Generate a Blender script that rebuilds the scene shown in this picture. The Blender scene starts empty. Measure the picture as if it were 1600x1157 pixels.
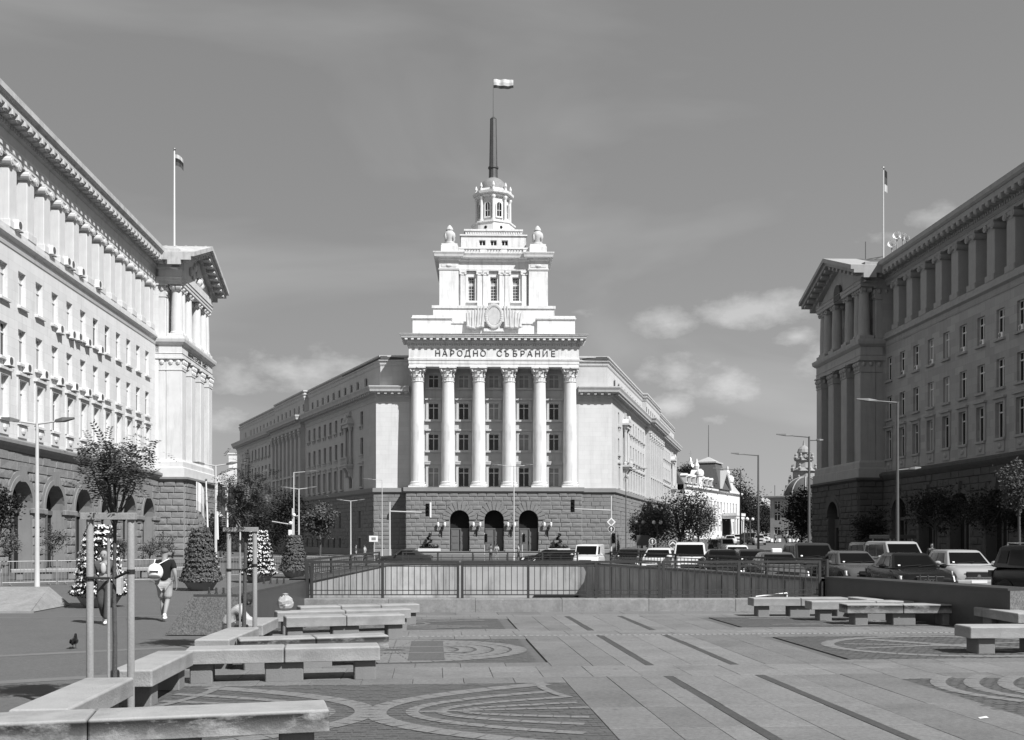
import bpy, bmesh, math, random
from mathutils import Matrix, Vector
from mathutils.geometry import tessellate_polygon
R = math.radians
rnd = random.Random(7)
SC = bpy.context.scene
COL = SC.collection

# ------------------------------------------------------------------ camera, light, exposure
H = 2.0            # eye height
cam = bpy.data.cameras.new('camera'); camo = bpy.data.objects.new('camera', cam); COL.objects.link(camo)
camo.location = (0, 0, H); camo.rotation_euler = (R(90), 0, 0)
cam.sensor_width = 36; cam.lens = 36; cam.shift_y = 0.1634; cam.clip_start = 0.1; cam.clip_end = 6000
SC.camera = camo
SUN_AZ, SUN_EL = 46, 46       # degrees: azimuth right of +X towards the camera, elevation
sun_dir = Vector((math.cos(R(SUN_EL))*math.cos(R(SUN_AZ)), -math.cos(R(SUN_EL))*math.sin(R(SUN_AZ)), math.sin(R(SUN_EL))))
sl = bpy.data.lights.new('sun', 'SUN'); sl.energy = 5.0; sl.angle = R(0.5); sl.color = (1, 1, 1)
so = bpy.data.objects.new('sun', sl); COL.objects.link(so)
so.rotation_euler = sun_dir.to_track_quat('Z', 'Y').to_euler()
SC.view_settings.view_transform = 'Standard'; SC.view_settings.look = 'None'
SC.view_settings.exposure = 0.55; SC.view_settings.gamma = 1.0; SC.view_settings.use_curve_mapping = False
SKY_STRENGTH = 0.10

def build_world():
    w = bpy.data.worlds.new('World'); SC.world = w; w.use_nodes = True
    nt = w.node_tree; N = nt.nodes; L = nt.links; N.clear()
    def nd(t, **k):
        n = N.new(t)
        for a, b in k.items(): setattr(n, a, b)
        return n
    out = nd('ShaderNodeOutputWorld'); bg = nd('ShaderNodeBackground'); bg.inputs[1].default_value = SKY_STRENGTH
    sky = nd('ShaderNodeTexSky'); sky.sky_type = 'NISHITA'; sky.sun_disc = False
    sky.sun_elevation = R(SUN_EL); sky.sun_rotation = -R(90+SUN_AZ); sky.altitude = 550; sky.dust_density = 1.2
    sep = nd('ShaderNodeSeparateColor'); L.new(sky.outputs[0], sep.inputs[0])
    def m(op, a, b=None, clamp=False):
        n = nd('ShaderNodeMath', operation=op); n.use_clamp = clamp
        for i, v in enumerate((a, b)):
            if v is None: continue
            if hasattr(v, 'links'): L.new(v, n.inputs[i])
            else: n.inputs[i].default_value = v
        return n.outputs[0]
    # black-and-white film behind an orange filter: red and green weighted, blue dropped
    grey = m('ADD', m('MULTIPLY', sep.outputs[0], 0.9), m('MULTIPLY', sep.outputs[1], 0.1))
    grey = m('MULTIPLY', m('POWER', grey, 0.35), 1.62)      # the film's soft shoulder over the whole dome
    tc = nd('ShaderNodeTexCoord'); d = tc.outputs['Generated']
    nz = nd('ShaderNodeTexNoise'); nz.inputs['Scale'].default_value = 20; nz.inputs['Detail'].default_value = 7; nz.inputs['Roughness'].default_value = .62
    mp = nd('ShaderNodeMapping'); mp.inputs['Scale'].default_value = (1, 1, 1.9); L.new(d, mp.inputs[0]); L.new(mp.outputs[0], nz.inputs['Vector'])
    n2 = nd('ShaderNodeTexNoise'); n2.inputs['Scale'].default_value = 5; n2.inputs['Detail'].default_value = 6; n2.inputs['Roughness'].default_value = .6
    L.new(mp.outputs[0], n2.inputs['Vector'])
    field = None
    for px, py, rx, rz, s in ((1178,484,100,34,1.35),(1045,508,62,30,1.05),(1245,527,48,20,.9),(1060,578,75,34,1.0),(1135,603,70,30,.85),(1050,636,45,26,1.1),
                              (1112,656,40,14,.7),(470,575,150,38,.95),(385,600,70,36,.9),(352,650,60,28,.7),(1455,342,70,26,1.0),(1368,372,60,26,.85),(905,488,40,14,.5),(1300,560,60,40,.8)):
        c = Vector(((px-800)/1600, 1, (840-py)/1600)); l = c.length; c.normalize()
        s1 = nd('ShaderNodeVectorMath', operation='SUBTRACT'); L.new(d, s1.inputs[0]); s1.inputs[1].default_value = c
        s2 = nd('ShaderNodeVectorMath', operation='MULTIPLY'); L.new(s1.outputs[0], s2.inputs[0]); s2.inputs[1].default_value = (1600*l/(rx*1.2), 5, 1600*l/(rz*1.15))
        s3 = nd('ShaderNodeVectorMath', operation='LENGTH'); L.new(s2.outputs[0], s3.inputs[0])
        g = m('MULTIPLY', m('SUBTRACT', 1.0, s3.outputs['Value'], True), s)
        field = g if field is None else m('MAXIMUM', field, g)
    # the same low broken cumulus goes on round the rest of the horizon
    sx = nd('ShaderNodeSeparateXYZ'); L.new(d, sx.inputs[0])
    band = m('SUBTRACT', 1.0, m('MULTIPLY', m('ABSOLUTE', m('SUBTRACT', sx.outputs[2], 0.13)), 9.0), True)
    side = m('SUBTRACT', 0.82, sx.outputs[1], True)
    band = m('MULTIPLY', m('MULTIPLY', band, m('MINIMUM', m('MULTIPLY', side, 6.0), 1.0)), m('MULTIPLY', m('SUBTRACT', n2.outputs[0], .42, True), 5.0))
    field = m('MAXIMUM', field, band)
    mask = m('MULTIPLY', m('SUBTRACT', m('ADD', m('MULTIPLY', field, 1.15), m('MULTIPLY', m('SUBTRACT', nz.outputs[0], .5), 2.4)), .36), 1.15, True)
    mask = m('MULTIPLY', mask, m('MINIMUM', m('MULTIPLY', field, 4.0), 1.0))
    # thin high veils over the whole dome
    n3 = nd('ShaderNodeTexNoise'); n3.inputs['Scale'].default_value = 2.2; n3.inputs['Detail'].default_value = 5; n3.inputs['Distortion'].default_value = .6
    mp3 = nd('ShaderNodeMapping'); mp3.inputs['Scale'].default_value = (1, 1, 3.0); mp3.inputs['Rotation'].default_value = (0, R(18), 0); L.new(d, mp3.inputs[0]); L.new(mp3.outputs[0], n3.inputs['Vector'])
    veil = m('MULTIPLY', m('SUBTRACT', n3.outputs[0], .5, True), 1.6)
    cl = m('MULTIPLY', grey, m('ADD', 1.0, m('ADD', m('MULTIPLY', mask, 0.72), veil)))
    L.new(cl, bg.inputs[0]); L.new(bg.outputs[0], out.inputs[0])
build_world()

# ------------------------------------------------------------------ materials (all neutral grey: the photograph is black and white)
MATS = {}
def mat(name, base, rough=.8, var=.12, scale=3.0, bump=.0, bscale=40, fine=.0, metal=0, brick=None, stain=0.0, stain_scale=.9, spec=.3, streak=0.0, stretch=(1,1,1), objrand=0, grime=None, world=False, speck=0):
    if name in MATS: return MATS[name]
    m = bpy.data.materials.new(name); m.use_nodes = True; nt = m.node_tree; N = nt.nodes; L = nt.links
    b = N['Principled BSDF']; b.inputs['Roughness'].default_value = rough; b.inputs['Metallic'].default_value = metal
    b.inputs['Specular IOR Level'].default_value = spec
    tc = N.new('ShaderNodeTexCoord')
    src = tc.outputs['Object']
    if world: src = N.new('ShaderNodeNewGeometry').outputs['Position']      # so that alike pieces do not repeat one pattern
    def math_(op, a, c, clamp=False):
        n = N.new('ShaderNodeMath'); n.operation = op; n.use_clamp = clamp
        for i, v in enumerate((a, c)):
            if hasattr(v, 'links'): L.new(v, n.inputs[i])
            else: n.inputs[i].default_value = v
        return n.outputs[0]
    def noise(s, det=5, rg=.6, sc=(1,1,1)):
        n = N.new('ShaderNodeTexNoise'); n.inputs['Scale'].default_value = s; n.inputs['Detail'].default_value = det; n.inputs['Roughness'].default_value = rg
        mp = N.new('ShaderNodeMapping'); mp.inputs['Scale'].default_value = sc
        L.new(src, mp.inputs[0]); L.new(mp.outputs[0], n.inputs['Vector'])
        return n.outputs[0]
    f = math_('ADD', 1.0, math_('MULTIPLY', math_('SUBTRACT', noise(scale, sc=stretch), .5), var*4))
    if fine: f = math_('MULTIPLY', f, math_('ADD', 1.0, math_('MULTIPLY', math_('SUBTRACT', noise(bscale, 3, .7), .5), fine*4)))
    if streak:   # rain streaks: noise drawn out vertically
        f = math_('MULTIPLY', f, math_('SUBTRACT', 1.0, math_('MULTIPLY', math_('MULTIPLY', math_('SUBTRACT', noise(2.2, 5, .65, (1, 1, .12)), .5, True), 4.0, True), streak)))
    if stain:
        f = math_('MULTIPLY', f, math_('SUBTRACT', 1.0, math_('MULTIPLY', math_('MULTIPLY', math_('SUBTRACT', noise(stain_scale, 6, .65), .5, True), 6.0, True), stain)))
    if speck:    # grit, gum and worn patches
        f = math_('MULTIPLY', f, math_('ADD', 1.0-speck*.5, math_('MULTIPLY', math_('SUBTRACT', noise(16, 8, .8), .38, True), speck*4)))
        f = math_('MULTIPLY', f, math_('SUBTRACT', 1.0, math_('MULTIPLY', math_('SUBTRACT', noise(5.5, 3, .5), .64, True), speck*6, True)))
    if objrand:
        oi = N.new('ShaderNodeObjectInfo'); f = math_('MULTIPLY', f, math_('ADD', 1.0-objrand, math_('MULTIPLY', oi.outputs['Random'], objrand*2)))
    if grime:    # dark hand-and-foot grime blotches on the upright faces, below height grime[0]
        sg = N.new('ShaderNodeSeparateXYZ'); L.new(tc.outputs['Object'], sg.inputs[0])
        lowm = math_('MULTIPLY', math_('SUBTRACT', grime[0], sg.outputs[2]), 40, True)
        upm = math_('ADD', .35, math_('MULTIPLY', math_('SUBTRACT', sg.outputs[2], grime[0]-.2), 4.0, True), True)
        bl = math_('MULTIPLY', math_('SUBTRACT', noise(1.7, 7, .68, (1,1,2.6)), .34, True), 6.5, True)
        f = math_('MULTIPLY', f, math_('SUBTRACT', 1.0, math_('MULTIPLY', math_('MULTIPLY', lowm, math_('MULTIPLY', bl, upm)), grime[1])))
    hgt = None
    if brick:
        bw, bh, tone, joint = brick
        sp = N.new('ShaderNodeSeparateXYZ'); L.new(tc.outputs['Object'], sp.inputs[0])
        cb = N.new('ShaderNodeCombineXYZ'); L.new(math_('ADD', sp.outputs[0], sp.outputs[1]), cb.inputs[0]); L.new(sp.outputs[2], cb.inputs[1])
        bt = N.new('ShaderNodeTexBrick'); L.new(cb.outputs[0], bt.inputs['Vector'])
        bt.inputs['Scale'].default_value = 1; bt.inputs['Brick Width'].default_value = bw; bt.inputs['Row Height'].default_value = bh
        bt.inputs['Mortar Size'].default_value = .012; bt.inputs['Mortar Smooth'].default_value = .1; bt.inputs['Bias'].default_value = 0
        bt.inputs['Color1'].default_value = (1-tone,)*3+(1,); bt.inputs['Color2'].default_value = (1+tone,)*3+(1,); bt.inputs['Mortar'].default_value = (1-joint,)*3+(1,)
        rb = N.new('ShaderNodeSeparateColor'); L.new(bt.outputs[0], rb.inputs[0])
        f = math_('MULTIPLY', f, rb.outputs[0]); hgt = bt.outputs['Fac']
    val = math_('MULTIPLY', f, base)
    cbn = N.new('ShaderNodeCombineColor')
    for i in range(3): L.new(val, cbn.inputs[i])
    L.new(cbn.outputs[0], b.inputs['Base Color'])
    if bump:
        bn = N.new('ShaderNodeBump'); bn.inputs['Strength'].default_value = bump; bn.inputs['Distance'].default_value = .02
        L.new(noise(bscale, 6, .65), bn.inputs['Height']); L.new(bn.outputs[0], b.inputs['Normal'])
    MATS[name] = m
    return m

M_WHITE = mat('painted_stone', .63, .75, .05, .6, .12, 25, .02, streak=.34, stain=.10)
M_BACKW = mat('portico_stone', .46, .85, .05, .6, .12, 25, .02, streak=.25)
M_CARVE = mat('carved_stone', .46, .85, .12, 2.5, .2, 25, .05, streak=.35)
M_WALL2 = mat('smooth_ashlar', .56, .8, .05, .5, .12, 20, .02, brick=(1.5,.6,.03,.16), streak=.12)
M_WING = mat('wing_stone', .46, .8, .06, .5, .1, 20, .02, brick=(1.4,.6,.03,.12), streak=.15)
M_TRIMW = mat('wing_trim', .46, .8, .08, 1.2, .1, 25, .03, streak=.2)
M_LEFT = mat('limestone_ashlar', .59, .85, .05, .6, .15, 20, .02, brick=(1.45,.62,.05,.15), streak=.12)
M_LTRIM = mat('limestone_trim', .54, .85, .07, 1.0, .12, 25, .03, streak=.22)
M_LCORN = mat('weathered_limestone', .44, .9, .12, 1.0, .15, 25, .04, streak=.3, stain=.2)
M_RIGHT = mat('painted_shade_ashlar', .30, .85, .05, .6, .15, 20, .02, brick=(1.45,.62,.13,.12), streak=.12)  # same stone as M_LEFT, the front's shade put into a darker colour
M_RTRIM = mat('painted_shade_trim', .30, .85, .08, 1.0, .12, 25, .03, streak=.2)  # M_LTRIM stone darkened: shade of the right front painted in
M_RUST = mat('rough_granite', .18, .95, .16, 1.6, .9, 9, .12)
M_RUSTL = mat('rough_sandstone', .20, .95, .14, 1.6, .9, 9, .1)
M_RUSTR = mat('painted_shade_sandstone', .075, .95, .14, 1.6, .9, 9, .1)  # shaded copy of M_RUSTL: the base's shade is in the colour
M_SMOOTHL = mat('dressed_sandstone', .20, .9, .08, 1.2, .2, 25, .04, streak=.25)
M_SMOOTHR = mat('painted_shade_dressed_stone', .08, .9, .08, 1.2, .2, 25, .04, streak=.25)  # shaded copy of M_SMOOTHL, darkened to paint in the shade
M_SMOOTHC = mat('dressed_granite', .22, .9, .08, 1.2, .2, 25, .04)
M_JOINT = mat('dark_joint', .07, .95, .1, 4)  # dark tone of the court wall's panel joints
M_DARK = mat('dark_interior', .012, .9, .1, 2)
M_GLASS = mat('window_glass', .010, .06, .4, .6, spec=.45)
M_CGLASS = mat('car_glass', .004, .07, .2, 2, spec=.16)
M_CURT = mat('curtained_glass', .24, .25, .25, .9, spec=.5)
M_CURTW = mat('pale_blind_glass', .42, .3, .15, .9, spec=.5)
M_FRAME = mat('white_frame', .62, .5, .06, 4)
M_FRAMED = mat('brown_frame', .12, .5, .1, 4)
M_SPIRE = mat('spire_metal', .055, .45, .3, 2.0, .2, 20, .1, spec=.5)
M_DOME = mat('dome_copper', .2, .6, .2, 2, .1, 20, .05)
M_LETTER = mat('bronze_letter', .04, .5, .1, 4)
M_ROOF = mat('roof_tile', .36, .8, .1, 3, .3, 12, .05)
M_ROOFD = mat('roof_dark', .08, .8, .15, 3, .3, 12, .05)
M_ASPH = mat('asphalt', .095, .92, .10, .7, .5, 70, .10, stain=.12, speck=.3)
M_SQUARE = mat('square_asphalt', .100, .9, .11, .35, .4, 45, .11, stain=.16, stain_scale=.35, speck=.3)
M_GROUND = mat('ground_dark', .10, .95, .15, 2, .3, 50)
M_SIDEW = mat('pavement_stone', .13, .9, .12, .8, .3, 40, .06)
M_SLAB = mat('paving_slab_grey', .146, .85, .10, 1.1, .45, 75, .16, stain=.16, objrand=.09, world=True, speck=.42)
M_SLABL = mat('paving_slab_light', .166, .8, .09, 1.2, .3, 75, .11, stain=.16, objrand=.07, world=True, speck=.42)
M_STUD = mat('tactile_stud', .22, .85, .1, 4)
M_BAND = mat('paving_band_dark', .060, .8, .12, 2, .3, 60, .08, world=True, speck=.42)
M_PANEL = mat('mosaic_dark', .092, .9, .10, 2.5, .5, 80, .12, world=True, speck=.42)
M_STRIP = mat('mosaic_light', .165, .85, .08, 2.0, .4, 70, .08, world=True, speck=.42)
M_CONC = mat('bench_concrete', .29, .85, .10, 2.2, .45, 45, .07, stain=.2, objrand=.07, grime=(.462,.22))
M_CONCD = mat('stained_concrete', .29, .9, .12, 3.5, .5, 50, .07, stain=.25, stain_scale=1.6, grime=(.462,.92))
M_LEG = mat('leg_concrete', .17, .9, .1, 3, .4, 60, .07)
M_WALLC = mat('pit_concrete', .33, .9, .12, 1.2, .3, 30, .05, streak=.6, stain=.3, stain_scale=.5)
M_CURB = mat('kerb_concrete', .22, .9, .16, 3.0, .4, 50, .09, streak=.2, speck=.3)
M_GRAN = mat('speckled_granite', .13, .7, .1, 6, .2, 34, .75)
M_POLISH = mat('polished_granite', .055, .35, .12, 3, .1, 60, .08, spec=.4)
M_RAIL = mat('railing_iron', .035, .5, .2, 6, spec=.4)
M_GALV = mat('galvanised_steel', .28, .5, .15, 6, metal=.3)
M_POLE = mat('pole_paint', .46, .45, .08, 4)
M_POLED = mat('pole_grey', .10, .5, .1, 4)
M_WOOD = mat('weathered_timber', .23, .85, .18, 2.5, .3, 40, .1, stretch=(6,6,.6))
M_BARK = mat('bark', .07, .95, .25, 7, .8, 30, .1, stretch=(3,3,.7))
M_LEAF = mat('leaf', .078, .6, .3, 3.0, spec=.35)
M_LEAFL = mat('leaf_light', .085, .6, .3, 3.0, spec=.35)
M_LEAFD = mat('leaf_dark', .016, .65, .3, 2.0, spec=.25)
M_BLOOM = mat('white_petal', .62, .7, .1, 5)
M_RUBBER = mat('rubber', .02, .8, .1, 5)
M_BLACK = mat('black_plastic', .015, .5, .1, 5)
M_WHITEP = mat('white_paint', .72, .4, .04, 4, spec=.5)
M_CHROME = mat('chrome', .6, .15, .05, 4, metal=1)
M_LAMP = mat('lamp_lens', .75, .08, .05, 3, spec=.8)
M_SKIN = mat('skin', .26, .6, .06, 9)
M_HAIR = mat('hair', .02, .7, .2, 12)
M_TSHIRT = mat('black_cotton', .012, .9, .2, 12)
M_SHORTS = mat('pale_cotton', .34, .9, .12, 9, .3, 20)
M_WSHIRT = mat('white_cotton', .38, .9, .08, 9, .3, 20)
M_DENIM = mat('dark_denim', .06, .9, .15, 9, .3, 25)
M_JACKET = mat('grey_jacket', .07, .9, .15, 9, .3, 25)
M_BAG = mat('plastic_bag', .30, .45, .15, 9, .6, 14, spec=.5)
M_SKINL = mat('weathered_bronze', .03, .6, .2, 6)
def paint(v, name): return mat(name, v, .22, .04, 2, spec=.32)
M_CARD = paint(.007, 'car_black'); M_CARG = paint(.075, 'car_grey'); M_CARS = paint(.30, 'car_silver'); M_CARW = paint(.50, 'car_white'); M_CARN = paint(.028, 'car_charcoal')

# ------------------------------------------------------------------ builders
class MB:
    def __init__(s): s.v = []; s.f = []; s.m = []; s.cur = 0
    def add(s, vs, fs):
        o = len(s.v); s.v += [tuple(p) for p in vs]
        for f in fs: s.f.append(tuple(i+o for i in f)); s.m.append(s.cur)
        return s
    def box(s, x0, x1, y0, y1, z0, z1):
        if x1 < x0: x0, x1 = x1, x0
        if y1 < y0: y0, y1 = y1, y0
        if z1 < z0: z0, z1 = z1, z0
        return s.add([(x0,y0,z0),(x1,y0,z0),(x1,y1,z0),(x0,y1,z0),(x0,y0,z1),(x1,y0,z1),(x1,y1,z1),(x0,y1,z1)],
                     [(0,3,2,1),(4,5,6,7),(0,1,5,4),(1,2,6,5),(2,3,7,6),(3,0,4,7)])
    def cbox(s, x0, x1, y0, y1, z0, z1, c):   # chamfered on the four vertical-front edges and top
        if x1 < x0: x0, x1 = x1, x0
        s.add([(x0,y0+c,z0),(x0+c,y0,z0),(x1-c,y0,z0),(x1,y0+c,z0),(x1,y1,z0),(x0,y1,z0),
               (x0,y0+c,z1-c),(x0+c,y0,z1-c),(x1-c,y0,z1-c),(x1,y0+c,z1-c),(x1,y1,z1-c),(x0,y1,z1-c),
               (x0+c,y0+c,z1),(x1-c,y0+c,z1),(x1-c,y1-c,z1),(x0+c,y1-c,z1)],
              [(5,4,3,2,1,0),(0,1,7,6),(1,2,8,7),(2,3,9,8),(3,4,10,9),(4,5,11,10),(5,0,6,11),
               (6,7,12),(7,8,13,12),(8,9,13),(9,10,14,13),(10,11,15,14),(11,6,12,15),(12,13,14,15)])
        return s
    def poly_prism(s, pts, z0, z1):
        n = len(pts); vs = [(x,y,z0) for x,y in pts]+[(x,y,z1) for x,y in pts]
        fs = [tuple(range(n-1,-1,-1)), tuple(range(n,2*n))]+[(i,(i+1)%n,n+(i+1)%n,n+i) for i in range(n)]
        return s.add(vs, fs)
    def xz_prism(s, pts, y0, y1):            # outline in x,z pulled along y
        n = len(pts); vs = [(x,y0,z) for x,z in pts]+[(x,y1,z) for x,z in pts]
        fs = [tuple(range(n)), tuple(range(2*n-1,n-1,-1))]+[(i,n+i,n+(i+1)%n,(i+1)%n) for i in range(n)]
        return s.add(vs, fs)
    def lathe(s, prof, seg=16, cx=0, cy=0, rot=0, cap=True):
        vs = []; n = len(prof)
        for r, z in prof:
            for k in range(seg):
                a = 2*math.pi*k/seg+rot; vs.append((cx+r*math.cos(a), cy+r*math.sin(a), z))
        fs = [(i*seg+k, i*seg+(k+1)%seg, (i+1)*seg+(k+1)%seg, (i+1)*seg+k) for i in range(n-1) for k in range(seg)]
        if cap: fs += [tuple(range(seg-1,-1,-1)), tuple(range((n-1)*seg, n*seg))]
        return s.add(vs, fs)
    def tube(s, p, q, r0, r1=None, seg=8, cap=True):
        r1 = r0 if r1 is None else r1; p = Vector(p); q = Vector(q); d = (q-p)
        if d.length < 1e-6: return s
        d.normalize(); a = d.orthogonal().normalized(); b = d.cross(a); vs = []
        for c, r in ((p, r0), (q, r1)):
            for k in range(seg):
                t = 2*math.pi*k/seg; vs.append(c+a*(r*math.cos(t))+b*(r*math.sin(t)))
        fs = [(k,(k+1)%seg,seg+(k+1)%seg,seg+k) for k in range(seg)]
        if cap: fs += [tuple(range(seg-1,-1,-1)), tuple(range(seg,2*seg))]
        return s.add(vs, fs)
    def ball(s, c, rx, ry=None, rz=None, seg=10, rings=6):
        ry = rx if ry is None else ry; rz = rx if rz is None else rz; vs = [(c[0],c[1],c[2]-rz)]
        for i in range(1, rings):
            t = -math.pi/2+math.pi*i/rings
            for k in range(seg):
                a = 2*math.pi*k/seg; vs.append((c[0]+rx*math.cos(t)*math.cos(a), c[1]+ry*math.cos(t)*math.sin(a), c[2]+rz*math.sin(t)))
        vs.append((c[0],c[1],c[2]+rz)); n = len(vs)-1; fs = [(0,1+(k+1)%seg,1+k) for k in range(seg)]
        for i in range(rings-2):
            for k in range(seg): fs.append((1+i*seg+k,1+i*seg+(k+1)%seg,1+(i+1)*seg+(k+1)%seg,1+(i+1)*seg+k))
        fs += [(1+(rings-2)*seg+k,1+(rings-2)*seg+(k+1)%seg,n) for k in range(seg)]
        return s.add(vs, fs)
    def sweep(s, path, prof, cap=True):
        """profile (out, z) swept along a plan path; outward is to the right of the direction of travel; mitred corners"""
        n = len(path); P = [Vector(p) for p in path]; offs = []
        for i in range(n):
            d0 = (P[i]-P[i-1]).normalized() if i else None; d1 = (P[i+1]-P[i]).normalized() if i < n-1 else None
            n0 = Vector((d0.y,-d0.x)) if d0 else None; n1 = Vector((d1.y,-d1.x)) if d1 else None
            if n0 is None: o = n1
            elif n1 is None: o = n0
            else:
                b = n0+n1; o = b/max(.2, b.dot(n0)) if b.length > 1e-4 else n0
            offs.append(o)
        k = len(prof); vs = []
        for i in range(n):
            for o, z in prof: q = P[i]+offs[i]*o; vs.append((q.x,q.y,z))
        fs = []
        for i in range(n-1):
            for j in range(k):
                j2 = (j+1) % k; fs.append((i*k+j, (i+1)*k+j, (i+1)*k+j2, i*k+j2))
        if cap: fs += [tuple(range(k)), tuple(range(n*k-1, (n-1)*k-1, -1))]
        return s.add(vs, fs)
    def mesh(s, name, mats, smooth=False):
        me = bpy.data.meshes.new(name); me.from_pydata(s.v, [], s.f)
        mats = mats if isinstance(mats, (list, tuple)) else [mats]
        for m in mats: me.materials.append(m)
        if len(mats) > 1: me.polygons.foreach_set('material_index', s.m)
        bm = bmesh.new(); bm.from_mesh(me)
        if len(s.f) < 60000: bmesh.ops.recalc_face_normals(bm, faces=bm.faces)
        bm.to_mesh(me); bm.free()
        if smooth:
            me.polygons.foreach_set('use_smooth', [True]*len(me.polygons))
            try: me.set_sharp_from_angle(angle=R(smooth if smooth is not True else 40))
            except Exception: pass
        me.update(); return me
    def build(s, name, mats, parent=None, loc=(0,0,0), rot=0, smooth=False):
        return inst(name, s.mesh(name, mats, smooth), parent, loc, rot)

def inst(name, me, parent=None, loc=(0,0,0), rot=0, scale=(1,1,1)):
    o = bpy.data.objects.new(name, me); COL.objects.link(o); o.parent = parent
    o.location = loc; o.rotation_euler = (0,0,rot) if not isinstance(rot, (tuple, list)) else rot; o.scale = scale
    return o
def tag(o, label=None, cat=None, group=None, kind=None):
    if label: o['label'] = label
    if cat: o['category'] = cat
    if group: o['group'] = group
    if kind: o['kind'] = kind
    return o
def thing(name, label, cat, loc=(0,0,0), rot=0, group=None):
    o = bpy.data.objects.new(name, None); COL.objects.link(o); o.location = loc; o.rotation_euler = (0,0,rot); o.empty_display_size = .3
    return tag(o, label, cat, group)
def copy_tree(o, parent=None):
    c = o.copy(); COL.objects.link(c); c.parent = parent
    for ch in list(o.children): copy_tree(ch, c)
    return c
def ss(a, b, x):
    t = min(1, max(0, (x-a)/(b-a))); return t*t*(3-2*t)
def lerp_tab(tab, x):
    if x <= tab[0][0]: return tab[0][1]
    for (a, p), (b, q) in zip(tab, tab[1:]):
        if x <= b: return p+(q-p)*(x-a)/(b-a)
    return tab[-1][1]
RISE = [(100,0),(112,.1),(150,1.35),(200,1.85),(300,2.4),(500,3.0),(1500,4)]
def gz(x, y):                       # the square dips towards the parliament; the street on the right climbs away
    return -.45*ss(50,80,y) + lerp_tab(RISE, y)*ss(4,16,x-.18*max(0,y-130))
def gp(px, py): y = H*1600/(py-840); return ((px-800)/1600*y, y)

def holed_wall(mb, u0, u1, z0, z1, holes, y=0, depth=.3):
    us = sorted({u0,u1}|{h[0] for h in holes}|{h[1] for h in holes}); zs = sorted({z0,z1}|{h[2] for h in holes}|{h[3] for h in holes})
    us = [u for u in us if u0 <= u <= u1]; zs = [z for z in zs if z0 <= z <= z1]
    idx = {}
    def vid(i, j):
        if (i,j) not in idx: idx[(i,j)] = len(mb.v); mb.v.append((us[i], y, zs[j]))
        return idx[(i,j)]
    for i in range(len(us)-1):
        uc = (us[i]+us[i+1])/2; hh = [h for h in holes if h[0] < uc < h[1]]
        for j in range(len(zs)-1):
            zc = (zs[j]+zs[j+1])/2
            if any(h[2] < zc < h[3] for h in hh): continue
            mb.f.append((vid(i,j),vid(i+1,j),vid(i+1,j+1),vid(i,j+1))); mb.m.append(mb.cur)
    for a, b, c, d in holes:
        mb.add([(a,y,c),(b,y,c),(b,y,d),(a,y,d),(a,y+depth,c),(b,y+depth,c),(b,y+depth,d),(a,y+depth,d)], [(0,4,5,1),(1,5,6,2),(2,6,7,3),(3,7,4,0)])
def arch_pts(uc, w, zs, n=12): return [(uc+w/2*math.cos(math.pi*k/n), zs+w/2*math.sin(math.pi*k/n)) for k in range(n+1)]   # right to left
def arch_wall(mb, u0, u1, z0, z1, arches, y=0, depth=.6, zbot=None):
    """flat wall with round-headed openings and their jambs; arches = (centre, width, spring height)"""
    zb = z0 if zbot is None else zbot; x = u0
    def q(a, b, c, d):
        mb.add([(a,y,c),(b,y,c),(b,y,d),(a,y,d)], [(0,1,2,3)])
    for uc, w, zs in sorted(arches):
        l, r = uc-w/2, uc+w/2; q(x, l, z0, z1)
        p = arch_pts(uc, w, zs)
        for (a, za), (b, zb2) in zip(p, p[1:]):
            mb.add([(b,y,zb2),(a,y,za),(a,y,z1),(b,y,z1)], [(0,1,2,3)])
            mb.add([(b,y,zb2),(a,y,za),(a,y+depth,za),(b,y+depth,zb2)], [(0,3,2,1)])
        if zb > z0: q(l, r, z0, zb)
        mb.add([(l,y,zb),(l,y+depth,zb),(l,y+depth,zs),(l,y,zs),(r,y,zb),(r,y+depth,zb),(r,y+depth,zs),(r,y,zs)], [(0,1,2,3),(4,7,6,5)])
        x = r
    q(x, u1, z0, z1)
def arch_fill(mb, uc, w, zs, z0, y):
    p = arch_pts(uc, w, zs); vs = [(uc-w/2,y,z0),(uc+w/2,y,z0)]+[(a,y,b) for a,b in p]; mb.add(vs, [tuple(range(len(vs)))])
def arch_ring(mb, uc, zs, r0, r1, y0, y1, n=16):
    vs = []
    for k in range(n+1):
        a = math.pi*k/n
        for r in (r0, r1):
            for y in (y0, y1): vs.append((uc+r*math.cos(a), y, zs+r*math.sin(a)))
    fs = []
    for k in range(n):
        b = 4*k; c = b+4
        fs += [(b,c,c+2,b+2),(b+1,b+3,c+3,c+1),(b+2,c+2,c+3,b+3),(b,b+1,c+1,c)]
    fs += [(0,2,3,1),(4*n,4*n+1,4*n+3,4*n+2)]
    mb.add(vs, fs)

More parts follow.
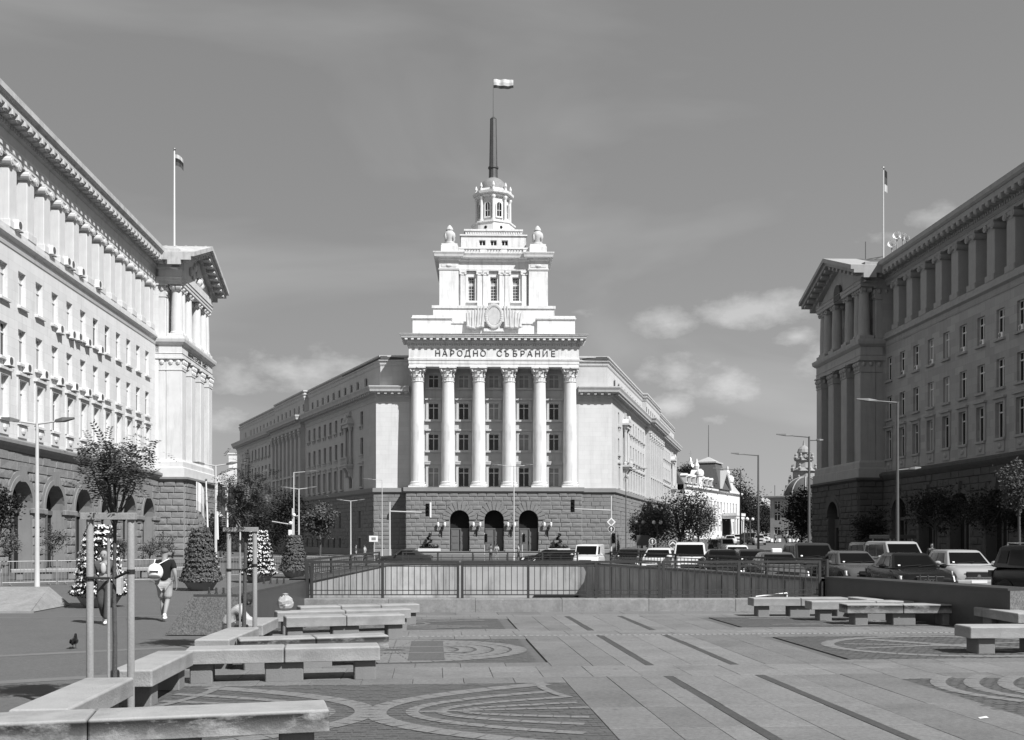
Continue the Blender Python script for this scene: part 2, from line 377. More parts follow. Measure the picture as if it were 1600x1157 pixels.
# window: a frame with mullion and transom, its panes a sub-part, sill and surround where there are some
WIN = {}
def window_meshes(w, h, kind):
    key = (round(w,2), round(h,2), kind)
    if key in WIN: return WIN[key]
    f = MB(); t = .07
    f.box(0,t,-.03,.05,0,h); f.box(w-t,w,-.03,.05,0,h); f.box(t,w-t,-.03,.05,0,t); f.box(t,w-t,-.03,.05,h-t,h)
    if kind == 'grid':
        f.box(t,w-t,-.04,.05,h*.66,h*.66+.16)
        for k in range(1, 4): f.box(w*k/4-.02,w*k/4+.02,-.02,.03,t,h-t)
        for k in range(1, 8): f.box(t,w-t,-.015,.025,h*k/8-.02,h*k/8+.02)
    else:
        f.box(w/2-.05,w/2+.05,-.03,.05,t,h-t)
        if h > 1.5: f.box(t,w-t,-.04,.045,h*.72-.05,h*.72+.05)
    p = MB(); p.add([(t,.02,t),(w-t,.02,t),(w-t,.02,h-t),(t,.02,h-t)], [(0,1,2,3)])
    WIN[key] = (f, p); return WIN[key]
WM = {}
def window(parent, u, z, w, h, y=.3, kind='plain', glass=None, frame=None, rot=0, name='window'):
    glass = glass or M_GLASS; frame = frame or M_FRAME
    k = (round(w,2), round(h,2), kind, glass.name, frame.name)
    if k not in WM:
        f, p = window_meshes(w, h, kind); WM[k] = (f.mesh('window_frame', frame), p.mesh('pane', glass))
    o = inst(name, WM[k][0], parent, (u-w/2, y, z), rot)
    inst('pane', WM[k][1], o)
    return o
SM = {}
def bx(parent, name, w, d, h, material, loc, rot=0):   # box part with shared mesh; loc = centre of the base
    k = (round(w,3), round(d,3), round(h,3), material.name)
    if k not in SM: SM[k] = MB().cbox(-w/2,w/2,-d/2,d/2,0,h,min(w,d,h)*.06).mesh(name, material)
    return inst(name, SM[k], parent, loc, rot)

# rough stone blocks: a few pillow-faced unit blocks, scaled copies
def block_mesh(name, material, seed):
    r = random.Random(seed); c = .10
    vs = [(-.5,0,-.5),(.5,0,-.5),(.5,0,.5),(-.5,0,.5)]
    for a, b in ((-1,-1),(1,-1),(1,1),(-1,1)): vs.append((a*(.5-c*.55), -.72-r.random()*.25, b*(.5-c)))
    vs += [(r.uniform(-.2,.2), -1.0-r.random()*.25, r.uniform(-.15,.15))]
    fs = [(0,1,5,4),(1,2,6,5),(2,3,7,6),(3,0,4,7),(4,5,8),(5,6,8),(6,7,8),(7,4,8)]
    b = MB(); b.add(vs, fs); return b.mesh(name, material)
BLK = {}
def blocks(parent, u0, u1, z0, z1, y, material, course=.6, length=1.2, arches=(), ring=.55, proud=.08, budget=None, rot=0, org=(0,0,0), skip=()):
    """rusticated courses: single stone blocks while the budget lasts, then one joined mesh"""
    if material.name not in BLK: BLK[material.name] = [block_mesh('stone_block', material, s) for s in range(4)]
    n = max(1, round((z1-z0)/course)); ch = (z1-z0)/n; rest = MB(); rr = random.Random(int(u0*10)+int(z0*7)); cnt = 0
    mrot = Matrix.Rotation(rot, 4, 'Z'); mo = Vector(org)
    for i in range(n):
        a, b = z0+i*ch, z0+(i+1)*ch; zm = (a+b)/2; free = [(u0,u1)]
        cuts = []
        for uc, w, zs in arches:
            rad = w/2+ring
            hw = w/2+(ring if zm > zs-.3 else 0) if zm < zs else (math.sqrt(max(0, rad*rad-(zm-zs)**2)))
            if hw > 0: cuts.append((uc-hw, uc+hw))
        for (p, q, c, d) in skip:
            if c < zm < d: cuts.append((p, q))
        for p, q in cuts:
            nf = []
            for s, e in free:
                if q <= s or p >= e: nf.append((s,e)); continue
                if p > s: nf.append((s,p))
                if q < e: nf.append((q,e))
            free = nf
        for s, e in free:
            x = s+(-length/2 if i % 2 else 0)+rr.uniform(-.1,.1)*length
            while x < e:
                l = length*rr.uniform(.8,1.2); p, q = max(x, s), min(x+l, e)
                if e-q < .25: q = e
                if q-p > .2:
                    d = proud*rr.uniform(.45,1.35); g = .022
                    if budget and budget[0] > 0:
                        budget[0] -= 1
                        pos = mo+mrot @ Vector(((p+q)/2, y, zm))
                        inst('stone_block', rr.choice(BLK[material.name]), parent, pos, rot, (q-p-g, d, ch-g))
                    else:
                        c = .035
                        vs = [(p+g/2,y,a+g/2),(q-g/2,y,a+g/2),(q-g/2,y,b-g/2),(p+g/2,y,b-g/2)]
                        vs += [(p+g/2+c,y-d*rr.uniform(.6,1),a+g/2+c),(q-g/2-c,y-d*rr.uniform(.6,1),a+g/2+c),(q-g/2-c,y-d*rr.uniform(.6,1),b-g/2-c),(p+g/2+c,y-d*rr.uniform(.6,1),b-g/2-c)]
                        rest.add(vs, [(0,1,5,4),(1,2,6,5),(2,3,7,6),(3,0,4,7),(4,5,6),(4,6,7)])
                x += l if q < e else 1e9
    if rest.f: tag(rest.build('stonework', material, parent, org, rot), kind='stuff')
def voussoirs(parent, uc, zs, r0, r1, y, material, n=11, proud=.14):
    for k in range(n):
        a0, a1 = math.pi*k/n+.02, math.pi*(k+1)/n-.02; ro = r1*(1.0+(.13 if k in (n//2-1,n//2,n//2+1) else (.05 if k % 2 else 0)))
        b = MB(); pts = [(uc+r*math.cos(a), zs+r*math.sin(a)) for r, a in ((r0,a0),(ro,a0),(ro,a1),(r0,a1))]
        b.xz_prism(pts, y-proud, y+.3); b.build('voussoir', material, parent)

def corinthian(r, h):
    b = MB(); b.lathe([(r*1.08,0),(r*1.08,h*.05),(r*.96,h*.07),(r*.98,h*.4),(r*1.12,h*.7),(r*1.3,h*.85)], 14)
    for row, (z0, hh, out, num, off) in enumerate(((.06,.38,.34,8,0),(.3,.42,.4,8,math.pi/8))):
        for k in range(num):
            a = 2*math.pi*k/num+off; ca, sa = math.cos(a), math.sin(a); w = r*.3; pts = []
            for t, o in ((0,.02),(.45,.06),(.8,.18),(1,out),(.9,out+.08)):
                ro = r*(1.0+o); z = h*(z0+hh*t); ww = w*(1-.45*t)
                pts += [(ro*ca-sa*ww, ro*sa+ca*ww, z), (ro*ca+sa*ww, ro*sa-ca*ww, z)]
            b.add(pts, [(2*i,2*i+1,2*i+3,2*i+2) for i in range(4)])
    for k in range(4):
        a = math.pi/4+k*math.pi/2; c = (r*1.45*math.cos(a), r*1.45*math.sin(a), h*.77)
        t = Vector((-math.sin(a), math.cos(a), 0))*r*.16
        b.tube(Vector(c)-t, Vector(c)+t, h*.12, None, 9)
    b.box(-r*1.42,r*1.42,-r*1.42,r*1.42,h*.88,h)
    for k in range(4): b.ball((r*1.42*math.cos(k*math.pi/2), r*1.42*math.sin(k*math.pi/2), h*.93), r*.17, seg=6, rings=4)
    return b
def ionic(w, d, h):            # for square piers: y from 0 (front) to d
    b = MB(); b.box(-w*.5,w*.5,-.02,d,0,h*.3); b.box(-w*.62,w*.62,-.14,d,h*.8,h)
    b.box(-w*.55,w*.55,-.1,d,h*.45,h*.8)
    for s in (-1, 1):
        b.tube((s*w*.5,-.2,h*.42), (s*w*.5,d*.8,h*.42), h*.4, None, 12)
        b.tube((s*w*.5,-.24,h*.42), (s*w*.5,-.2,h*.42), h*.22, None, 10)
    for k in range(5): b.ball((w*(-.3+.15*k),-.1,h*.36), w*.07, seg=6, rings=4)
    return b

# ------------------------------------------------------------------ lettering (flat print cut from the built-in font, each letter a part)
def letters(parent, items, size, depth, material, rot=(R(90),0,0), name='letter', bold=.02):
    """items: (character, location)"""
    tmp = []; made = {}
    for ch in sorted({c for c, _ in items}):
        cu = bpy.data.curves.new('glyph', 'FONT'); cu.body = ch; cu.size = size; cu.extrude = depth; cu.offset = bold*size; cu.align_x = 'CENTER'; cu.resolution_u = 3
        o = bpy.data.objects.new('glyph', cu); COL.objects.link(o); tmp.append((ch, o))
    bpy.context.view_layer.update(); dg = bpy.context.evaluated_depsgraph_get()
    for ch, o in tmp:
        me = bpy.data.meshes.new_from_object(o.evaluated_get(dg)); me.materials.clear(); me.materials.append(material); made[ch] = me
    for ch, o in tmp: bpy.data.objects.remove(o)
    for ch, loc in items: inst(name, made[ch], parent, loc, rot)

def flag_mesh(L, Hh, seed, droop=0.0, stripes=(M_BLOOM, M_CARG, M_CARN)):
    b = MB(); r = random.Random(seed); nx, nz = 18, 9; ph = r.random()*6
    def p(i, j):
        u, v = i/nx, j/nz
        return (L*u*(1-.12*droop), .10*L*u*math.sin(7*u+ph+v*1.4)+.03*L*math.sin(15*u+ph*2), -Hh*v - droop*L*u*u*.8 + .06*L*u*math.sin(6*u+ph+1.2))
    for i in range(nx):
        for j in range(nz):
            b.cur = 0 if j < 3 else (1 if j < 6 else 2)
            b.add([p(i,j),p(i+1,j),p(i+1,j+1),p(i,j+1)], [(0,1,2,3)])
    return b.mesh('flag', list(stripes), smooth=180)

# ------------------------------------------------------------------ the parliament house
PL = thing('parliament_building', 'pale parliament house with tall column portico, stepped tower and dark spire', 'building', (-2.26,129,0), R(1.5))
PHI = R(1.5)
def rot2(v, a): return Vector((v[0]*math.cos(a)-v[1]*math.sin(a), v[0]*math.sin(a)+v[1]*math.cos(a)))
WL = 90.4
CL, CR = Vector((-15.1,2.6)), Vector((15.2,2.6))
DL = rot2(Vector((-.4875,1)).normalized(), -PHI); DR = rot2(Vector((.256,1)).normalized(), -PHI)
NL = Vector((-DL.y, DL.x)); NR = Vector((DR.y, -DR.x))       # outward normals
def WP(side, a, out=0):
    c, d, n = (CL, DL, NL) if side < 0 else (CR, DR, NR); p = c+d*a+n*out; return (p.x, p.y)
B0, B1, BO = 35.4, 55.6, .7
def wing_path(side, xin, off=0):
    pts = [(0,0),(B0,0),(B0,BO),(B1,BO),(B1,0),(WL,0)]
    w = [WP(side, a, o-off) for a, o in pts]
    if off:      # keep the corner mitred when set back
        w[0] = (w[0][0]+side*off*.0, CL.y+off)
    return list(reversed(w))+[(-xin, CL.y+off)] if side < 0 else [(xin, CL.y+off)]+w
def sweep2(name, prof, m, off=0, xin=10.8):
    for side in (-1, 1):
        b = MB(); b.sweep(wing_path(side, xin, off), prof); b.build(name, m, PL)

# portico base with three arched doors
A3 = [(-4.35,2.45,4.2),(0,2.45,4.2),(4.35,2.45,4.2)]
b = MB(); arch_wall(b, -11.1, 11.1, -.8, 7.7, A3, 0, 1.1, .25)
b.add([(-11.1,0,-.8),(-11.1,2.6,-.8),(-11.1,2.6,7.7),(-11.1,0,7.7),(11.1,0,-.8),(11.1,2.6,-.8),(11.1,2.6,7.7),(11.1,0,7.7)], [(0,1,2,3),(4,7,6,5)])
b.build('base_wall', M_SMOOTHC, PL)
for uc, w, zs in A3:
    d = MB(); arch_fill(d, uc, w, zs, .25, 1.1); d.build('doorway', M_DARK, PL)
    dr = MB()
    for s in (-1, 1):
        dr.box(uc+s*.06, uc+s*1.1, .98, 1.06, .25, 3.0)
        for k in range(3): dr.box(uc+s*.18, uc+s*.98, .94, .98, .45+k*.85, 1.1+k*.85)
    dr.box(uc-1.15, uc+1.15, .94, 1.06, 3.0, 3.15)
    do = dr.build('door', M_FRAMED, PL); MB().box(uc+.1,uc+.16,.86,.94,1.2,1.6).build('door_handle', M_CHROME, do)
    voussoirs(PL, uc, zs, 1.24, 2.1, 0, M_RUST, 11)
bud = [230]
blocks(PL, -11.1, 11.1, .55, 7.65, 0, M_RUST, .55, 1.3, A3, .5, .085, bud)
blocks(PL, 0, 2.6, .55, 7.65, 0, M_RUST, .55, 1.3, rot=R(90), org=(11.1,0,0))
b = MB(); b.sweep([(-11.1,2.6),(-11.1,0),(11.1,0),(11.1,2.6)], [(-.3,7.62),(.1,7.62),(.28,7.8),(.28,8.3),(-3,8.3),(-3,8.0),(-.3,8.0)]); b.build('base_cornice', M_SMOOTHC, PL)
MB().box(-11,11,.3,2.9,8.0,8.28).build('portico_floor', M_SMOOTHC, PL)
for x0, x1 in ((-11.25,-5.72),(-2.98,-1.37),(1.37,2.98),(5.72,11.25)):
    MB().cbox(x0, x1, -.2, .05, -.8, .5, .04).build('plinth', M_SMOOTHC, PL)
for k in range(5): MB().box(-7.2-.32*(4-k), 7.2+.32*(4-k), -2.2+.36*k, -.22, -.8, -.34+.14*k).build('step', M_SMOOTHC, PL)
for u in (-6.6,-2.17,2.17,6.75):        # twin-armed bracket lamps between the doors
    l = MB(); l.tube((u,-.08,2.1),(u,-.3,3.2),.06); l.box(u-.09,u+.09,-.14,.02,2.3,3.1); l.tube((u-.45,-.42,3.3),(u+.45,-.42,3.3),.05)
    l.ball((u,-.28,2.9),.14); l.tube((u,-.3,2.4),(u,-.5,2.9),.04); l.tube((u,-.3,3.2),(u,-.42,3.3),.05)
    lo = l.build('wall_lamp', M_BLACK, PL)
    for s in (-1, 1): MB().lathe([(.07,3.32),(.15,3.5),(.14,3.85),(.06,3.9)], 8, u+s*.42, -.42).build('lamp_shade', M_WHITEP, lo)

# columns
shaft = MB(); shaft.lathe([(.86,0),(.87,3),(.85,6),(.80,9.5),(.735,12.75)], 24); shm = shaft.mesh('column', M_WHITE, 40)
base = MB(); base.box(-1.1,1.1,-1.1,1.1,0,.22); base.lathe([(1.06,.22),(1.1,.33),(1.06,.45),(.93,.5),(.92,.56),(1.0,.62),(.98,.7),(.87,.75)], 24); bam = base.mesh('column_base', M_WHITE, 35)
capm = corinthian(.76, 1.85).mesh('capital', M_WHITE)
CP = 3.87
for k in range(6):
    u = (k-2.5)*CP; c = inst('column', shm, PL, (u,.95,8.95)); inst('column_base', bam, c, (0,0,-.67)); inst('capital', capm, c, (0,0,12.72))
# back wall of the portico, its windows
rows = [(8.5,10.95,1.35),(13.15,15.25,1.3),(17.1,19.2,1.3),(21.2,22.85,1.3)]
holes = [((k-2)*CP-w/2,(k-2)*CP+w/2,a,c) for k in range(5) for a, c, w in rows]
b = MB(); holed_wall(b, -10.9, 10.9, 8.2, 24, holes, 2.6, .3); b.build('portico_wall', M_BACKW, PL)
gl = [M_GLASS, M_GLASS, M_CURT]
for k in range(5):
    for i, (a, c, w) in enumerate(rows):
        u = (k-2)*CP; g = M_CURT if (i == 3 and k) or (k*7+i*3) % 4 == 0 else M_GLASS
        o = None
        window(PL, u, a, w, c-a, 2.82, 'plain', g)
        s = MB(); s.box(u-w/2-.3,u-w/2,2.46,2.6,a-.02,c+.25); s.box(u+w/2,u+w/2+.3,2.46,2.6,a-.02,c+.25); s.box(u-w/2,u+w/2,2.46,2.6,c,c+.25)
        if i < 3: s.box(u-w/2-.42,u+w/2+.42,2.25,2.6,c+.4,c+.62); s.box(u-w/2-.3,u+w/2+.3,2.47,2.6,c+.25,c+.4)
        if i == 0: s.box(u-w/2-.52,u+w/2+.52,2.2,2.6,c+.62,c+.8)
        s.build('window_surround', M_BACKW, PL)
        if i: MB().box(u-w/2-.42,u+w/2+.42,2.3,2.6,a-.26,a-.02).build('window_sill', M_BACKW, PL)
# entablature, frieze and cornice
EP = [(-10.7,2.6),(-10.7,.1),(10.7,.1),(10.7,2.6)]
b = MB(); b.sweep(EP, [(-1.7,23.5),(0,23.5),(0,23.85),(.05,23.87),(.05,24.25),(.12,24.3),(.14,24.55),(.02,24.6),(.02,25.85),(-1.7,25.85)]); b.build('entablature', M_WHITE, PL)
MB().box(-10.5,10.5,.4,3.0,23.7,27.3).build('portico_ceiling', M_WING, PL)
b = MB(); b.sweep(EP, [(-.5,25.85),(.06,25.85),(.2,26.05),(.2,26.35),(.3,26.5),(.3,26.98),(.92,27.0),(.92,27.22),(-.5,27.22)]); b.build('cornice', M_WHITE, PL)
b = MB(); b.sweep(EP, [(-.5,27.222),(1.02,27.222),(1.02,27.34),(1.12,27.42),(1.12,27.46),(-.5,27.56)]); b.build('cornice_cap', M_WHITE, PL)
b = MB()
for k in range(29):
    u = -11.0+k*.786; b.box(u-.17,u+.17,-.76,-.15,26.74,26.98)
for k in range(4):
    for s in (-1, 1): b.box(s*10.95,s*11.55,.2+k*.7,.5+k*.7,26.68,26.98)
tag(b.build('modillions', M_WHITE, PL), kind='stuff')
b = MB()
for k in range(74):
    u = -10.95+k*.3; b.box(u-.08,u+.08,-.2,-.08,26.1,26.33)
tag(b.build('dentils', M_LCORN, PL), kind='stuff')
txt = [('Н',250),('А',283),('Р',317),('О',352),('Д',388),('Н',425),('О',460),('С',535),('Ъ',571),('Б',608),('Р',643),('А',677),('Н',713),('И',748),('Е',785)]
letters(PL, [(c, ((600+x*.337-772)/12.4, .06, 24.8)) for c, x in txt if c != 'Ъ'], 1.05, .04, M_LETTER, bold=0)

def hard_sign(parent, x, y, z, h, material):       # the letter built from strokes
    b = MB(); t = h*.14; w = h*.62; x0 = x-w*.42
    b.box(x0,x0+t,y-.04,y+.04,z,z+h); b.box(x0-w*.34,x0,y-.04,y+.04,z+h-t,z+h); b.box(x0-w*.34,x0-w*.34+t*.7,y-.04,y+.04,z+h*.76,z+h-t)
    vs = []; n = 8
    for k in range(n+1):
        a = -math.pi/2+math.pi*k/n
        for r in (h*.28, h*.28-t*.85):
            for yy in (y-.04, y+.04): vs.append((x0+w*.5+r*math.cos(a)*1.0, yy, z+h*.28+r*math.sin(a)))
    fs = []
    for k in range(n): q = 4*k; e = q+4; fs += [(q,e,e+2,q+2),(q+1,q+3,e+3,e+1),(q,q+1,e+1,e),(q+2,e+2,e+3,q+3)]
    b.add(vs, fs); b.box(x0+t,x0+w*.5,y-.04,y+.04,z,z+t*.85); b.box(x0+t,x0+w*.5,y-.04,y+.04,z+h*.56-t*.85,z+h*.56)
    b.build('letter', material, parent)
hard_sign(PL, (600+571*.337-772)/12.4, .06, 24.8, .765, M_LETTER)

# stepped attic and emblem
for s in (-1, 1):
    MB().box(s*5.5,s*10.35,1.5,6,27.45,29.75).build('attic_block', M_WHITE, PL)
    b = MB(); x0, x1 = sorted((s*5.5, s*10.35)); b.sweep([(x0,6),(x0,1.5),(x1,1.5),(x1,6)], [(-.4,29.75),(.12,29.75),(.2,29.9),(.05,30.0),(.02,30.25),(-.4,30.25)]); b.build('coping', M_WHITE, PL)
MB().box(-5.5,5.5,1.9,6,27.45,29.3).build('attic_wall', M_WHITE, PL)
MB().box(-5.6,5.6,1.78,3,29.3,29.55).build('coping', M_WHITE, PL)
MB().box(-7.85,7.85,3.5,20,27.45,31.6).build('tower_podium', M_WHITE, PL)
MB().box(-8.0,8.0,3.35,20,31.6,31.95).build('coping', M_WHITE, PL)
em = MB(); em.xz_prism([(.78*math.cos(t*math.pi/12), 30.15+1.12*math.sin(t*math.pi/12)) for t in range(24)], 1.25, 1.9)
emo = em.build('emblem', M_CARVE, PL)
w = MB()
for t in range(30):
    a = 2*math.pi*t/30; w.ball((1.0*math.cos(a), 1.28, 30.15+1.38*math.sin(a)), .21, .14, .27, 6, 4)
w.build('wreath', M_CARVE, emo)
for s in (-1, 1):
    for k in range(7):
        f = MB(); x0 = s*(1.2+.30*k); lean = s*(.05+.03*k); z0 = 28.55+.06*abs(k-3)+rnd.uniform(0,.15); z1 = 31.5-.17*k+rnd.uniform(-.1,.1)
        f.tube((x0+s*.3,1.35+.12*(k%2),z0),(x0+lean*2,1.55,z1),.24,.12,7); f.ball((x0+s*.33,1.3+.1*(k%2),z0+.05),.26,.22,.2,7,5); f.tube((x0+lean*2,1.55,z1),(x0+lean*3,1.55,z1+.3),.05,.01,5); f.build('carved_banner', M_CARVE, emo)
MB().box(-1.3,1.3,1.4,2.0,28.25,28.6).build('emblem_base', M_WHITE, emo)

# tower
hol = [(u-.45,u+.45,33.1,36.2) for u in (-2.91,0,2.91)]
b = MB(); holed_wall(b, -4.6, 4.6, 31.95, 36.95, hol, 5.7, .35); b.build('tower_wall', M_WHITE, PL)
for u in (-2.91,0,2.91):
    window(PL, u, 33.1, .9, 3.1, 5.95, 'grid'); s = MB()
    s.box(u-.75,u-.45,5.58,5.7,33.0,36.5); s.box(u+.45,u+.75,5.58,5.7,33.0,36.5); s.box(u-.45,u+.45,5.58,5.7,36.2,36.5); s.build('window_surround', M_WHITE, PL)
    MB().box(u-.85,u+.85,5.4,5.72,32.8,33.05).build('window_sill', M_WHITE, PL)
for u in (-4.02,-1.82,-1.08,1.08,1.82,4.02):
    p = MB(); p.box(u-.33,u+.33,5.35,5.75,32.35,36.4); p.box(u-.4,u+.4,5.27,5.75,32.0,32.35); po = p.build('pilaster', M_WHITE, PL)
    c = MB(); c.box(u-.36,u+.36,5.3,5.7,36.4,36.7); c.box(u-.45,u+.45,5.22,5.7,36.7,36.93)
    for s in (-1,1): c.tube((u+s*.33,5.22,36.6),(u+s*.33,5.5,36.6),.15)
    c.build('capital', M_WHITE, po)
for s in (-1, 1):
    MB().box(s*4.6,s*7.1,5,19,31.95,36.95).build('corner_pier', M_WHITE, PL)
    c = MB(); c.box(s*4.85,s*6.85,4.93,5.1,37.35,37.75); c.ball((s*5.85,4.93,37.55),.42,.12,.2); c.build('carved_panel', M_WALL2, PL)
TP = [(-7.1,19),(-7.1,5),(-4.6,5),(-4.6,5.5),(4.6,5.5),(4.6,5),(7.1,5),(7.1,19)]
MB().poly_prism(TP, 36.95, 38.3).build('tower_frieze', M_WHITE, PL)
b = MB(); b.sweep(TP, [(-.3,36.95),(.08,36.95),(.14,37.15),(.02,37.2),(.02,38.2),(.2,38.3),(.25,38.5),(.62,38.6),(.68,38.85),(.8,39.1),(.8,39.2),(-.3,39.25)]); b.build('tower_cornice', M_WHITE, PL)
b = MB()
for k in range(30): b.box(-7.0+k*.48-.1,-7.0+k*.48+.1,4.75 if abs(-7+k*.48)>4.6 else 5.25,5.6,38.4,38.56)
tag(b.build('dentils', M_WHITE, PL), kind='stuff')
MB().box(-7.0,7.0,5.1,19,39.2,39.24).build('tower_roof', M_ROOFD, PL)
for s in (-1, 1):
    bx(PL, 'pedestal', 2.3, 2.3, .95, M_WHITE, (s*5.8,6.2,39.22)); bx(PL, 'pedestal', 2.1, 2.1, .3, M_WHITE, (s*5.8,6.2,40.17))
    u = MB(); u.lathe([(.8,40.47),(.8,40.75),(.6,40.85),(.62,41.3),(.78,41.7),(.7,42.1),(.42,42.35),(.5,42.5),(.36,42.85),(.1,43.15)], 12, s*5.8, 6.2)
    for k in range(4):
        a = k*math.pi/2+.78; u.ball((s*5.8+.72*math.cos(a), 6.2+.72*math.sin(a), 41.5), .2, .2, .45, 6, 4)
    u.build('stone_urn', M_CARVE, PL, smooth=40)
for x0, x1 in ((-4.6,-3.9),(-1.75,-.95),(.95,1.75),(3.9,4.6)): MB().box(x0,x1,5.75,6.2,39.24,40.1).build('balustrade_pier', M_WHITE, PL)
MB().box(-4.6,4.6,5.7,6.25,39.95,40.15).build('balustrade_rail', M_WHITE, PL)
bal = MB().lathe([(.09,0),(.06,.1),(.13,.3),(.06,.5),(.09,.7)], 8).mesh('baluster', M_WHITE, 40)
for x0, x1, n in ((-3.75,-1.9,6),(-.75,.75,5),(1.9,3.75,6)):
    for k in range(n): inst('baluster', bal, PL, (x0+(x1-x0)*k/(n-1), 5.97, 39.24))
hol = [(u-.42,u+.42,40.95,41.65) for u in (-1.5,0,1.5)]
b = MB(); holed_wall(b, -4.35, 4.35, 39.2, 42.2, hol, 7.65, .3); b.box(-4.35,4.35,7.951,16.35,39.2,42.2); b.box(-4.35,-4.05,7.66,7.95,39.2,42.2); b.box(4.05,4.35,7.66,7.95,39.2,42.2); b.build('lantern_podium', M_WHITE, PL)
for u in (-1.5,0,1.5): window(PL, u, 40.95, .84, .7, 7.9, 'plain')
MB().box(-4.5,4.5,7.5,16.5,42.2,42.38).build('coping', M_WHITE, PL)
MB().box(-3.75,3.75,8.2,15.8,42.38,43.0).build('lantern_step', M_WHITE, PL)
b = MB()
for k in range(24): b.box(-3.68+k*.32-.08,-3.68+k*.32+.08,8.08,8.2,42.6,42.85)
tag(b.build('dentils', M_WHITE, PL), kind='stuff')
MB().box(-3.95,3.95,8.0,16,43.0,43.22).build('coping', M_WHITE, PL)
LC = (0,12); q = -math.pi/2
b = MB(); b.lathe([(2.95,43.22),(2.95,44.6),(3.1,44.65),(3.1,44.85),(2.4,44.9)], 8, 0, 12, q); b.build('octagon_base', M_WHITE, PL)
for k in range(8):
    a = q+math.pi/8+k*math.pi/4; ra = 2.95*math.cos(math.pi/8); ca, sa = math.cos(a), math.sin(a)
    o = MB(); o.tube((ra*ca*.99,12+ra*sa*.99,43.95),(ra*ca*1.02,12+ra*sa*1.02,43.95),.2,None,12); o.build('round_vent', M_DARK, PL)
    rr_ = 2.1*math.cos(math.pi/8)
    d = MB(); wv = []
    for x, z in [(-.33,45.6),(.33,45.6)]+[(x, z) for x, z in arch_pts(0, .66, 47.2, 8)]: wv.append((x, 0, z))
    d.add(wv, [tuple(range(len(wv)))]); fr = MB(); arch_ring(fr, 0, 47.2, .33, .47, -.06, .02, 10); fr.box(-.47,-.33,-.06,.02,45.6,47.2); fr.box(.33,.47,-.06,.02,45.6,47.2); fr.box(-.52,.52,-.1,.02,45.42,45.6); fr.box(-.025,.025,-.03,.01,45.6,47.5); fr.box(-.33,.33,-.03,.01,46.4,46.45)
    fo = fr.build('lantern_window', M_WHITE, PL, (rr_*1.04*ca, 12+rr_*1.04*sa, 0), a+math.pi/2)
    d.build('pane', M_GLASS, fo, (0,.012,0))
    a2 = q+k*math.pi/4; c = MB(); c.lathe([(.3,44.9),(.3,45.2),(.2,45.25),(.18,47.9),(.3,48.2),(.3,48.4)], 8, 2.28*math.cos(a2), 12+2.28*math.sin(a2)); c.build('lantern_column', M_WHITE, PL)
    f = MB(); f.lathe([(.17,49.1),(.17,49.45),(.1,49.5),(.2,49.75),(.14,50.0),(.05,50.25)], 8, 2.35*math.cos(a2), 12+2.35*math.sin(a2)); f.build('finial', M_WHITE, PL)
MB().lathe([(2.1,44.9),(2.1,48.4)], 8, 0, 12, q).build('lantern', M_WHITE, PL)
MB().lathe([(2.3,48.35),(2.5,48.5),(2.5,48.65),(2.8,48.75),(2.85,49.05),(2.2,49.1),(2.15,49.55),(1.9,49.6)], 8, 0, 12, q).build('lantern_cornice', M_WHITE, PL)
MB().lathe([(1.95*math.cos(t*math.pi/20), 49.5+1.95*math.sin(t*math.pi/20)) for t in range(10)], 24, 0, 12).build('dome', M_DOME, PL, smooth=60)
MB().lathe([(.75,51.2),(.62,51.45),(.6,52.6),(.72,52.75),(.72,52.95),(.55,53.0)], 12, 0, 12).build('spire_base', M_SPIRE, PL)
MB().lathe([(.56,52.95),(.44,59.5),(.46,59.6),(.3,59.75),(.1,59.9)], 8, 0, 12).build('spire', M_SPIRE, PL)
MB().tube((0,12,59.8),(0,12,65.2),.06,.035).build('flagpole', M_POLED, PL)
fl = inst('flag', flag_mesh(2.75,1.25,3,.05,(M_BLOOM,M_POLE,M_CARN)), None, (-2.26-12*math.sin(PHI)+.03,129+12.0,65.1), R(3)); tag(fl, 'striped flag flying above the dark spire', 'flag')

# flat flanks beside the portico and the two long wings
for s, c in ((-1, CL), (1, CR)):
    x0, x1 = sorted((s*10.9, c.x))
    b = MB(); b.add([(x0,2.6,8.25),(x1,2.6,8.25),(x1,2.6,19.95),(x0,2.6,19.95)], [(0,1,2,3)]); b.build('flank_wall', M_WALL2, PL)
    x0, x1 = sorted((s*11.1, c.x+s*.3))
    b = MB(); b.add([(x0,2.3,-.8),(x1,2.3,-.8),(x1,2.3,7.7),(x0,2.3,7.7)], [(0,1,2,3)]); b.build('flank_base', M_SMOOTHC, PL)
    blocks(PL, x0, x1, .55, 7.65, 2.3, M_RUST, .55, 1.3, proud=.07, budget=[30])
    MB().cbox(x0, x1, 2.12, 2.3, -.8, .5, .04).build('plinth', M_SMOOTHC, PL)
sweep2('base_cornice', [(-.2,7.62),(.42,7.62),(.58,7.8),(.58,8.3),(-.2,8.36)], M_SMOOTHC)
sweep2('architrave', [(-.3,19.95),(.0,19.4),(.06,19.4),(.1,19.55),(.04,19.6),(.04,20.0),(-.3,20.0)], M_WING)
sweep2('wing_cornice', [(-.9,19.95),(.06,19.95),(.25,20.1),(.25,20.45),(1.05,20.6),(1.1,20.85),(1.25,21.15),(1.25,21.3),(-.9,21.45)], M_TRIMW)
sweep2('attic_wall', [(-.5,21.4),(0,21.4),(0,24.3),(-.5,24.3)], M_WING, .55)
sweep2('attic_cornice', [(-.5,24.3),(.05,24.1),(.12,24.3),(.12,24.55),(.3,24.7),(.3,24.8),(.02,24.85),(.02,25.1),(.22,25.2),(.22,25.4),(-.5,25.45)], M_TRIMW, .55)
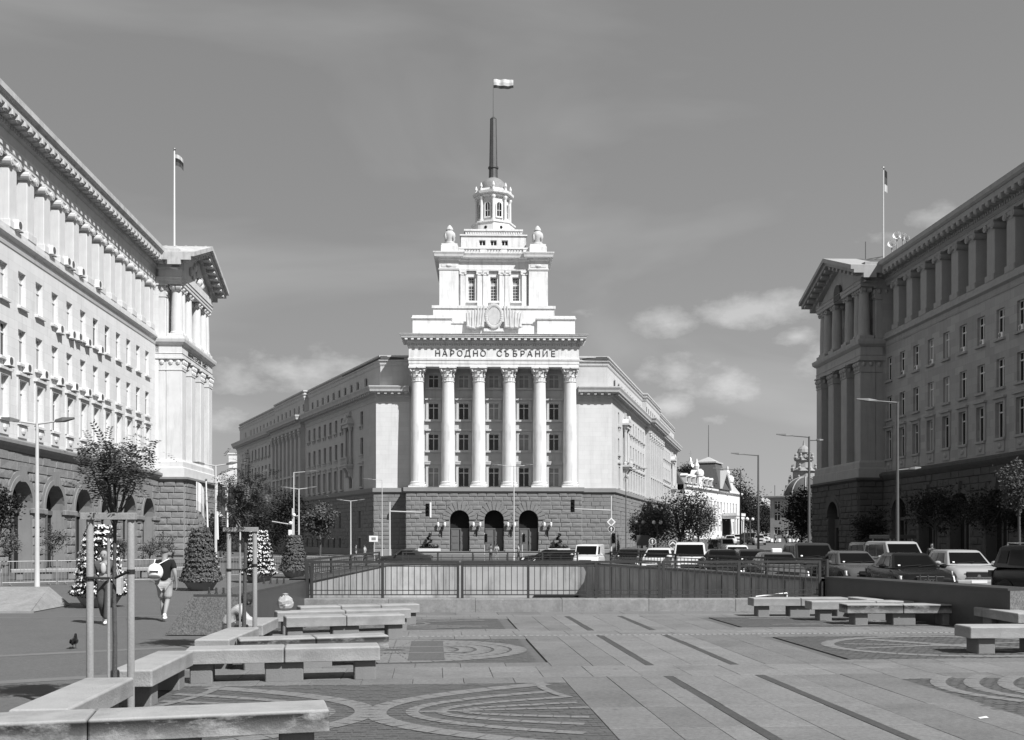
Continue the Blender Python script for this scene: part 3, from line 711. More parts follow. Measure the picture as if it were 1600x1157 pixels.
for side in (-1, 1):
    b = MB(); path = wing_path(side, 10.8)
    for p, q2 in zip(path, path[1:]):
        d = Vector(q2)-Vector(p); n = int(d.length/.8); dn = d.normalized(); o = Vector((dn.y,-dn.x))
        for k in range(n):
            c = Vector(p)+dn*(d.length*(k+.5)/n); u = dn*.17
            c0, c1 = c+o*.25, c+o*.9
            b.poly_prism([tuple(c0-u),tuple(c1-u),tuple(c1+u),tuple(c0+u)], 20.3, 20.62)
    tag(b.build('modillions', M_TRIMW, PL), kind='stuff')
poly = [WP(-1,WL,-.6),WP(-1,0,-.6),(-10.8,3.2),(10.8,3.2),WP(1,0,-.6),WP(1,WL,-.6)]
MB().poly_prism(poly, 24.9, 25.3).build('roof', M_ROOFD, PL)
MB().poly_prism([(-10.6,3),(10.6,3),(10.6,22),(-10.6,22)], 24.9, 27.4).build('roof', M_ROOFD, PL)
WROWS = [(8.75,11.5,1.25),(13.1,15.3,1.2),(17.0,18.8,1.15)]
for side in (-1, 1):
    c, d, n = (CL, DL, NL) if side < 0 else (CR, DR, NR)
    if side < 0: org = c+d*WL; ang = math.atan2(-d.y, -d.x); U = lambda a: WL-a
    else: org = c; ang = math.atan2(d.y, d.x); U = lambda a: a
    W = bpy.data.objects.new('wing', None); COL.objects.link(W); W.parent = PL; W.location = (org.x, org.y, 0); W.rotation_euler = (0,0,ang)
    singles = [6.0, WL-6.0]; grp = [15.1+2.95*k for k in range(7)]; grp += [WL-a for a in grp]
    bay = [B0+1.9+2.73*k for k in range(7)]
    ho = []
    def rect(a, w, z0, z1): u = U(a); return (u-w/2,u+w/2,z0,z1)
    for a in singles+grp:
        for z0, z1, w in WROWS: ho.append(rect(a, w, z0, z1))
    for a in (11.1, WL-11.1): ho.append(rect(a, 1.5, 13.2, 17.0)); ho.append(rect(a, 1.3, 8.75, 10.6))
    l0, l1 = sorted((U(B0), U(B1)))
    left = [h for h in ho if h[1] < l0]; right = [h for h in ho if h[0] > l1]
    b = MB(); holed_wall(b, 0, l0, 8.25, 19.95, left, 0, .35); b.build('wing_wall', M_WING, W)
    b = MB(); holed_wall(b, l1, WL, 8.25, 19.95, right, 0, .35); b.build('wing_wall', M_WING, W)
    bh = [rect(a, 1.25, z0, z1) for a in bay for z0, z1, w in ((8.75,11.6,0),(12.4,15.6,0),(16.4,18.3,0))]
    b = MB(); holed_wall(b, l0, l1, 8.25, 19.95, bh, -BO+.25, .3); b.box(l0,l0+.25,-BO+.0,.3,8.25,19.95); b.box(l1-.25,l1,-BO,.3,8.25,19.95); b.build('bay_wall', M_WING, W)
    k = 0
    for h in ho+bh:
        k += 1; dark = M_GLASS if k % 4 else M_CURT
        yy = .3 if h in ho else -BO+.5
        window(W, (h[0]+h[1])/2, h[2], h[1]-h[0], h[3]-h[2], yy, 'plain', dark, M_FRAMED if side < 0 else M_FRAME)
    for a in singles+grp:
        for i, (z0, z1, w) in enumerate(WROWS):
            u = U(a); s = MB()
            s.box(u-w/2-.2,u+w/2+.2,-.3,0,z0-.22,z0-.02)
            if i == 2:
                for e in (-1, 1): s.box(u+e*(w/2-.1)-.1,u+e*(w/2-.1)+.1,-.22,0,z0-.6,z0-.22)
            if i == 1: s.box(u-w/2-.1,u+w/2+.1,-.12,0,z0-.5,z0-.22)
            s.build('window_sill', M_TRIMW, W)
            if i == 0:
                s = MB(); s.box(u-w/2-.28,u+w/2+.28,-.32,0,z1+.38,z1+.58); s.box(u-w/2-.16,u-w/2,-.12,0,z0,z1+.38); s.box(u+w/2,u+w/2+.16,-.12,0,z0,z1+.38); s.box(u-w/2,u+w/2,-.12,0,z1,z1+.38); s.build('window_surround', M_TRIMW, W)
    for a in (11.1, WL-11.1):      # two-storey balcony frames near the ends
        u = U(a); s = MB(); s.box(u-1.5,u+1.5,-1.1,0,11.75,12.0); s.box(u-1.35,u+1.35,-.95,0,11.5,11.75); so_ = s.build('balcony', M_TRIMW, W)
        s = MB(); s.box(u-1.45,u+1.45,-1.05,-.92,12.85,13.0)
        for j in range(9): s.lathe([(.06,12.0),(.1,12.3),(.05,12.6),(.07,12.85)], 6, u-1.3+j*.325, -.98)
        s.box(u-1.45,u-1.3,-1.05,-.9,12,12.85); s.box(u+1.3,u+1.45,-1.05,-.9,12,12.85); s.build('balustrade', M_TRIMW, so_)
        for e in (-1, 1):
            s = MB(); s.add([(u+e*.9-.18,0,10.0),(u+e*.9+.18,0,10.0),(u+e*.9+.18,-.9,11.5),(u+e*.9-.18,-.9,11.5),(u+e*.9-.18,0,11.5),(u+e*.9+.18,0,11.5)], [(0,1,2,3),(0,3,4),(1,5,2),(3,2,5,4)]); s.ball((u+e*.9,-.35,10.6),.2,.25,.4,6,4); s.build('bracket', M_TRIMW, W)
            s = MB(); s.lathe([(.3,12.0),(.3,12.3),(.22,12.4),(.19,16.5),(.3,16.9),(.3,17.05)], 10, u+e*1.05, -.35); s.build('frame_column', M_TRIMW, W)
        s = MB(); s.box(u-1.4,u+1.4,-.75,0,17.05,17.5); s.box(u-1.65,u+1.65,-.95,0,17.5,17.75); s.xz_prism([(u-1.55,17.75),(u+1.55,17.75),(u+.9,18.35),(u,18.6),(u-.9,18.35)], -.8, 0); s.ball((u,-.7,18.35),.55,.3,.55,8,6); s.box(u-.35,u+.35,-.3,0,18.6,19.3); s.build('frame_pediment', M_TRIMW, W)
    for j in range(8):
        u = U(B0+.55+2.73*j); s = MB(); s.box(u-.42,u+.42,-BO-.12,-BO+.25,8.3,17.9); s.box(u-.52,u+.52,-BO-.2,-BO+.25,8.3,8.8); p = s.build('pilaster', M_TRIMW, W)
        s = MB(); s.box(u-.46,u+.46,-BO-.15,-BO+.2,17.9,18.9); s.box(u-.58,u+.58,-BO-.32,-BO+.2,18.9,19.25)
        for e in (-1, 1): s.ball((u+e*.4,-BO-.2,18.6),.2,.2,.25,6,4); s.ball((u+e*.22,-BO-.18,18.2),.16,.14,.25,6,4)
        s.build('capital', M_TRIMW, p)
    s = MB(); s.box(l0+.1,l1-.1,-BO-.1,-BO+.25,11.75,12.05); s.build('string_course', M_TRIMW, W)
    # attic windows
    for a in singles+[9.7+2.9*k for k in range(25) if not (B0-1 < 9.7+2.9*k < B0+.4)]:
        if a > WL-4: continue
        y0 = .55-(BO if B0 < a < B1 else 0)
        m_ = MB(); m_.box(U(a)-.36,U(a)+.36,y0-.05,y0-.012,22.1,23.2); wo = m_.build('attic_window', M_FRAMED, W); MB().box(U(a)-.28,U(a)+.28,y0-.06,y0-.052,22.18,23.12).build('pane', M_GLASS, wo)
    # base
    p0, p1 = -.3, -.3
    bw = [rect(a, 1.0, z0, z1) for a in singles+grp+bay for z0, z1 in ((3.2,5.5),(.5,1.9))]
    b = MB(); holed_wall(b, 0, WL, -1.5, 7.7, bw, -.3, .5); b.box(l0,l1,-BO-.3,-.31,-1.5,7.7) if False else None; b.build('wing_base', M_SMOOTHC, W)
    b = MB(); b.add([(l0,-BO-.3,-1.5),(l1,-BO-.3,-1.5),(l1,-BO-.3,7.7),(l0,-BO-.3,7.7),(l0,-.3,-1.5),(l0,-.3,7.7),(l1,-.3,-1.5),(l1,-.3,7.7)], [(0,1,2,3),(4,0,3,5),(1,6,7,2)]); b.build('bay_base', M_RUST, W)
    s = MB()
    for h in bw:
        if l0 < h[0] < l1: continue
        s.add([(h[0],.1,h[2]),(h[1],.1,h[2]),(h[1],.1,h[3]),(h[0],.1,h[3])], [(0,1,2,3)])
    s.build('base_panes', M_GLASS, W)
    x0, x1 = (WL-40, WL) if side < 0 else (0, 40)
    blocks(W, x0, x1, .55, 7.65, -.3, M_RUST, .55, 1.35, proud=.07, skip=[(h[0]-.15,h[1]+.15,h[2]-.1,h[3]+.1) for h in bw]+[(l0,l1,-5,20)])

# ------------------------------------------------------------------ the two ministry buildings that face each other across the square
def ministry(name, label, loc, ang, sg, LA, p0, pitch, nwin, arches, mw, mt, mc, mr, ms, glasses, frame, ztop, carved):
    """local x runs along the front (to the right seen from outside), y into the building; a = distance from the corner pavilion"""
    T = thing(name, label, 'building', loc, ang)
    U = lambda a: sg*a
    def seg(a0, a1): return sorted((U(a0), U(a1)))
    dz = ztop-29.6
    u0, u1 = seg(0, LA)
    AR = [(U(a), 3.5, 3.95) for a in arches]
    bud = [215]
    # arcaded ground floor
    b = MB(); arch_wall(b, u0, u1, -.8, 7.6, AR, -.35, .85, -.1); b.build('base_wall', ms, T)
    blocks(T, u0, u1, .2, 7.5, -.35, mr, .61, 1.25, AR, .62, .12, bud)
    for a in arches:
        uc = U(a); r = MB(); arch_ring(r, uc, 3.95, 1.75, 2.08, -.5, -.34); arch_ring(r, uc, 3.95, 2.08, 2.4, -.44, -.34); ro = r.build('archivolt', ms, T)
        k = MB(); k.xz_prism([(uc-.22,5.6),(uc+.22,5.6),(uc+.36,6.6),(uc-.36,6.6)], -.68, -.34); k.build('keystone', ms, ro)
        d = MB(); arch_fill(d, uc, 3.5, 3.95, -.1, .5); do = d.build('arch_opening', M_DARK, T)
        f = MB(); f.box(uc-1.7,uc+1.7,.36,.49,3.6,3.9)
        for e in (-1, 0, 1): f.box(uc+e*.75-.06,uc+e*.75+.06,.38,.49,-.1,3.6)
        f.build('arch_grille', M_FRAMED, do)
    imp = [u0]+[v for uc, w, z in sorted(AR) for v in (uc-w/2, uc+w/2)]+[u1]
    for p, q in zip(imp[::2], imp[1::2]):
        if q-p > .1:
            m_ = MB(); m_.cbox(p-.1,q+.1,-.6,-.34,3.62,3.95,.05); m_.build('impost', ms, T)
            for v, e in ((p, 1), (q, -1)):
                if abs(v-u0) > .01 and abs(v-u1) > .01: mm = MB(); mm.box(v,v+e*.62,-.42,-.34,-.5,3.6); mm.build('arch_pier', ms, T)
    b = MB(); b.sweep([(u0,-.35),(u1,-.35)], [(-.3,7.5),(.1,7.5),(.3,7.75),(.42,7.95),(.42,8.15),(.15,8.3),(-.3,8.35)]); b.build('base_cornice', ms, T)
    # main wall and its three rows of windows
    W = [U(p0+pitch*k) for k in range(nwin)]; ROW = [(9.6,12.3,1.2),(13.45,15.65,1.2),(17.2,19.45,1.2)]
    hol = [(u-w/2,u+w/2,a,c) for u in W for a, c, w in ROW]
    b = MB(); holed_wall(b, u0, u1, 8.3, 20.7, hol, 0, .30); b.build('wall', mw, T)
    k = 0
    for u in W:
        for i, (a, c, w) in enumerate(ROW):
            k += 1; g = glasses[(k*5+i*3+k//7) % len(glasses)]
            window(T, u, a, w, c-a, .24, 'plain', g, frame)
            s = MB(); s.cbox(u-w/2-.16,u+w/2+.16,-.2,.02,a-.2,a-.01,.03)
            if i == 0: s.box(u-w/2-.08,u+w/2+.08,-.08,.0,a-1.05,a-.22); s.ball((u,-.1,a-.62),.3,.1,.22,8,4)
            s.build('window_sill', mt, T)
            if i == 0:
                s = MB(); s.box(u-w/2-.24,u-w/2,-.1,.0,a,c+.02); s.box(u+w/2,u+w/2+.24,-.1,.0,a,c+.02); s.box(u-w/2-.24,u+w/2+.24,-.1,.0,c+.02,c+.3); s.box(u-w/2-.34,u+w/2+.34,-.26,.0,c+.3,c+.46); s.build('window_surround', mt, T)
    b = MB(); b.sweep([(u0,0),(u1,0)], [(-.2,20.6),(.05,20.6),(.1,20.8),(.04,20.85),(.04,21.1),(.3,21.25),(.3,21.45),(.08,21.5),(.08,21.9),(-1.2,21.92),(-1.2,21.2),(-.2,21.0)]); b.build('string_course', mt, T)
    # pier loggia of the top floors
    P = [U(p0+pitch*(k-.5)) for k in range(nwin+1) if p0+pitch*(k-.5) > .5]
    hol = [(u-.62,u+.62,22.7,25.5) for u in W]
    b = MB(); holed_wall(b, u0, u1, 21.9, 26.6, hol, 1.05, .3); b.build('loggia_wall', mw, T)
    for k, u in enumerate(W): window(T, u, 22.7, 1.24, 2.8, 1.28, 'plain', glasses[(k*3+1) % len(glasses)], frame)
    pm = MB().cbox(-.6,.6,0,1.04,.5,3.95,.04).mesh('pier', mt); pb = MB().cbox(-.72,.72,-.12,1.04,0,.5,.04).mesh('pier_base', mt); ic = ionic(1.15,1.0,.72).mesh('capital', mt)
    for u in P:
        o = inst('pier', pm, T, (u,0,21.9)); inst('pier_base', pb, o); inst('capital', ic, o, (0,0,3.93))
    # corner pavilion
    c0, c1 = -13.0, 0.0; v0, v1 = seg(c0, c1); uc = (v0+v1)/2; inner = U(0); y1 = -2.5
    mainp = [(u0,0),(u1,0)]
    if sg < 0: path = mainp[:-1]+[(inner,0),(inner,y1),(v1,y1),(v1,6)]
    else: path = [(v0,6),(v0,y1),(inner,y1),(inner,0)]+mainp[1:]
    pav = [p for p in path if p[0] >= v0-.01 and p[0] <= v1+.01]
    PA = [(uc,3.2,4.1)]
    b = MB(); arch_wall(b, v0-.35, v1+.35, -.8, 7.6, PA, y1-.35, 1.2, -.1)
    for x in (v0-.35, v1+.35): b.add([(x,y1-.35,-.8),(x,8,-.8),(x,8,7.6),(x,y1-.35,7.6)], [(0,1,2,3)])
    b.build('pavilion_base', ms, T)
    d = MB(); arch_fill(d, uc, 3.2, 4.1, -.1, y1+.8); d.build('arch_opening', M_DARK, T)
    r = MB(); arch_ring(r, uc, 4.1, 1.6, 2.0, y1-.52, y1-.34); arch_ring(r, uc, 4.1, 2.0, 2.35, y1-.45, y1-.34); r.build('archivolt', ms, T)
    f = MB(); f.box(uc-1.6,uc+1.6,y1+.3,y1+.5,3.0,3.9); f.box(uc-1.6,uc-1.2,y1+.3,y1+.5,-.1,3.0); f.box(uc+1.2,uc+1.6,y1+.3,y1+.5,-.1,3.0); f.build('portal', ms, T)
    bud2 = [75]
    blocks(T, v0-.35, v1+.35, .2, 7.5, y1-.35, mr, .61, 1.25, PA, .6, .11, bud2)
    if sg < 0: blocks(T, y1-.35, -.36, .2, 7.5, 0, mr, .61, 1.2, proud=.11, budget=[20], rot=R(-90), org=(inner-.35,-2.86-0,0)) if False else None
    # side of the pavilion that faces down the square
    sx = inner+(-.35 if sg < 0 else .35)
    if sg < 0: blocks(T, 0, 2.4, .2, 7.5, 0, mr, .61, 1.2, proud=.11, budget=[30], rot=R(-90), org=(sx,-.4,0))
    else: blocks(T, 0, 2.4, .2, 7.5, 0, mr, .61, 1.2, proud=.11, budget=[30], rot=R(90), org=(sx,-2.8,0))
    pth = [(x+(.35 if x > uc else -.35) if y < -.1 or abs(x-inner) < .01 or y > 1 else x, y-(.35 if y < 1 else 0)) for x, y in pav]
    b = MB(); b.sweep(pth, [(-.4,7.4),(.1,7.4),(.35,7.6),(.35,7.8),(-.4,7.85)]); b.build('base_cornice', ms, T)
    b = MB(); b.sweep(pav, [(-.6,7.8),(.3,7.8),(.3,8.7),(.15,8.8),(.15,9.3),(.05,9.5),(-.6,9.5)]); b.build('pavilion_plinth', mt, T)
    # giant order below, with deep shadowed bays
    b = MB(); b.box(v0+.6,v1-.6,y1+1.5,8,9.4,26.6); b.build('pavilion_core', mw, T)
    ch = 1.25
    def pier(x, y, w, d, z0, z1):
        o = MB().cbox(x-w/2,x+w/2,y,y+d,z0,z1-ch,.05).build('giant_pilaster', mt, T)
        q = MB(); q.box(x-w/2-.05,x+w/2+.05,y-.05,y+d,z1-ch,z1-ch+.12); q.box(x-w/2,x+w/2,y,y+d,z1-ch+.12,z1-.15); q.box(x-w/2-.2,x+w/2+.2,y-.2,y+d+.1,z1-.15,z1)
        n = 3
        for k in range(n):
            xx = x-w/2+.2+(w-.4)*k/(n-1); q.ball((xx,y-.06,z1-.45),.24,.2,.26,6,4); q.ball((xx,y-.03,z1-.85),.2,.12,.25,6,4)
        side = x+(w/2 if U(1) > 0 else -w/2)
        for k in range(2): q.ball((side, y+.35+.7*k, z1-.45),.2,.24,.26,6,4)
        q.build('capital', mt, o); return o
    for a in (-.85,-4.6,-8.4,-12.15): pier(U(a), y1, 1.55, 1.5, 9.45, 19.4)
    pier(U(-.75), -.95, 1.3, 1.2, 9.45, 19.4)
    for a in (-2.7,-6.5,-10.3):
        for z0, z1 in ((10,12.6),(13.6,15.8),(16.6,18.6)): window(T, U(a), z0, 1.2, z1-z0, y1+1.46, 'plain', glasses[0], frame)
    b = MB(); b.sweep(pav, [(-1.0,19.4),(.02,19.4),(.02,19.75),(.08,19.8),(-.0,19.85),(-.0,20.6),(.1,20.65),(.32,20.85),(.38,21.1),(.38,21.25),(.1,21.4),(-1.0,21.42)]); b.build('pavilion_entablature', mt, T)
    MB().box(v0+.3,v1-.3,y1+.9,2,19.5,21.35).build('pavilion_floor', mt, T)
    # upper colonnade
    sh = MB().lathe([(.66,0),(.66,.16),(.56,.25),(.55,.4),(.54,2),(.47,4.3)], 18).mesh('column', mt, 40)
    ci = MB(); ci.lathe([(.48,0),(.56,.1),(.5,.18)], 14); ci.box(-.6,.6,-.6,.6,.55,.7)
    for e in (-1, 1):
        for g in (-1, 1): ci.tube((e*.5,g*.5,.36),(e*.5,g*.05,.36),.26,None,10); ci.ball((e*.5,g*.52,.36),.12,seg=6,rings=4)
    ci.box(-.5,.5,-.45,.45,.3,.56); cim = ci.mesh('capital', mt)
    cols = [(U(a), y1+.68) for a in (-.85,-4.6,-8.4,-12.15)]+[(U(-2.05), y1+.68),(U(-10.95), y1+.68)]+[(U(-12.15),y1+1.9)]
    for x, y in cols:
        o = inst('column', sh, T, (x,y,21.75)); inst('column_base', SM.setdefault(('cb',mt.name), MB().cbox(-.72,.72,-.72,.72,-.36,0,.03).mesh('column_base', mt)), o); inst('capital', cim, o, (0,0,4.15))
    pier(U(-.75), -.95, 1.3, 1.2, 21.42, 26.5)
    for a in (-2.7,-6.5,-10.3): window(T, U(a), 22.2, 1.3, 3.2, y1+1.46, 'plain', M_GLASS, frame)
    # entablature all the way round, cornice with modillions
    b = MB(); b.sweep(path, [(-1.0,26.5),(-.05,26.5),(-.05,26.8),(.02,26.82),(.02,27.1),(.1,27.15),(-.0,27.2),(-.0,27.95+dz),(-1.0,27.95+dz)]); b.build('entablature', mt, T)
    MB().box(v0+.4,v1-.4,y1+.9,3,26.6,27.9).build('colonnade_ceiling', mt, T)
    zc = 27.9+dz
    PROF = [(-.8,zc),(.05,zc),(.2,zc+.15),(.2,zc+.42),(.35,zc+.5),(1.0,zc+.72),(1.0,zc+1.12),(1.08,zc+1.14),(1.22,zc+1.3),(1.22,zc+1.68),(-.8,zc+1.85)]
    b = MB()
    if sg < 0: cp = path[:3]; tail = [(v1,y1),(v1,6)]
    else: cp = path[-3:]; tail = [(v0,6),(v0,y1)]
    b.sweep(cp, PROF); b.build('cornice', mc, T)
    b = MB(); b.sweep(tail, PROF); b.build('cornice', mc, T)
    mm = MB().cbox(-.2,.2,-.84,0,0,.34,.05); mm.ball((0,-.66,.0),.2,.16,.14,8,4); mm = mm.mesh('modillion', mc)
    for k in range(int(LA/.95)): inst('modillion', mm, T, (U(.9+.95*k),-.22,zc+.42))
    for k in range(2): inst('modillion', mm, T, (inner-sg*(-.22) if False else inner+(-.22 if sg < 0 else .22), -.75-.95*k, zc+.42), R(-90) if sg < 0 else R(90))
    dn = MB()
    for k in range(int(LA/.36)): u = U(.4+.36*k); dn.box(u-.1,u+.1,-.3,-.18,zc+.17,zc+.38)
    tag(dn.build('dentils', mc, T), kind='stuff')
    # pediment: tympanum, raking cornices with modillions
    ha = 2.75; zb = zc-.05; hw = (v1-v0)/2+1.5; yf = y1
    t = MB(); nh = [(uc-hw+.6,zb),(uc+hw-.6,zb),(uc,zb+ha+.35)]
    if carved: t.xz_prism(nh, yf+.25, yf+.9); t.build('tympanum', mt, T)
    else: t.xz_prism(nh, yf+.25, yf+.9); t.build('tympanum', mt, T); n_ = MB(); n_.xz_prism([(uc-.9,26.55),(uc+.9,26.55)]+arch_pts(uc,1.8,28.3+dz,8), yf-.06, yf+.3); n_.build('niche', M_SMOOTHR, T)
    if carved:
        s = MB(); r = random.Random(3)
        for k in range(26):
            x = r.uniform(-2.6,2.6); z = r.uniform(0.15,1)*(2.3-abs(x)*.62)
            s.ball((uc+x,yf+.12,zb+.15+max(.1,z)),r.uniform(.2,.42),.22,r.uniform(.25,.5),7,5)
        s.build('carved_relief', mt, T)
    for e in (-1, 1):
        x0, z0, x1, z1 = uc+e*hw, zc+.55, uc, zc+.55+ha
        d = Vector((x1-x0, z1-z0)).normalized(); n = Vector((-d.y, d.x)) if e < 0 else Vector((d.y, -d.x))
        def band(y0, y1_, o0, o1, nm, m_):
            q = MB(); mid = []
            for x, z, s_ in ((x0,z0,0),(x1,z1,1)):
                for o in (o0, o1):
                    if s_: mid.append((x, z+o/abs(n.y)))
                    else: mid.append((x, z+o/abs(n.y)))
            q.xz_prism([mid[0],mid[2],mid[3],mid[1]], y0, y1_); return q.build(nm, m_, T)
        band(yf-1.2, yf+2, .0, .32, 'raking_cornice', mc); band(yf-1.5, yf+2, .32, .72, 'raking_cornice', mc); band(yf-.25, yf+1, -.42, .0, 'raking_cornice', mc)
        L_ = (Vector((x1,z1))-Vector((x0,z0))).length
        for k in range(7):
            s_ = (k+.7)/7.4*L_; q = MB(); q.cbox(-.2,.2,-.85,0,-.34,0,.04)
            o = q.build('modillion', mc, T, (x0+d.x*s_, yf-.25, z0+d.y*s_)); o.rotation_euler = (0, -math.atan2(d.y*(-e), d.x*(-e)) if e > 0 else -math.atan2(d.y, d.x), 0)
        # roof slope behind
        q = MB(); o = .72/abs(n.y); q.xz_prism([(x0,z0+.55),(x1,z1+o),(x1,z1+o-.2),(x0,z0+.3)], yf+2, 14); q.build('pavilion_roof', M_ROOF if carved else M_ROOFD, T)
        if carved:
            rb = MB()
            for k in range(16):
                y = yf-.9+k*1.0; rb.xz_prism([(x0+e*-.2,z0+.62),(x1,z1+o+.06),(x1,z1+o-.05),(x0-e*.2,z0+.4)], y, y+.16)
            rb.build('roof_ribs', M_ROOF, T)
    # roofs and body
    b = MB(); b.box(u0,u1,1.36,20,zc+1.0,zc+1.7); b.build('roof', M_ROOFD, T)
    b = MB(); b.box(u0+.1,u1-.1,1.5,20,-.8,zc+1.0) if False else b.add([(u,y,z) for u in (u0,u1) for y,z in ((-.3,-.8),(20,-.8),(20,zc+1),(-.3,zc+1))],[(0,1,2,3),(4,7,6,5),(1,5,6,2)]); b.build('side_wall', mw, T)
    b = MB(); e1, e0 = zc+1.75, zc+4.3; b.add([(v0-.6,3,e1),(v1+.6,3,e1),(v1+.6,18,e1),(v0-.6,18,e1),(v0+2.5,8.5,e0),(v1-2.5,8.5,e0),(v1-2.5,12,e0),(v0+2.5,12,e0)], [(0,1,5,4),(1,2,6,5),(2,3,7,6),(3,0,4,7),(4,5,6,7)]); b.build('hip_roof', M_ROOF if carved else M_ROOFD, T)
    return T, U, uc, y1
LFT_ANG = math.atan2(.998, -.0655); RGT_ANG = math.atan2(-.9994, .0344)
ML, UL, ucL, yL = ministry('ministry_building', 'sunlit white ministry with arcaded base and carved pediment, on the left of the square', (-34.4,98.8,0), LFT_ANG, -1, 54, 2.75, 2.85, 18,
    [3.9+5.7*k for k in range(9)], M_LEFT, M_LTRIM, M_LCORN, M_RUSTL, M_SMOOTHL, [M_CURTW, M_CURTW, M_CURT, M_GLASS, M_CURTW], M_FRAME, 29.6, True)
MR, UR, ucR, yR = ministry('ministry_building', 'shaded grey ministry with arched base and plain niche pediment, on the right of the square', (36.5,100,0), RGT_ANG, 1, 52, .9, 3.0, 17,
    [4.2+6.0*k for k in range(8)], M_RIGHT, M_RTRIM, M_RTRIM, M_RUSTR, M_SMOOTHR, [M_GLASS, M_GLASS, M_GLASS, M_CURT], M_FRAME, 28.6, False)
word = 'МИНИСТЕРСКИ СЪВЕТ'
letters(ML, [(c, (ucL-3.9+.49*k, yL-.01, 19.95)) for k, c in enumerate(word) if c != ' '], .62, .03, M_LETTER, bold=.01)

# flags, poles, dishes on the two roofs
def flagpole(loc, h, r, label, m=M_WHITEP):
    T = thing('flagpole', label, 'flagpole', loc); MB().tube((0,0,0),(0,0,h),r,r*.6).build('pole', m, T); MB().ball((0,0,h),r*1.6).build('finial', M_CHROME, T); MB().box(-.3,.3,-.3,.3,-.1,.15).build('pole_base', M_GALV, T)
    return T
flagpole((-39.4,119.5,31.5), 15.8, .12, 'white flagpole on the roof behind the carved pediment')
f = inst('flag', flag_mesh(1.0,1.3,5,.7,(M_POLE,M_CARN,M_CARG)), None, (-39.28,119.5,46.7), R(10)); tag(f, 'drooping striped flag on the pole above the carved pediment', 'flag')
flagpole((38.6,106.5,30.0), 10.4, .12, 'grey flagpole on the roof of the shaded ministry', M_POLE)
f = inst('flag', flag_mesh(.35,2.2,9,.6,(M_CARN,M_CARG,M_POLE)), None, (38.75,106.5,40.2), R(20)); tag(f, 'limp furled flag on the pole above the shaded ministry', 'flag')
for i, (px, py, Y, s) in enumerate(((1394,383,101.5,.42),(1402,370,100.5,.42),(1411,371,98.5,.32),(1417,374,97.0,.26))):
    X = (px-800)/1600*Y; Z = H+(840-py)/1600*Y
    T = thing('satellite_dish', ('large white dish lowest of the cluster on the shaded roof','round white dish topmost of the cluster on the shaded roof','smaller white dish third along the shaded roof edge','smallest white dish rightmost on the shaded roof')[i], 'dish', (X,Y,29.9), 0, 'dishes on the shaded roof')
    d = MB(); d.lathe([(.05,-.15),(s*.5,-.1),(s*.85,.05),(s,.25),(s*.97,.27),(s*.8,.1),(s*.4,-.03),(.04,-.06)], 16, cap=False); do = d.build('reflector', M_WHITEP, T, (0,0,Z-29.9), (R(75),0,R(-25)), 60)
    MB().tube((0,0,-.4),(0,.1,Z-29.9),.06).build('mast', M_GALV, T); MB().tube((0,0,0),(0,0,.5),.04).build('feed_horn', M_GALV, do)
T = thing('roof_aerial', 'thin dark aerial frame on the shaded ministry roof beside the flagpole', 'aerial', (37.2,106,30.2)); a = MB(); a.tube((-.6,0,0),(-.6,0,2.4),.05); a.build('mast', M_POLED, T); a = MB(); a.tube((-1,0,.5),(1.2,0,.9),.05); a.tube((-1,0,.1),(1.2,0,.9),.04); a.build('frame', M_POLED, T)

# air conditioners hung on the sunlit front, and in the windows of the shaded one
def ac_unit(loc, ang, label, group, sc=1.0):
    T = thing('air_conditioner', label, 'air conditioner', loc, ang, group)
    inst('casing', SM.setdefault('ac', MB().cbox(-.42,.42,-.36,-.03,0,.6,.03).mesh('casing', M_WHITEP)), T)
    if 'acf' not in SM:
        g = MB(); g.tube((-.1,-.375,.3),(-.1,-.36,.3),.25,None,14); SM['acf'] = g.mesh('fan_grille', M_CARG)
        g = MB(); g.box(-.38,-.32,-.38,.0,-.06,.0); g.box(.32,.38,-.38,.0,-.06,.0); SM['acb'] = g.mesh('bracket', M_GALV)
    inst('fan_grille', SM['acf'], T); inst('bracket', SM['acb'], T); T.scale = (sc,sc,sc)
def on_left(px, py):
    r = (800-px)/1600; Y = 27.93/(r-.0655); return Vector((-r*Y, Y, H+(840-py)/1600*Y))
gl_ = 'air conditioners on the sunlit ministry front'
ORD = ['first','second','third','fourth','fifth','sixth','seventh','eighth','ninth']
acs = [((227,38),'top'),((275,60),'top'),((300,68),'top'),((337,90),'top'),((387,119),'top'),((25,163),'mid'),((98,192),'mid'),((165,217),'mid'),((228,242),'mid'),((285,264),'mid'),((337,286),'mid'),((387,305),'mid')]
n_ac = {'top':-1,'mid':-1}
for (x, y), rowname in acs:
    n_ac[rowname] += 1
    p = on_left(x*.3978, 500+y*.3976)
    ac_unit((p.x, p.y, p.z-.3), LFT_ANG, ORD[n_ac[rowname]]+(' air conditioner from the left under the top small windows of the sunlit ministry' if rowname == 'top' else ' air conditioner from the left under the middle windows of the sunlit ministry'), gl_)
for i_, (x, y) in enumerate(((70,700),(225,788),(293,834),(312,884),(358,884),(435,952))):
    p = on_left(x*.3458, 120+y*.3458); ac_unit((p.x, p.y, 21.95), LFT_ANG, ORD[i_]+' air conditioner from the left on the ledge of the upper piers', gl_)
for k in range(1, 9):
    v = Matrix.Rotation(RGT_ANG, 3, 'Z') @ Vector((UR(.9+3*k)-.1*(k % 3), .3, 0)) + Vector((36.5,100,17.23))
    if k != 4: ac_unit((v.x, v.y, v.z), RGT_ANG, ORD[k-1 if k < 4 else k-2]+' air conditioner from the left in the top window row of the shaded ministry', 'air conditioners in the windows of the shaded ministry', .72)

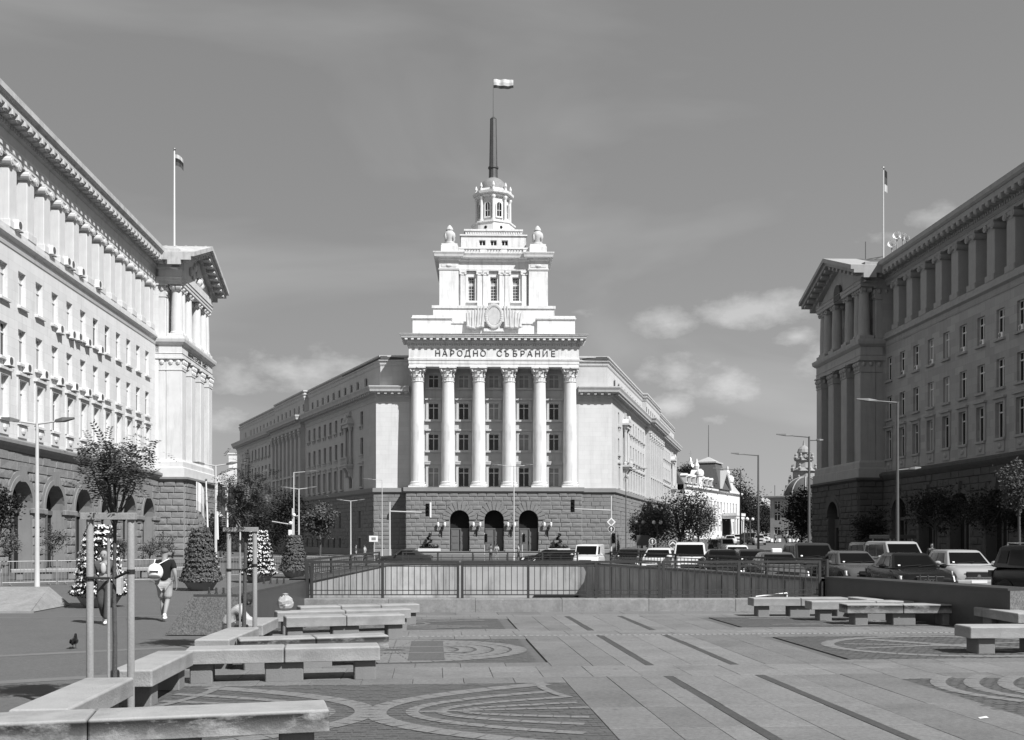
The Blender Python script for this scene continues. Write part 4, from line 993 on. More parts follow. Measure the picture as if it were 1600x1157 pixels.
# ------------------------------------------------------------------ ground, road, square
PIT = [(-5.6,28.3),(-5.45,44.2)]+[(-5.45+2.2-2.2*math.cos(t*math.pi/12), 44.2+2.4*math.sin(t*math.pi/12)) for t in range(1,7)]
PIT += [(2.6+1.5*math.sin(t*math.pi/12), 45.1+1.5*math.cos(t*math.pi/12)) for t in range(0,5)]+[(3.95,44.4),(8.6,28.3)]
def flat_with_hole(name, outer, hole, z, m):
    pts = [Vector((x,y,0)) for x,y in outer]; loops = [pts]
    if hole: loops.append([Vector((x,y,0)) for x,y in hole])
    tri = tessellate_polygon(loops); allp = [p for l in loops for p in l]
    me = bpy.data.meshes.new(name); me.from_pydata([(p.x,p.y,z) for p in allp], [], [tuple(t) for t in tri]); me.materials.append(m)
    bm = bmesh.new(); bm.from_mesh(me)
    for f in bm.faces:
        if f.normal.z < 0: f.normal_flip()
    bm.to_mesh(me); bm.free()
    return tag(inst(name, me), kind='structure')
def gsheet(name, xs, ys, m, dz=0, zf=gz):
    b = MB(); n = len(xs); b.v = [(x,y,zf(x,y)+dz) for y in ys for x in xs]
    b.f = [(j*n+i,j*n+i+1,(j+1)*n+i+1,(j+1)*n+i) for j in range(len(ys)-1) for i in range(n-1)]; b.m = [0]*len(b.f)
    return tag(b.build(name, m, smooth=180), kind='structure')
flat_with_hole('ground', [(-300,-60),(300,-60),(300,50),(-300,50)], PIT, -.06, M_GROUND)
XS = [-1500,-600,-300,-150,-80,-50]+[-40+4*k for k in range(26)]+[70,80,95,120,160,220,300,500,1500]
YS = [50+3*k for k in range(40)]+[180,200,230,260,300,350,420,500,700,1000,1600,2600]
gsheet('ground', XS, YS, M_ASPH, -.06)
# the road: asphalt round the far side of the sunken court and off to the right
flat_with_hole('road', [(-12,28.6),(-5.9,28.6),(-5.75,44.3),(-4.8,46.9),(-3.2,47.2),(3.0,47.2),(4.4,45.0),(9.0,28.6),(11.4,21.0),(27,21.0),(27,50),(-12,50)], None, -.035, M_ASPH)
gsheet('road', [-12+3*k for k in range(14)], [50+2.5*k for k in range(31)], M_ASPH, -.035)
gsheet('pavement', [27,29,31,33,36], [20,50,60,75,90,105,118], M_SIDEW, .08, lambda x, y: gz(x, max(y, 1)))
k = MB()
for y0, y1 in zip([20+6*i for i in range(16)], [26+6*i for i in range(16)]): k.box(26.8,27.0,y0,y1-.03,-.5,gz(27,y0)+.09)
tag(k.build('kerb', M_CURB), kind='structure')
b = MB(); b.poly_prism([WP(-1,60,3.5),WP(-1,-.5,4.5),(-11,-3.2),(11,-3.2),WP(1,-1.5,4.5),WP(1,20,4.5),WP(1,20,-2),(11,2),(-11,2),WP(-1,60,-2)], -.9, -.33)
o = b.build('pavement', M_SIDEW, None, (-2.26,129,0), R(1.5)); tag(o, kind='structure')
# the open square on the left
flat_with_hole('square', [(-60,-30),(-5.15,-30),(-5.15,20.9),(-5.9,21.0),(-5.9,50),(-60,50)], None, -.02, M_SQUARE)
gsheet('square', [-60,-50,-40,-34,-28,-22,-17,-12], [50+4*k for k in range(16)], M_SQUARE, -.02)
s = MB()
for (x0,y0,x1,y1,w) in ((-14,10.6,-5.3,15.2,.35),(-16,13.4,-5.4,19.2,.3),(-20,24.5,-7.5,26.5,.2)):
    d = Vector((x1-x0,y1-y0)).normalized(); n = Vector((-d.y,d.x))*w/2; s.add([(x0-n.x,y0-n.y,-.016),(x1-n.x,y1-n.y,-.016),(x1+n.x,y1+n.y,-.016),(x0+n.x,y0+n.y,-.016)],[(0,1,2,3)])
tag(s.build('asphalt_seam', M_SIDEW), kind='structure')
# zebra blocks and lane marks far up the street
for i, (px, py) in enumerate(((1206,843),(1212,843),(1218,843),(1234,843),(1240,843),(1246,843))):
    Y = 172; X = (px-800)/1600*Y; z = gz(X,Y)
    T = thing('barrier_block', 'small white road block in a row across the far street', 'road block', (X,Y,z), 0, 'white road blocks across the far street'); bx(T, 'block', .42, .4, .55, M_WHITEP, (0,0,.1)); bx(T, 'foot', .5, .45, .1, M_BLACK, (0,0,0))

# paved terrace: its own grid turned a little from the camera axis
PAX = R(4.4); POX, POY = 2.11, 15.4
PV = tag(MB().poly_prism([(-7.2,-24),(12,-24),(12,12.3),(-7.2,12.3)], -.05, -.028).build('paved_terrace', M_GROUND, None, (POX,POY,0), PAX), kind='structure')
rs = random.Random(11); SL = {}
def slab(a0, a1, b0, b1, m, name='paving_slab', z=0.0):
    w, d = a1-a0, b1-b0
    kk = (m.name, round(w,2), round(d,2))
    if kk not in SL:
        SL[kk] = MB().cbox(-w/2+.0028,w/2-.0028,-d/2+.0028,d/2-.0028,-.03,0,.004).mesh(name, m)
    return inst(name, SL[kk], PV, ((a0+a1)/2,(b0+b1)/2,z+rs.uniform(-.0025,.0025)), (rs.uniform(-.002,.002),rs.uniform(-.002,.002),0))
MOD = 6.35; budget_slabs = 300
COLS = [(-1.45,-.8,M_SLAB),(-.8,-.3,M_SLAB),(-.3,.03,M_SLABL),(.03,.16,M_BAND),(.16,.77,M_SLABL),(.77,1.38,M_SLABL),(1.38,1.51,M_BAND),(1.51,1.95,M_SLABL),(1.95,2.65,M_SLAB),(2.65,3.3,M_SLAB)]
rows_b = [(-8.6,-.6),(.6,5.55),(6.6,10.6)]
for b0, b1 in rows_b:
    for a0, a1, m in COLS:
        L_ = 1.25 if m is not M_BAND else 2.4; n = max(1, round((b1-b0)/L_))
        for k in range(n): slab(a0, a1, b0+(b1-b0)*k/n, b0+(b1-b0)*(k+1)/n, m)
for bb, w, m in ((-.6,.6,M_SLABL),(0,.6,M_SLABL),(5.55,.52,M_SLABL),(6.07,.53,M_SLABL),(10.6,.6,M_SLABL),(11.2,.95,M_SLAB)):
    x = -7.1+(.35 if w == .6 else 0)
    while x < 11: slab(x, min(x+.72 if bb < 5 else x+1.1, 11.2), bb, bb+w, m); x += .72 if bb < 5 else 1.1
# tactile line of pale studs along the second cross band
tb = MB()
for k in range(150): tb.cbox(-6.6+k*.118-.035,-6.6+k*.118+.035,5.5,5.58,-.01,.008,.004)
tag(tb.build('tactile_studs', M_STUD, PV), kind='stuff')
# fields of slabs left and right of the mosaic panels
def field(a0, a1, b0, b1, m, nx, ny):
    for i in range(nx):
        for j in range(ny): slab(a0+(a1-a0)*i/nx, a0+(a1-a0)*(i+1)/nx, b0+(b1-b0)*j/ny, b0+(b1-b0)*(j+1)/ny, m)
for b0, b1 in rows_b:
    if 0: pass
    field(-7.1, -1.45, b1-.55 if b1 < 10 else b1-.6, b1, M_SLAB, 8, 1); field(3.3, 11.2, b1-.55 if b1 < 10 else b1-.6, b1, M_SLAB, 10, 1)
    field(-7.1, -1.45, b0, b0+.5, M_SLAB, 8, 1); field(3.3, 11.2, b0, b0+.5, M_SLAB, 10, 1)
# mosaic panels: a dark setted ground with pale strips inlaid, every strip a run of short setts
def panel(a0, a1, b0, b1):
    p = MB(); n = int((a1-a0)/.16); r = random.Random(int(a0*10+b0)); k = int((b1-b0)/.12)
    p.box(a0+.005,a1-.005,b0+.005,b1-.005,-.03,-.006)
    o = p.build('mosaic_panel', M_PANEL, PV)
    q = MB()
    for i in range(n):
        for j in range(k):
            x0, y0 = a0+(a1-a0)*(i+(.5 if j % 2 else 0))/n, b0+(b1-b0)*j/k; x1 = min(a1-.005, x0+(a1-a0)/n-.012)
            if x1-x0 < .03: continue
            z = -.003+r.uniform(-.0015,.002); q.add([(x0+.006,y0+.006,z),(x1,y0+.006,z+r.uniform(-.001,.001)),(x1,y0+(b1-b0)/k-.006,z),(x0+.006,y0+(b1-b0)/k-.006,z)],[(0,1,2,3)])
    tag(q.build('setts', M_PANEL, o), kind='stuff'); return o
def strip(pts, w, clip, parent, m=M_STRIP, z=.003, seglen=.26, w1=None):
    """a ribbon of short setts along a curve, kept inside the panel"""
    q = MB(); P = [Vector(p) for p in pts]; acc = []; L_ = 0; tot = sum((b-a).length for a, b in zip(P, P[1:])) or 1
    for a, b in zip(P, P[1:]):
        d = b-a; ln = d.length
        if ln < 1e-5: continue
        n = max(1, round(ln/seglen)); dn = d/ln; nn = Vector((-dn.y,dn.x))
        for k in range(n):
            g = .006; s0, s1 = k*ln/n+g, (k+1)*ln/n-g; ww = w if w1 is None else w+(w1-w)*(L_+s0)/tot
            qs = [a+dn*s0-nn*ww/2, a+dn*s1-nn*ww/2, a+dn*s1+nn*ww/2, a+dn*s0+nn*ww/2]
            if all(clip[0] <= v.x <= clip[1] and clip[2] <= v.y <= clip[3] for v in qs):
                zz = z+rs.uniform(-.0008,.0008); q.add([(v.x,v.y,zz) for v in qs], [(0,1,2,3)])
        L_ += ln
    if q.f: q.build('inlay_strip', m, parent)
def tongue(cx, cy, sx, hx, hy, n=26): return [(cx+sx*hx*(t*t), cy+hy*t) for t in [-1+2*k/n for k in range(n+1)]]
# near left: two nested tongues meeting point to point
A = (-7.1,-1.45,-5.9,-1.1); pn = panel(*A)
for sx, c0 in ((1,-3.95),(-1,-4.05)):
    for i, (off, hx, hy, w) in enumerate(((0,2.4,2.2,.26),(.42,2.1,1.55,.15),(.75,1.8,1.0,.13),(1.0,1.4,.5,.12))): strip(tongue(c0+sx*off, -3.4, sx, hx, hy), w, A, pn)
    strip([(c0+sx*.5,-3.4),(c0+sx*2.5,-3.25)], .1, A, pn)
    strip([(c0+sx*(2.5+.4*math.sin(t*.5)),-3.4-2.2+t*.44) for t in range(11)], .12, A, pn, z=.0055)
# middle left: an oval with crossed bars
A = (-7.1,-1.6,1.1,5.0); pn = panel(*A)
def oval(cx, cy, rx, ry, n=40): return [(cx+rx*math.cos(2*math.pi*k/n), cy+ry*math.sin(2*math.pi*k/n)) for k in range(n+1)]
for rr_ in (1.0,.86,.72,.58,.44,.3,.16): strip(oval(-4.0,3.05,2.25*rr_,1.72*rr_), .26, A, pn)
for (x0,x1,m) in ((-5.0,-4.55,M_PANEL),(-3.7,-3.1,M_PANEL)):
    b = MB(); b.add([(x0,1.5,.007),(x1,1.5,.007),(x1,4.6,.007),(x0,4.6,.007)],[(0,1,2,3)]); b.build('inlay_bar', m, pn)
for y in (2.55,3.5): b = MB(); b.add([(-5.6,y,.009),(-2.7,y,.009),(-2.7,y+.08,.009),(-5.6,y+.08,.009)],[(0,1,2,3)]); b.build('inlay_bar', M_SLABL, pn)
# middle right: ring with a crossed leaf
A = (3.55,11.1,1.1,5.0); pn = panel(*A)
strip(oval(6.3,3.05,2.3,1.7), .24, A, pn)
strip([(4.3,2.7),(8.3,3.6)], .14, A, pn); strip([(4.4,3.5),(8.2,2.4)], .14, A, pn); strip([(5.2,4.3),(6.3,3.1)], .3, A, pn, seglen=.4); strip([(6.4,3.0),(7.0,1.7)], .3, A, pn, seglen=.4)
strip([(5.9,3.1),(6.8,3.1)], .2, A, pn)
strip(oval(10.6,3.05,1.9,1.6), .24, A, pn)
# near right: nested curves
A = (3.2,11.1,-6.2,-.75); pn = panel(*A)
for i in range(12): strip(tongue(3.5+i*.42, -2.2-.10*i, 1, 2.7, 2.7-.06*i), .2, A, pn)
b = MB(); b.poly_prism([(5.7+.6*math.cos(t*math.pi/10),-5.1+.65*math.sin(t*math.pi/10)) for t in range(20)], -.02, .006); b.build('inlay_disc', M_STRIP, pn)
# far panels
for A in ((-7.1,-1.7,7.2,10.0),(3.6,11.1,7.2,10.0)):
    pn = panel(*A); cx = (A[0]+A[1])/2
    for i in range(4): strip(tongue(cx+.5*i-1.2, 8.6, 1, 2.4, 1.3-.15*i), .14, A, pn); strip(tongue(cx-.5*i+1.0, 8.6, -1, 2.4, 1.3-.15*i), .12, A, pn)

# ------------------------------------------------------------------ the sunken court
q = MB()
for (x0,y0),(x1,y1) in zip(PIT, PIT[1:]): q.add([(x0,y0,-3.2),(x1,y1,-3.2),(x1,y1,.0),(x0,y0,.0)],[(0,1,2,3)])
cw = thing('court_wall', 'rough concrete wall round the sunken court with a pale lit rounded end', 'wall', (0,0,0))
q.build('wall', M_WALLC, cw, smooth=50)
b = MB(); b.add([(8.6,28.3,-3.2),(-5.6,28.3,-3.2),(-5.6,28.3,0),(8.6,28.3,0)],[(0,1,2,3)]); b.build('wall', M_WALLC, cw)
tag(flat_with_hole('court_floor', PIT, None, -3.2, M_SIDEW), kind='structure')
# parapet on three sides: inner face flush with the court wall
def parapet_path(off): 
    out = []
    n = len(PIT)
    for i in range(n):
        p = Vector(PIT[i]); d0 = (p-Vector(PIT[i-1])).normalized() if i else None; d1 = (Vector(PIT[i+1])-p).normalized() if i < n-1 else None
        d = ((d0 or d1)+(d1 or d0)).normalized(); out.append(p+Vector((-d.y,d.x))*off)
    return out
pi_, po_ = parapet_path(0), parapet_path(.5)
b = MB()
for k in range(len(PIT)-1):
    a0,a1,c0,c1 = pi_[k],pi_[k+1],po_[k],po_[k+1]
    b.add([(a0.x,a0.y,0),(a1.x,a1.y,0),(a1.x,a1.y,.78),(a0.x,a0.y,.78),(c0.x,c0.y,-.4),(c1.x,c1.y,-.4),(c1.x,c1.y,.78),(c0.x,c0.y,.78)],[(0,1,2,3),(4,7,6,5),(3,2,6,7)])
b.build('parapet', M_WALLC, cw, smooth=35)
b = MB()
for k in range(len(PIT)-1):
    a0,a1,c0,c1 = parapet_path(-.05)[k],parapet_path(-.05)[k+1],parapet_path(.56)[k],parapet_path(.56)[k+1]
    b.add([(a0.x,a0.y,.785),(a1.x,a1.y,.785),(a1.x,a1.y,.86),(a0.x,a0.y,.86),(c0.x,c0.y,.785),(c1.x,c1.y,.785),(c1.x,c1.y,.86),(c0.x,c0.y,.86)],[(0,1,2,3),(4,7,6,5),(3,2,6,7),(0,4,5,1)])
b.build('coping', M_POLISH, cw, smooth=35)
ch = Vector((.93,45.9)) 
for x0, x1, z0, z1 in ((1.0,3.0,-1.6,-.62),(-2.6,-1.1,-1.6,-.75)): MB().box(x0,x1,46.4,46.62,z0,z1).build('opening', M_DARK, cw)
# panel joints on the shaded side wall
pj = MB(); p0, p1 = Vector((8.6,28.3)), Vector((3.95,44.4)); d = (p1-p0)
for k in range(1, 17):
    c = p0+d*k/17; dn = d.normalized()*.02; nn = Vector((-dn.y,dn.x)).normalized()*.012
    pj.add([(c.x-dn.x+nn.x,c.y-dn.y+nn.y,-3.1),(c.x+dn.x+nn.x,c.y+dn.y+nn.y,-3.1),(c.x+dn.x+nn.x,c.y+dn.y+nn.y,.74),(c.x-dn.x+nn.x,c.y-dn.y+nn.y,.74)],[(0,1,2,3)])
pj.build('panel_joints', M_JOINT, cw)
# kerb the railing stands on
kb = thing('kerb_wall', 'low weathered concrete kerb wall carrying the front railing', 'kerb wall', (0,28.0,0))
x = -5.7
while x < 8.5: MB().cbox(x+.002,min(x+2.35,8.7)-.002,-.28,.28,-.05,.33+rs.uniform(-.006,.006),.012).build('kerb_block', M_CURB, kb); x += 2.35
# low granite walls running towards the camera on both sides, with pegs on top
def low_wall(name, label, p, q, w0, w1, h, face, end):
    T = thing(name, label, 'low wall', (p[0],p[1],0), math.atan2(q[1]-p[1], q[0]-p[0])); L_ = (Vector(q)-Vector(p)).length
    b = MB(); prof = [(-w0,0),(w0*.0,0),(0,h),(-w1,h)] ; vs = [(0,y,z) for y,z in prof]+[(L_,y,z) for y,z in prof]
    b.add(vs, [(0,4,5,1),(1,5,6,2),(2,6,7,3),(3,7,4,0),(4,7,6,5)]); b.build('wall', face, T)
    b = MB(); b.add([(-.012,y,z) for y,z in prof],[(0,1,2,3)]); b.add([(-.012,prof[i][0],prof[i][1]) for i in range(4)]+[(.0,y,z) for y,z in prof],[(0,1,5,4),(1,2,6,5),(2,3,7,6),(3,0,4,7)]); b.build('end_slab', end, T)
    b = MB(); b.box(.02,L_,-w1-.03,.03,h+.002,h+.05); b.build('coping', face, T)
    return T
WLF = low_wall('low_wall', 'low dark wall left of the sunken court with a speckled granite sloping end', (-5.62,21.0), (-5.62,28.2), -1.5, -.95, .78, M_POLISH, M_GRAN)
WRT = low_wall('low_wall', 'low dark wall right of the sunken court running past the parked dark sedan', (10.5,21.6), (8.62,28.2), .9, .75, .87, M_POLISH, M_GRAN)
def pegs(loc, n, step, ang, label, group):
    for k in range(n):
        T = thing('metal_peg', label, 'peg', (loc[0]+k*step*math.cos(ang),loc[1]+k*step*math.sin(ang),loc[2]), 0, group)
        MB().lathe([(.022,0),(.022,.12),(.012,.13)],8).build('pin', M_RAIL, T); MB().lathe([(.04,0),(.04,.012)],8).build('collar', M_RAIL, T)
pegs((-6.3,21.3,.83), 4, .15, 0, 'short metal peg in a row on the speckled end of the low wall', 'pegs on the near end of the left low wall')
pegs((-6.3,26.0,.83), 4, .17, 0, 'short metal peg in a row farther along the left low wall', 'pegs on the far end of the left low wall')
pegs((10.0,25.1,.95), 3, .28, R(-72), 'short metal peg on the right low wall before the dark sedan', 'pegs on the right low wall near the sedan')
pegs((11.2,21.95,.95), 3, .1, R(10), 'short metal peg on the right low wall end before the dark people carrier', 'pegs on the right low wall end')
# the sloping concrete slab at far left
T = thing('sloped_slab', 'pale concrete ramp block lying on the square at the left edge', 'ramp block', (-14.6,28.2,0)); b = MB()
b.add([(-3,-.9,0),(1.75,-.9,0),(1.75,-.8,.05),(-3,-.8,.05),(-3,2.2,0),(1.5,2.2,0),(1.0,1.9,.55),(-3,1.9,.55)],[(0,1,2,3),(3,2,6,7),(1,5,6,2),(5,4,7,6),(0,3,7,4)]); b.build('block', M_CURB, T); MB().box(-3,1.85,-1.0,-.9,-.02,.04).build('edge_strip', M_CONC, T)

# railings: each bar a part
BAR = MB().box(-.009,.009,-.009,.009,0,.78).mesh('baluster', M_RAIL); POST = MB().box(-.035,.035,-.035,.035,0,1.0).mesh('post', M_RAIL)
def railing(label, p, q, z, posts, h=1.0, step=.155, double=()):
    p, q = Vector(p), Vector(q); L_ = (q-p).length
    T = thing('railing', label, 'railing', (p.x,p.y,z), math.atan2(q.y-p.y,q.x-p.x))
    for zz, t in ((h,.03),(h-.12,.014),(.1,.014),(.22,.012)): MB().box(-.03,L_+.03,-t,t,zz-t,zz+t).build('rail', M_RAIL, T)
    for s in posts: inst('post', POST, T, (s*L_,0,0), 0, (1,1,h))
    n = int(L_/step)
    for k in range(n): inst('baluster', BAR, T, ((k+.5)*L_/n,0,.1), 0, (1,1,(h-.2)/.78))
railing('dark iron railing section left part of the front kerb wall', (-5.6,28.0), (-1.48,28.0), .33, (0,.03,.5,1))
railing('dark iron railing section in the middle of the front kerb wall', (-1.36,28.0), (4.02,28.0), .33, (0,.335,.68,1))
railing('dark iron railing section at the right end of the front kerb wall', (4.14,28.0), (8.5,28.3), .33, (0,.48,1))
railing('low railing running back along the left side of the sunken court', (-5.75,28.6), (-5.7,44.0), .86, (0,.25,.5,.75,1), .5, .3)
railing('low railing round the far rounded end of the sunken court', (-5.0,46.9), (3.0,47.0), .86, (0,.2,.4,.6,.8,1), .45, .5)
railing('low railing running back along the right side of the sunken court', (8.8,28.6), (4.3,44.6), .86, (0,.2,.4,.6,.8,1), .5, .3)
# a bent white metal rack left in the court
T = thing('bent_rack', 'bent white metal rack leaning below the right railing', 'rack', (7.6,29.4,-.9)); a = MB()
a.tube((-.3,0,0),(-.6,.0,1.2),.02); a.tube((-.6,0,1.2),(.3,0,1.3),.02); a.tube((.3,0,1.3),(.25,0,.5),.02); a.build('frame', M_WHITEP, T); a = MB(); a.tube((-.6,0,1.05),(.3,0,1.12),.015); a.build('crossbar', M_WHITEP, T)

# ------------------------------------------------------------------ benches
def bench(label, p, q, w=.55, n=2, th=.2, top=.47, m=M_CONC, legs=None, group='concrete benches on the terrace'):
    p, q = Vector(p), Vector(q); L_ = (q-p).length
    T = thing('concrete_bench', label, 'bench', (p.x,p.y,0), math.atan2(q.y-p.y,q.x-p.x), group)
    for k in range(n):
        a, c = L_*k/n+.004, L_*(k+1)/n-.004; me = MB().cbox(a,c,-w/2,w/2,top-th,top,.018)
        o = me.build('slab', m, T)
        bv = o.modifiers.new('soft edge', 'BEVEL'); bv.width = .008; bv.segments = 2
    for s in (legs or [.12/1]+[ (k/n) for k in range(1,n)]+[1-.12]):
        bx(T, 'leg', .30 if 0 < s < 1 and abs(s-.5) > .3 or n == 1 else .52, w-.16, top-th-.002, M_LEG, (s*L_,0,0))
    return T
bench('nearest bench, its long front face stained dark', (-5.6,8.38), (-1.69,9.39), .58, 2, m=M_CONCD, legs=[.2,.66,.93])
bench('pale bench leading back from the nearest stained bench to the left tree stakes', (-4.22,9.12), (-4.40,11.2), .52, 1, legs=[.2,.8])
bench('pale bench leading back from beside the left tree stakes', (-4.40,11.82), (-4.55,13.85), .48, 1, legs=[.2,.85])
bench('second nearest crosswise bench on the left, with clean pale front and two slabs', (-4.5,14.16), (-1.9,14.66), .55, 2, legs=[.08,.5,.92])
bench('pale bench leading back towards the second tree stakes', (-4.5,15.35), (-4.57,17.45), .52, 1, legs=[.2,.8])
bench('long bench right behind the second crosswise one, streaked grey along its front', (-4.15,15.5), (-2.0,16.25), .5, 2, m=M_CONCD, legs=[.1,.5,.85])
bench('short pale bench beside the crouching person', (-4.62,17.95), (-4.72,19.6), .5, 1, legs=[.25,.8])
bench('third crosswise bench on the left, before the bag', (-4.42,19.88), (-2.2,20.6), .52, 2, legs=[.08,.5,.92])
bench('bench with the plastic bag on it', (-4.9,21.2), (-2.24,22.15), .5, 2, legs=[.1,.5,.92])
bench('farthest left bench against the kerb wall', (-4.75,22.75), (-2.2,23.75), .48, 3, legs=[.1,.5,.92])
bench('long right bench with a grey stain along its front', (7.62,23.6), (10.2,23.6), .58, 2, m=M_CONCD, legs=[.14,.52,.92])
bench('shaded bench leading towards the camera at the right edge', (10.5,23.85), (10.45,20.6), .55, 2, legs=[.15,.5,.9])
bench('right bench behind the stained one, bright along its front', (7.15,24.75), (10.3,24.85), .5, 2, legs=[.12,.5,.9])
bench('farthest right bench, nearest the railing', (6.05,26.0), (8.5,26.15), .5, 2, legs=[.12,.5,.95])
bench('short bench joining the two rear right benches', (8.85,26.4), (8.95,25.2), .45, 1, legs=[.3,.8])
bench('nearest right bench, cut by the right edge of the photo', (7.82,17.8), (10.6,17.9), .58, 2, legs=[.12,.5,.9])
# plastic bag on the bench
T = thing('plastic_bag', 'crumpled pale plastic bag standing on a left bench', 'bag', (-4.75,21.45,.47))
b = MB(); r = random.Random(5); b.ball((0,0,.15),.17,.14,.16,14,10)
b.v = [(x*(1+r.uniform(-.1,.1)),y*(1+r.uniform(-.16,.16)),max(0,z*(1+r.uniform(-.12,.1)))) for x,y,z in b.v]; b.build('sack', M_BAG, T)
b = MB(); b.lathe([(.09,.25),(.05,.29),(.04,.31),(.06,.345),(.02,.36)],7); b.v = [(x*(1+r.uniform(-.3,.3)),y*(1+r.uniform(-.3,.3)),z) for x,y,z in b.v]; b.build('knot', M_BAG, T)

# ------------------------------------------------------------------ buildings beyond the square
def slab_windows(T, mb_name, w, xs, zs, ww, wh, y, m=M_WALL2, frame=M_FRAME, z0=0, z1=10):
    hol = [(x-ww/2,x+ww/2,z,z+wh) for x in xs for z in zs]; b = MB(); holed_wall(b, -w/2, w/2, z0, z1, hol, y, .3); b.build(mb_name, m, T)
    for x in xs:
        for z in zs: window(T, x, z, ww, wh, y+.25, 'plain', M_GLASS, frame)
M_PALE = mat('pale_render', .6, .85, .08, .5, streak=.2); M_GREYR = mat('grey_render', .3, .85, .08, .5, streak=.2)
T = thing('apartment_house', 'white gabled house beyond the left trees', 'house', (-66,226,-.5), R(4))
slab_windows(T, 'wall', 16, [-6,-3,0,3,6], [3,6.5,10], 1.2, 1.9, 0, M_PALE, z0=-1, z1=14)
MB().box(-8,8,.31,14,-1,14).build('body', M_PALE, T); b = MB(); b.xz_prism([(-1.5,14),(9,14),(9,18),(6,18),(-1.5,15.2)], .2, 12); b.build('upper_storey', M_PALE, T); b = MB(); b.xz_prism([(-9,14),(-1.5,14),(-1.5,15.2),(-4,16.6),(-7,16.6)], -.4, 13); b.build('roof', M_ROOFD, T); b = MB(); b.box(3,5.6,2,5,18,21); b.box(2.8,5.8,1.8,5.2,21,21.3); b.build('chimney', M_PALE, T)
MB().box(-8.4,8.4,-.5,.0,13.6,14).build('cornice', M_PALE, T)
T = thing('apartment_house', 'second pale house half hidden behind the left ministry corner', 'house', (-84,240,-.5), R(4)); slab_windows(T, 'wall', 18, [-7,-4,-1,2,5,8], [3,6.5,10], 1.2, 1.9, 0, M_GREYR, z0=-1, z1=15); MB().box(-9,9,.31,14,-1,15).build('body', M_GREYR, T); b = MB(); b.xz_prism([(-9.5,15),(9.5,15),(6,19),(-6,19)], -.5, 14); b.build('roof', M_ROOFD, T)

# former palace with mansard roofs
PA_ = Vector((42.8,240)); PB_ = Vector((62.2,279)); ang = math.atan2(PB_.y-PA_.y, PB_.x-PA_.x)
T = thing('palace', 'white palace with mansard roof, dormers and central pavilion behind the street trees', 'palace', (PA_.x,PA_.y,1.9), ang)
W_ = (PB_-PA_).length; xs = [2+3.1*k for k in range(13)]
hol = [(x-.6,x+.6,z,z+h) for x in xs for z, h in ((1.6,2.6),(6.3,2.8))]
b = MB(); holed_wall(b, -8, W_, -3, 11.2, hol, 0, .35); b.build('wall', M_PALE, T)
for x in xs:
    for z, h in ((1.6,2.6),(6.3,2.8)): window(T, x, z, 1.2, h, .3, 'plain', M_GLASS)
b = MB(); b.sweep([(-8,0),(W_,0),(W_,16)], [(-.2,11.2),(.15,11.2),(.2,11.5),(.6,11.7),(.6,12.1),(-.2,12.2)]); b.build('cornice', M_PALE, T)
b = MB(); b.add([(W_,0,-3),(W_,16,-3),(W_,16,11.2),(W_,0,11.2)],[(0,1,2,3)]); b.box(-8,W_-.02,.36,.4,-3,11.2); b.build('side_wall', M_PALE, T)
for x0, x1 in ((-8,19),(30,W_)):
    b = MB(); b.add([(x0,.2,12.2),(x1,.2,12.2),(x1,15,12.2),(x0,15,12.2),(x0+.8,2.2,15.2),(x1-1.5,2.2,15.2),(x1-1.5,13,15.2),(x0+.8,13,15.2)],[(0,1,5,4),(1,2,6,5),(2,3,7,6),(3,0,4,7),(4,5,6,7)]); b.build('mansard_roof', M_ROOFD if x0 < 0 else M_ROOF, T)
b = MB(); b.add([(19,-1,12.2),(30,-1,12.2),(30,8,12.2),(19,8,12.2),(21.3,1,19),(27.7,1,19),(27.7,6,19),(21.3,6,19)],[(0,1,5,4),(1,2,6,5),(2,3,7,6),(3,0,4,7),(4,5,6,7)]); rf = b.build('pavilion_roof', M_ROOFD, T)
b = MB(); b.box(21.0,28.0,.6,6.4,19,19.35); b.add([(21.3,1,19.35),(27.7,1,19.35),(27.7,6,19.35),(21.3,6,19.35),(24.5,3.5,20.8)],[(0,1,4),(1,2,4),(2,3,4),(3,0,4)]); b.build('roof_cap', M_ROOF, rf)
b = MB(); b.xz_prism([(19.2,12.3),(24.5,17.2),(29.8,12.3),(28.9,12.3),(24.5,16.3),(20.1,12.3)], -1.3, 1.0); b.build('roof_gable', M_ROOF, T)
MB().tube((24.5,3.5,20.6),(24.5,3.5,29),.12,.07).build('flagpole', M_POLED, T)
for x in (3,31.5):
    d = MB(); d.box(x-1.5,x+1.5,-.6,1.5,12.1,14.6); d.xz_prism([(x-1.9,14.6),(x+1.9,14.6),(x+.9,15.8),(x,16.3),(x-.9,15.8)], -.8, 1.5); d.lathe([(.5,16.3),(.7,17),(.35,17.8),(.2,18.7)],8,x,.4)
    for e in (-1,1): d.ball((x+e*1.4,-.5,15.3),.7,.5,.9,7,5)
    d.build('sculpted_dormer', M_PALE, T)
for k in range(7):
    if k in (3,): continue
    x = -6+3.6*k; d = MB(); d.box(x-.5,x+.5,.0,1.6,12.6,14.3); d.xz_prism([(x-.65,14.3),(x+.65,14.3),(x,14.8)],-.1,1.5); do = d.build('dormer', M_PALE, T); MB().box(x-.3,x+.3,-.05,.0-.01,12.9,14.0).build('pane', M_GLASS, do)
b = MB(); b.box(24,33,-4,0,5.6,6.3); b.box(24.2,32.8,-3.8,0,4.9,5.6)
for k in range(4): b.lathe([(.35,-1),(.3,4.9)],8,24.6+2.6*k,-3.5)
b.build('portico', M_PALE, T); MB().box(24.6,32.4,-.05,-.02,-1,4.9).build('portico_door', M_DARK, T)
for k in range(5): MB().box(22-.5*k,35+.5*k,-4-.7*k,-3.3-.7*k,-3.5,-1.2-.3*k).build('step', M_SIDEW, T)

